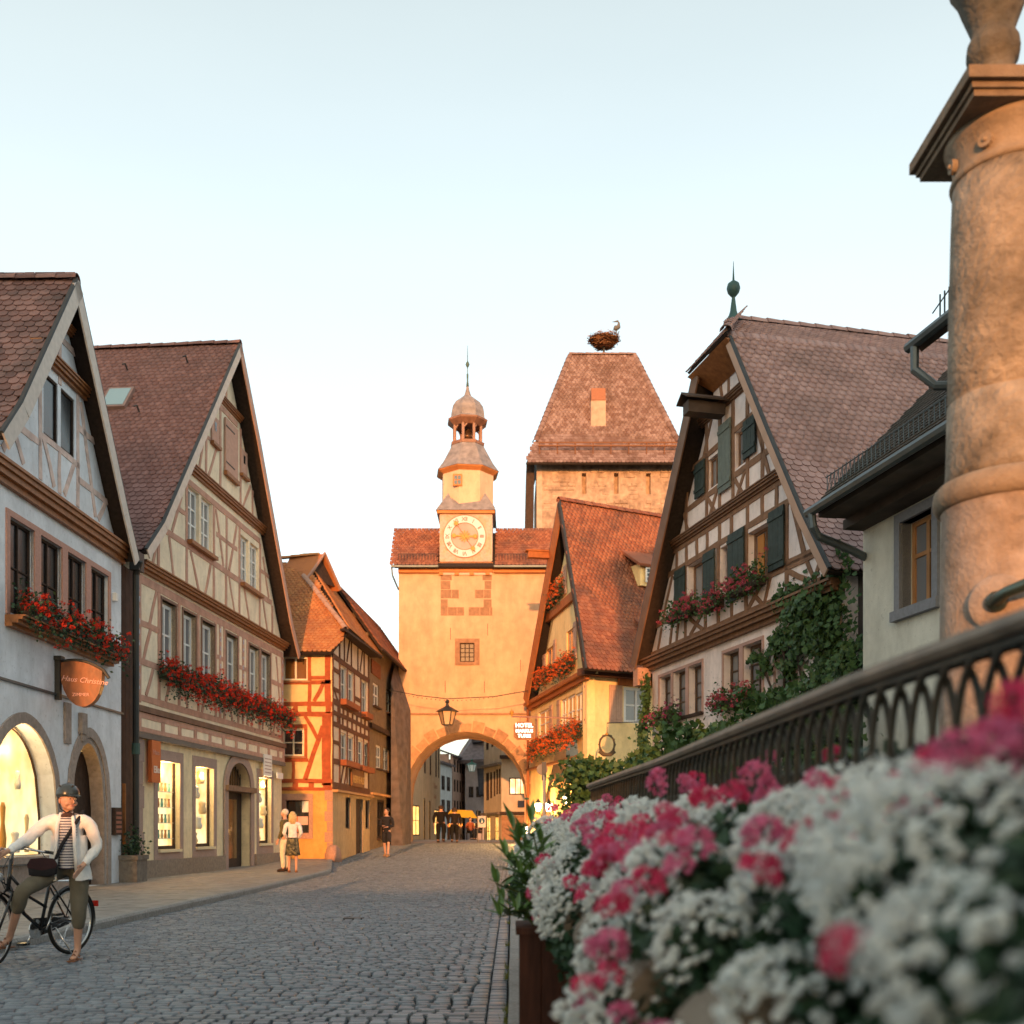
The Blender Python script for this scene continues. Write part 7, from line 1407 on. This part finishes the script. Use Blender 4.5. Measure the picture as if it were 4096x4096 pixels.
# ------------------------------------------------------------------ people
SKIN = mat('skin', (.52, .29, .20), .55, .06, 20, spec=.35); HAIRD = mat('hair_dark', (.04, .025, .018), .6, .3, 40); HAIRB = mat('hair_blond', (.55, .40, .20), .6, .3, 40); HAIRG = mat('hair_grey', (.55, .50, .44), .6, .2, 40)
from mathutils import noise as mnoise
def skin_mesh(name, nodes, edges, m, parent, sub=1, root=0, wr=0):
    """grow one continuous surface over a skeleton of (x,y,z,rx[,ry])"""
    me = bpy.data.meshes.new(name); me.from_pydata([n_[:3] for n_ in nodes], edges, []); me.materials.append(m)
    ob = bpy.data.objects.new(name, me); COL.objects.link(ob)
    md = ob.modifiers.new('skin', 'SKIN'); md.use_smooth_shade = True; md.branch_smoothing = .3
    me.skin_vertices[0] if len(me.skin_vertices) else None
    sv_ = me.skin_vertices[0].data
    for i, n_ in enumerate(nodes): sv_[i].radius = (n_[3], n_[4] if len(n_) > 4 else n_[3]); sv_[i].use_root = (i == root)
    ss = ob.modifiers.new('smooth', 'SUBSURF'); ss.levels = sub; ss.render_levels = sub
    bpy.context.view_layer.update(); me2 = bpy.data.meshes.new_from_object(ob.evaluated_get(bpy.context.evaluated_depsgraph_get()))
    bpy.data.objects.remove(ob); me2.name = name; me2.materials.clear(); me2.materials.append(m)
    me2.polygons.foreach_set('use_smooth', [True]*len(me2.polygons))
    if wr:
        for v_ in me2.vertices:
            c_ = v_.co; q_ = mnoise.noise(Vector((c_.x*16, c_.y*16, c_.z*9)))+.6*mnoise.noise(Vector((c_.x*34+5, c_.y*34, c_.z*20)))
            v_.co = c_+v_.normal*q_*wr
    o = bpy.data.objects.new(name, me2); COL.objects.link(o); o.parent = parent; return o
def lerp(a, b, t): return tuple(a[i]+(b[i]-a[i])*t for i in range(3))
def person(label, loc, rz, H=1.72, J={}, top=None, legs=None, topm=None, legm=None, skirt=None, hair=HAIRD, hairlong=0, shoe=None, bare_leg=0, shorts=0, group=None, fingers=True, yaw=0, bag=None, slim=1., fem=0, wide=1.):
    """local frame: +y is where the person faces, x to the person's right... joints given at 1.75 m"""
    t = thing('person', label, 'person', loc, rz, group); k = H/1.75; t.scale = (k*wide, k*(1+(wide-1)*.6), k)
    D = dict(pelvis=(0, 0, .95), chest=(0, .0, 1.30), neck=(0, .0, 1.47), head=(0, .02, 1.62), shR=(.18, 0, 1.41), elR=(.24, -.02, 1.14), haR=(.25, .08, .90), shL=(-.18, 0, 1.41), elL=(-.24, -.02, 1.14), haL=(-.25, .08, .90),
             hiR=(.09, 0, .92), knR=(.10, .03, .50), anR=(.10, 0, .09), hiL=(-.09, 0, .92), knL=(-.10, .03, .50), anL=(-.10, 0, .09))
    D.update(J); V = Vector
    nodes = []; edges = []
    def nd(p, r, r2=None): nodes.append((*p, r, r2 if r2 else r)); return len(nodes)-1
    def ch(*ix): edges.extend(zip(ix, ix[1:]))
    w_ = slim
    pe = nd(D['pelvis'], .13*w_, .10); wa = nd(lerp(D['pelvis'], D['chest'], .45), .115*w_, .085); cs = nd(D['chest'], .135*w_, .095); up = nd(lerp(D['chest'], D['neck'], .65), .10*w_, .075); ne = nd(D['neck'], .055); nt_ = nd(lerp(D['neck'], D['head'], .38), .047)
    hx, hy_, hz = D['head']; h1_ = nd((hx, hy_, hz-.02), .070, .082); h2_ = nd((hx, hy_, hz+.05), .078, .092); h3_ = nd((hx, hy_-.01, hz+.10), .055, .065)
    ch(pe, wa, cs, up, ne, nt_, h1_, h2_, h3_)
    for sd in 'RL':
        s_ = nd(D['sh'+sd], .052); e_ = nd(D['el'+sd], .038); em = nd(lerp(D['sh'+sd], D['el'+sd], .5), .045); hw = V(D['ha'+sd]); el_ = V(D['el'+sd]); dr_ = (hw-el_).normalized(); fm_ = nd(lerp(D['el'+sd], D['ha'+sd], .35), .036); wr_ = nd(tuple(hw), .024, .028); pa = nd(tuple(hw+dr_*.05), .018, .036)
        ch(up, s_, em, e_, fm_, wr_, pa)
        if fingers:
            fd = D.get('fd'+sd); side_ = V(D.get('pn'+sd, (0, 1, 0))); side_ = (side_-dr_*side_.dot(dr_)).normalized(); curl = V(D.get('cu'+sd, (-.3 if sd == 'R' else .3, 0, -.3)))
            for i, ln in enumerate((.068, .076, .070, .056)):
                b = hw+dr_*.085+side_*(.028-.019*i); p1 = b+dr_*ln*.5+curl*.01; p2 = p1+(dr_*.75+curl*.6).normalized()*ln*.5; a1 = nd(tuple(b), .0095); a2 = nd(tuple(p1), .0088); a3 = nd(tuple(p2), .0072); ch(pa, a1, a2, a3)
            b = hw+dr_*.03+side_*.036; p1 = b+(dr_*.7+side_*.6).normalized()*.035; p2 = p1+(dr_*.9+curl*.3).normalized()*.03; a1 = nd(tuple(b), .011); a2 = nd(tuple(p1), .010); a3 = nd(tuple(p2), .008); ch(pa, a1, a2, a3)
        hi = nd(D['hi'+sd], .082); th_ = nd(lerp(D['hi'+sd], D['kn'+sd], .5), .068); kn = nd(D['kn'+sd], .052); ca_ = nd(lerp(D['kn'+sd], D['an'+sd], .35), .050); an = nd(D['an'+sd], .034); ft = V(D.get('to'+sd, tuple(V(D['an'+sd])+V((0, .14, -.055))))); a_ = V(D['an'+sd]); he = nd(tuple(a_+V((0, -.0, -.045))), .036, .03); fm2 = nd(tuple((a_+ft)/2+V((0, 0, -.015))), .036, .026); to = nd(tuple(ft), .032, .017)
        ch(pe, hi, th_, kn, ca_, an, he); ch(an, fm2, to)
    bo = skin_mesh('body', nodes, edges, SKIN, t)
    # face on the head, turned by yaw about the neck
    cy, sy = math.cos(yaw), math.sin(yaw)
    def fp(x, y, z): return (hx+x*cy-y*sy, hy_+x*sy+y*cy, hz+z)
    mb = MB(); mb.ball(fp(0, .012, .015), .083, 14, (.90, 1.08, 1.22)); mb.ball(fp(0, .05, -.055), .045, 10, (.95, .9, .8)); mb.tube([fp(0, .088, .03), fp(0, .108, .0), fp(0, .113, -.012), fp(0, .092, -.022)], [.006, .009, .011, .006], 8)
    for sx in (-1, 1): mb.ball(fp(sx*.078, -.005, .005), .024, 8, (.4, .8, 1.2)); mb.ball(fp(sx*.042, .060, -.02), .026, 8)
    mb.build('face', SKIN, t, True, local=True)
    for sx in (-1, 1):
        e_ = MB(); e_.ball(fp(sx*.030, .088, .022), .0115, 8, (1.2, .6, .7)); eo = e_.build('eye', mat('eye_white', (.6, .56, .52), .3), t, True, local=True); e_ = MB(); e_.ball(fp(sx*.030, .094, .022), .0062, 6); e_.build('iris', HAIRD, eo, True, local=True)
        e_ = MB(); e_.tube([fp(sx*.014, .094, .042), fp(sx*.030, .093, .048), fp(sx*.046, .080, .042)], .0038, 5); e_.build('eyebrow', hair, t, local=True)
    mb = MB(); mb.tube([fp(-.022, .084, -.047), fp(-.008, .094, -.044), fp(.008, .094, -.044), fp(.022, .084, -.047)], [.003, .0065, .0065, .003], 6); mb.build('mouth', mat('lips', (.36, .12, .10), .5), t, local=True)
    # hair
    if hair is not None and not bag == 'helmet':
        mb = MB(); mb.ball(fp(0, -.022, .045), .094, 14, (.98, 1.06, 1.08)); 
        if hairlong: 
            for i in range(9): a = -1.3+i*.325; x = math.sin(a)*.082; y = -.03-math.cos(a)*.065; mb.tube([fp(x, y, .06), fp(x*1.12, y-.01, -.06), fp(x*1.05, y-.005, -.06-hairlong)], [.03, .03, .014], 6)
        mb.build('hair', hair, t, True, local=True)
    # clothing shells
    tm = topm; nodes = []; edges = []
    low = D.get('hem', .86); pz = D['pelvis']
    a = nd((pz[0], pz[1], pz[2]-.06), .150*w_, .120); b = nd(lerp(D['pelvis'], D['chest'], .3), .140*w_, .112); c = nd(D['chest'], .150*w_, .115); u = nd(lerp(D['chest'], D['neck'], .6), .125*w_, .095); n_ = nd(lerp(D['chest'], D['neck'], .93), .066, .064); ch(a, b, c, u, n_)
    for sd in 'RL':
        s_ = nd(D['sh'+sd], .074); m_ = nd(lerp(D['sh'+sd], D['el'+sd], .5), .063); e_ = nd(D['el'+sd], .057); ch(u, s_, m_, e_)
        if top != 'short': f_ = nd(lerp(D['el'+sd], D['ha'+sd], .5), .046); w2 = nd(lerp(D['el'+sd], D['ha'+sd], .93), .038); ch(e_, f_, w2)
    skin_mesh('jacket' if top != 'short' else 'shirt', nodes, edges, tm, t, 2, wr=.011)
    if skirt:
        mb = MB(); mb.lathe((pz[0], pz[1], 0), [(.13, pz[2]+.06), (.165, pz[2]-.05), (.19, skirt+.15), (.215, skirt)], 18, .03); mb.build('skirt', legm, t, True, local=True)
    else:
        nodes = []; edges = []; a = nd((pz[0], pz[1], pz[2]+.03), .138*w_, .112); b = nd((pz[0], pz[1], pz[2]-.05), .140*w_, .118); ch(a, b)
        for sd in 'RL':
            h_ = nd(D['hi'+sd], .108); m_ = nd(lerp(D['hi'+sd], D['kn'+sd], .5), .095); k_ = nd(D['kn'+sd], .078); ch(b, h_, m_, k_)
            if not shorts: q = nd(lerp(D['kn'+sd], D['an'+sd], .48), .070); ch(k_, q); 
            if not shorts and not bare_leg: q2 = nd(lerp(D['kn'+sd], D['an'+sd], .95), .060); ch(q, q2)
        skin_mesh('shorts' if shorts else 'trousers', nodes, edges, legm, t, 2, wr=.010)
    for sd in 'RL':
        a_ = V(D['an'+sd]); ft = V(D.get('to'+sd, tuple(a_+V((0, .14, -.055))))); mb = MB(); dr_ = (ft-a_); dr_.z = 0; dr_.normalize(); base = min(a_.z-.075, ft.z-.02)
        if shoe == 'sandal':
            mb.tube([tuple(V((a_.x, a_.y, 0))-dr_*.04+V((0, 0, base-.0))), tuple(V((ft.x, ft.y, 0))+dr_*.04+V((0, 0, base)))], [.038, .042], 10); o_ = mb.v; mb.v = [(x, y, base+(z-base)*.28) for x, y, z in o_]
            for f_ in (.35, .7): p = a_*(1-f_)+ft*f_; sdv = Vector((-dr_.y, dr_.x, 0)); mb.tube([tuple(p-sdv*.042-V((0, 0, .03))), tuple(p+V((0, 0, .025))), tuple(p+sdv*.042-V((0, 0, .03)))], .009, 6)
            mb.build('sandal', mat('sandal_brown', (.20, .09, .05), .6), t, local=True)
        else:
            mb.tube([tuple(a_-dr_*.05-V((0, 0, .03))), tuple(a_+dr_*.03-V((0, 0, .02))), tuple(ft+dr_*.04)], [.043, .05, .036], 10); mb.build('shoe', shoe or HAIRD, t, True, local=True)
    return t
def mkm(n_, c, r=.85, **k): return mat(n_, c, r, .12, 12, .2, 50, **k)
WJ = mkm('jacket_white', (.82, .80, .78)); KH = mkm('trousers_khaki', (.13, .115, .085)); BLK = mkm('cloth_black', (.018, .018, .022))
# striped top: cloth colour changes with height
def stripes():
    m = bpy.data.materials.new('striped_top'); m.use_nodes = True; t = m.node_tree; b = t.nodes['Principled BSDF']; g = t.nodes.new('ShaderNodeNewGeometry'); s_ = t.nodes.new('ShaderNodeSeparateXYZ'); mt = t.nodes.new('ShaderNodeMath'); mt.operation = 'MULTIPLY'; mt.inputs[1].default_value = 38
    f_ = t.nodes.new('ShaderNodeMath'); f_.operation = 'FRACT'; gt_ = t.nodes.new('ShaderNodeMath'); gt_.operation = 'GREATER_THAN'; gt_.inputs[1].default_value = .58; mx = t.nodes.new('ShaderNodeMixRGB'); mx.inputs[1].default_value = (.65, .62, .62, 1); mx.inputs[2].default_value = (.06, .055, .11, 1)
    l = t.links.new; l(g.outputs['Position'], s_.inputs[0]); l(s_.outputs['Z'], mt.inputs[0]); l(mt.outputs[0], f_.inputs[0]); l(f_.outputs[0], gt_.inputs[0]); l(gt_.outputs[0], mx.inputs[0]); l(mx.outputs[0], b.inputs['Base Color']); b.inputs['Roughness'].default_value = .9; return m
# cyclist astride her bicycle; facing roughly towards the viewer, head turned along the street
yawb = math.atan2(-.96, -.28)                     # bicycle heading
cyc_rz = math.radians(-168)
Jc = dict(pelvis=(0, -.02, .93), chest=(.0, .03, 1.27), neck=(.0, .05, 1.44), head=(.0, .085, 1.555), shR=(.185, .04, 1.37), elR=(.36, .22, 1.16), haR=(.46, .46, 1.075), shL=(-.185, .04, 1.37), elL=(-.27, .02, 1.11), haL=(-.16, .20, .93),
          hiR=(.09, -.02, .90), knR=(.36, .30, .70), anR=(.52, .10, .24), hiL=(-.09, -.02, .90), knL=(-.10, .06, .49), anL=(-.08, .02, .09), toL=(-.06, .17, .03), toR=(.60, .22, .17), pnR=(0, 0, 1), cuR=(0, .3, -1), pnL=(0, .7, .6), cuL=(.4, .3, -.8), hem=.84)
cy = person('woman in dark helmet, white jacket and striped top standing astride a black bicycle', (-4.27, 10.22, .0), cyc_rz, 1.72, Jc, topm=WJ, legm=KH, bare_leg=1, shoe='sandal', hair=HAIRD, yaw=R(42), bag='helmet', slim=1.06)
hc = (0, .085, 1.555)
mb = MB(); mb.lathe((hc[0], hc[1]-.01, hc[2]+.045), [(.112, -.0), (.118, .02), (.112, .06), (.088, .10), (.05, .125), (.01, .132)], 18); mb.v = [(x*.93, (y-hc[1])*1.16+hc[1]-.012, z) for x, y, z in mb.v]
hm = mb.build('helmet', mat('helmet_black', (.025, .035, .038), .3, .1, spec=.6), cy, True, local=True)
for k_ in range(5):
    g = MB(); x = (k_-2)*.036; g.tube([(x, hc[1]-.10, hc[2]+.105+.0), (x*.9, hc[1]-.02, hc[2]+.165-.002*abs(x)*100), (x*.8, hc[1]+.06, hc[2]+.148)], .0075, 6); g.build('helmet_vent', mat('vent_black', (.008, .008, .008), .6), hm, local=True)
g = MB(); a = R(42); g.hexa([(hc[0]+dx*math.cos(a)-dy*math.sin(a), hc[1]+dx*math.sin(a)+dy*math.cos(a), hc[2]+z) for dx, dy, z in ((-.06, .09, .055), (.06, .09, .055), (.05, .155, .045), (-.05, .155, .045), (-.06, .09, .067), (.06, .09, .067), (.05, .155, .052), (-.05, .155, .052))]); g.build('visor', MC['helmet_black'], hm, local=True)
g = MB(); g.tube([(.085, hc[1], hc[2]+.05), (.06, hc[1]+.02, hc[2]-.07), (0, hc[1]+.04, hc[2]-.115), (-.06, hc[1]+.02, hc[2]-.07), (-.085, hc[1], hc[2]+.05)], .007, 5); g.build('chin_strap', BLK, cy, local=True)
g = MB(); g.tube([(.05, hc[1]+.03, 1.40), (0, hc[1]+.07, 1.415), (-.06, hc[1]+.03, 1.42)], .03, 8); g.build('scarf', mkm('scarf_brown', (.06, .03, .025)), cy, True, local=True)
ST_ = stripes(); mb = MB()
prof = [(1.40, .085, .150), (1.34, .10, .158), (1.25, .105, .164), (1.15, .10, .160), (1.05, .095, .152), (.95, .10, .152), (.90, .10, .150)]
for z, w_, dd in prof:
    for i in range(9): a = -1.05+2.1*i/8; mb.v.append((w_*math.sin(a)*1.02, -.0+dd*math.cos(a)*.98+.008+(z-1.0)*.07, z))
for j in range(len(prof)-1):
    for i in range(8): a = j*9+i; mb.f.append((a, a+1, a+10, a+9))
mb.build('striped_top', ST_, cy, True, local=True)
for sx in (-1, 1): g = MB(); g.tube([(sx*.05, .12, 1.44), (sx*.075, .175, 1.32), (sx*.085, .175, 1.1), (sx*.10, .165, .88)], [.018, .02, .018, .02], 6); g.build('lapel', WJ, cy, True, local=True)
g = MB(); n_ = 22; rows_ = [(1.22, .165, .125), (1.08, .170, .135), (.96, .185, .15), (.86, .205, .165), (.79, .212, .17)]
for z, rx_, ry_ in rows_:
    for i in range(n_+1): a = math.pi/2+.42+(2*math.pi-.84)*i/n_; w3_ = 1+.035*math.sin(a*7+z*20)*(1.25-z); g.v.append((rx_*math.cos(a)*w3_, ry_*math.sin(a)*w3_+.0, z+.008*math.sin(a*5)))
for j in range(len(rows_)-1):
    for i in range(n_): a = j*(n_+1)+i; g.f.append((a, a+1, a+n_+2, a+n_+1))
g.build('jacket_hem', WJ, cy, True, local=True)
g = MB(); g.tube([(-.13, .0, 1.46), (-.10, .16, 1.36), (.02, .20, 1.15), (.10, .17, .98)], .017, 6); g.v = [(x, y, z) for x, y, z in g.v]; g.build('bag_strap', BLK, cy, local=True)
hb_ = thing('shoulder_bag', 'black shoulder bag hanging at the hip of the cyclist', 'bag', (-4.36, 10.02, .93))
bc = Vector((-4.42, 9.99, .90)); bx_ = Vector((.97, .2, 0)).normalized(); by_ = Vector((-.2, .97, 0)).normalized()
def bagpt(x, y, z): return tuple(bc+bx_*x+by_*y+Vector((0, 0, z)))
prb = [(-.12, -.07), (-.13, .02), (-.10, .075), (0, .085), (.10, .08), (.13, .02), (.12, -.06), (.06, -.085), (-.06, -.085)]
g = MB(); k = len(prb)
for y_, sc_ in ((-.045, .88), (-.02, 1), (.02, 1), (.045, .88)): g.v += [bagpt(x*sc_, y_, z*sc_) for x, z in prb]
for j in range(3): g.f += [(j*k+i, j*k+(i+1) % k, (j+1)*k+(i+1) % k, (j+1)*k+i) for i in range(k)]
g.f += [tuple(range(k))[::-1], tuple(range(3*k, 4*k))]; g.build('bag_body', BLK, hb_, True)
prf = [(-.125, .0), (-.13, .03), (-.10, .085), (0, .095), (.10, .088), (.135, .03), (.12, .0), (0, -.025)]
g = MB(); k = len(prf); g.v = [bagpt(x, -.052, z) for x, z in prf]+[bagpt(x, -.044, z) for x, z in prf]; g.f = [tuple(range(k)), tuple(range(2*k-1, k-1, -1))]+[(i, i+k, (i+1) % k+k, (i+1) % k) for i in range(k)]; g.build('flap', mkm('flap_dark', (.03, .012, .015)), hb_)
# ------------------------------------------------------------------ bicycle, local x forward
bk = thing('bicycle', 'black city bicycle with chrome bars and rear rack held by the helmeted woman', 'bicycle', (-4.46, 10.72, 0), yawb)
BF = mat('bike_black', (.012, .012, .014), .25, .05, spec=.6); CHR = mat('chrome', (.6, .6, .6), .2, .05, metal=.9); TY = mat('tyre_black', (.015, .015, .015), .8)
def wheel(x, steer=0):
    e = bpy.data.objects.new('wheel', None); COL.objects.link(e); e.parent = bk; e.location = (x, 0, .34); e.rotation_euler = (0, 0, steer); e.empty_display_size = .1
    c = lambda a, r_: (r_*math.cos(a), 0, r_*math.sin(a)); n_ = 40
    def torus(r_, tr, m, nm, k_=8):
        mb = MB()
        for i in range(n_):
            for j in range(k_): a = 2*math.pi*i/n_; b = 2*math.pi*j/k_; rr = r_+tr*math.cos(b); mb.v.append((rr*math.cos(a), tr*math.sin(b), rr*math.sin(a)))
        for i in range(n_):
            for j in range(k_): mb.f.append((i*k_+j, i*k_+(j+1) % k_, ((i+1) % n_)*k_+(j+1) % k_, ((i+1) % n_)*k_+j))
        mb.build(nm, m, e, True, local=True)
    torus(.322, .018, TY, 'tyre'); torus(.300, .010, CHR, 'rim')
    mb = MB()
    for i in range(28): a = 2*math.pi*i/28; mb.tube([(.02*math.cos(a+.8), .02*(-1)**i, .02*math.sin(a+.8)), c(a, .295)], .0013, 3, False)
    mb.build('spokes', CHR, e, local=True); mb = MB(); mb.tube([(0, -.05, 0), (0, .05, 0)], .022, 10); mb.build('hub', CHR, e, local=True)
wheel(0); wheel(1.04, .25)
T = lambda pts_, r_, nm, m=BF, k_=8: MB().tube(pts_, r_, k_).build(nm, m, bk, True, local=True)
T([(0, .05, .34), (.22, .04, .36), (.44, 0, .29)], .010, 'chain_stay'); T([(0, .05, .34), (.30, .02, .72)], .009, 'seat_stay'); T([(0, -.05, .34), (.44, 0, .29)], .010, 'chain_stay'); T([(0, -.05, .34), (.30, -.02, .72)], .009, 'seat_stay')
T([(.44, 0, .28), (.27, 0, .88)], .016, 'seat_tube'); T([(.44, 0, .30), (.66, 0, .46), (.86, 0, .74)], .018, 'down_tube'); T([(.36, 0, .50), (.60, 0, .62), (.85, 0, .84)], .015, 'upper_tube'); T([(.87, 0, .68), (.82, 0, .98)], .020, 'head_tube')
T([(.87, .0, .70), (.88, .06, .66), (.96, .06, .50), (1.04, .055, .34)], .012, 'fork'); T([(.87, .0, .70), (.88, -.06, .66), (.96, -.06, .50), (1.04, -.055, .34)], .012, 'fork')
T([(.82, 0, .96), (.80, 0, 1.05), (.84, 0, 1.07)], .013, 'stem', CHR)
T([(.62, .27, 1.04), (.72, .27, 1.05), (.82, .16, 1.08), (.84, 0, 1.07), (.82, -.16, 1.08), (.72, -.27, 1.05), (.62, -.27, 1.04)], .011, 'handlebar', CHR, 10)
T([(.58, .27, 1.035), (.70, .27, 1.05)], .016, 'grip'); T([(.58, -.27, 1.035), (.70, -.27, 1.05)], .016, 'grip')
T([(.70, .22, 1.06), (.66, .24, 1.0), (.60, .25, .98)], .005, 'brake_lever', CHR, 5); T([(.70, -.22, 1.06), (.66, -.24, 1.0), (.60, -.25, .98)], .005, 'brake_lever', CHR, 5)
T([(.74, .2, 1.07), (.90, .12, 1.12), (.95, .02, .9), (.9, 0, .72)], .004, 'brake_cable', BF, 5); T([(.74, -.2, 1.07), (.92, -.14, 1.08), (.97, -.02, .85), (.9, 0, .7)], .004, 'brake_cable', BF, 5)
mb = MB(); mb.tube([(.12, 0, .92), (.22, 0, .925), (.36, 0, .92), (.42, 0, .915)], [.05, .085, .045, .02], 12); mb.v = [(x, y, .92+(z-.92)*.4) for x, y, z in mb.v]; mb.build('saddle', BF, bk, True, local=True)
def fender(x, a0, a1):
    mb = MB(); n_ = 20
    for i in range(n_+1):
        a = a0+(a1-a0)*i/n_
        for y_, r_ in ((-.026, .345), (0, .358), (.026, .345)): mb.v.append((x+r_*math.cos(a), y_, .34+r_*math.sin(a)))
    for i in range(n_): mb.f += [(i*3, i*3+1, i*3+4, i*3+3), (i*3+1, i*3+2, i*3+5, i*3+4)]
    mb.build('mudguard', BF, bk, True, local=True)
fender(0, R(40), R(195)); fender(1.04, R(20), R(150))
mb = MB()
for y_ in (-.06, -.03, 0, .03, .06): mb.tube([(-.24, y_, .745), (.16, y_, .745)], .006, 5)
mb.tube([(-.24, -.065, .745), (-.24, .065, .745)], .006, 5); mb.tube([(.16, -.065, .745), (.16, .065, .745)], .006, 5); mb.build('rack', CHR, bk, local=True)
for sy_ in (-1, 1): T([(-.12, .06*sy_, .74), (0, .065*sy_, .35)], .006, 'rack_strut', BF, 5)
mb = MB(); mb.box(-.385, -.35, -.03, .03, .46, .52); mb.build('reflector', mat('reflector_red', (.5, .02, .01), .2), bk, local=True)
mb = MB(); mb.tube([(.93, 0, .80), (.97, 0, .82), (1.03, 0, .82)], [.015, .045, .048], 14); mb.build('headlamp', mat('headlamp_grey', (.35, .36, .38), .2, metal=.4), bk, True, local=True); T([(.88, 0, .74), (.95, 0, .78)], .007, 'lamp_bracket', BF, 5)
mb = MB(); mb.tube([(.44, -.052, .29), (.44, -.046, .29)], .095, 24); mb.build('chainring', CHR, bk, local=True); mb = MB(); mb.hexa([(-.04, -.07, .30), (.48, -.07, .20), (.48, -.05, .20), (-.04, -.05, .30), (-.04, -.07, .38), (.46, -.07, .40), (.46, -.05, .40), (-.04, -.05, .38)]); mb.build('chain_guard', BF, bk, local=True)
T([(.44, -.08, .29), (.52, -.085, .15)], .009, 'crank', CHR); T([(.44, .07, .29), (.36, .075, .43)], .009, 'crank', CHR)
for x, y_, z in ((.52, -.13, .15), (.36, .12, .43)): mb = MB(); mb.box(x-.045, x+.045, y_-.04, y_+.04, z-.012, z+.012); mb.build('pedal', BF, bk, local=True)
T([(.3, .06, .3), (.22, .2, .02)], .008, 'kickstand', CHR)
# passers-by
person('blond woman in white cardigan and dark patterned skirt by the corner of the beige shop', (-5.98, 28.9, .1), R(12), 1.66, dict(haR=(.16, .16, .98), haL=(-.16, .16, .98)), topm=mkm('cardigan_white', (.68, .68, .70)), legm=mat('skirt_print', (.03, .035, .03), .9, .5, 30, col2=(.25, .22, .12), c2scale=14, c2amt=.9), skirt=.50, hair=HAIRB, hairlong=.16, shoe='sandal', group='couple by the beige shop')
person('white haired man in olive jacket and cream trousers looking into the lit shop window', (-6.28, 29.35, .1), R(75), 1.74, {}, topm=mkm('jacket_olive', (.10, .085, .035)), legm=mkm('trousers_cream', (.66, .60, .45)), hair=HAIRG, shoe=DARKWOOD, group='couple by the beige shop')
person('man in black jacket and black shorts walking in the street before the brown house', (-4.68, 39.6, gz(39.6)), R(172), 1.84, dict(elR=(.24, .02, 1.12), haR=(.08, .22, 1.12), elL=(-.24, .02, 1.12), haL=(-.08, .22, 1.08), knL=(-.10, .12, .52), anL=(-.10, .20, .10), knR=(.09, -.02, .5), anR=(.09, -.16, .12)), topm=BLK, legm=BLK, shorts=1, hair=HAIRD, shoe=mkm('shoe_tan', (.3, .18, .10)), yaw=R(-25))
person('broad man in dark clothes seen from behind walking into the gate arch', (-3.46, 51.6, gz(51.6)), R(-5), 1.80, dict(knL=(-.1, .08, .5), anR=(.1, -.1, .12)), topm=mkm('coat_dark', (.005, .004, .005)), legm=mkm('trousers_black', (.005, .005, .005)), hair=HAIRD, slim=1.1, wide=1.38, group='dark couple walking under the arch')
person('dark clothed woman with handbag seen from behind walking under the gate arch', (-2.78, 51.2, gz(51.2)), R(4), 1.70, dict(knR=(.1, .08, .5), anL=(-.1, -.1, .12), haR=(.26, .06, .86)), topm=mkm('coat_brown', (.008, .005, .005)), legm=MC['trousers_black'], hair=HAIRD, hairlong=.02, slim=1.1, wide=1.25, group='dark couple walking under the arch')
hb2 = thing('handbag', 'dark handbag carried by the woman walking under the gate arch', 'bag', (-2.5, 51.2, gz(51.2)+.6)); mb = MB(); mb.box(-2.60, -2.42, 51.15, 51.4, gz(51)+.42, gz(51)+.68); mb.tube([(-2.51, 51.2, gz(51)+.66), (-2.51, 51.25, gz(51)+.84), (-2.51, 51.35, gz(51)+.66)], .012, 5); mb.build('bag_body', BLK, hb2)
for i, (x, y, lb, c) in enumerate(((-2.35, 59.6, 'seated guest with orange top at the cafe under the arch, left of the awning pole', (.30, .08, .03)), (-1.9, 60.3, 'dark seated guest at the right end of the cafe tables beyond the arch', (.04, .03, .03)))):
    person(lb, (x, y, gz(y)-.42), R(150 if i else 200), 1.7, dict(knR=(.1, .42, .92), anR=(.1, .46, .50), knL=(-.1, .42, .92), anL=(-.1, .46, .50), haR=(.15, .32, 1.12), haL=(-.15, .32, 1.12)), topm=mkm('guest_%d' % i, c), legm=BLK, hair=HAIRD, fingers=True, group='guests at the cafe')
    ch5 = thing('cafe_chair', ('wooden cafe chair under the guest in the orange top', 'wooden cafe chair under the dark seated guest')[i], 'chair', (x, y, gz(y))); z = gz(y)
    mb = MB(); mb.box(x-.22, x+.22, y-.2, y+.24, z+.38, z+.43); mb.build('seat', DARKWOOD, ch5)
    for dx, dy in ((-.19, -.17), (.19, -.17), (-.19, .2), (.19, .2)): mb = MB(); mb.box(x+dx-.02, x+dx+.02, y+dy-.02, y+dy+.02, z, z+.38); mb.build('leg', DARKWOOD, ch5)
    mb = MB(); mb.box(x-.22, x+.22, y+.22, y+.26, z+.43, z+.85); mb.build('backrest', DARKWOOD, ch5)
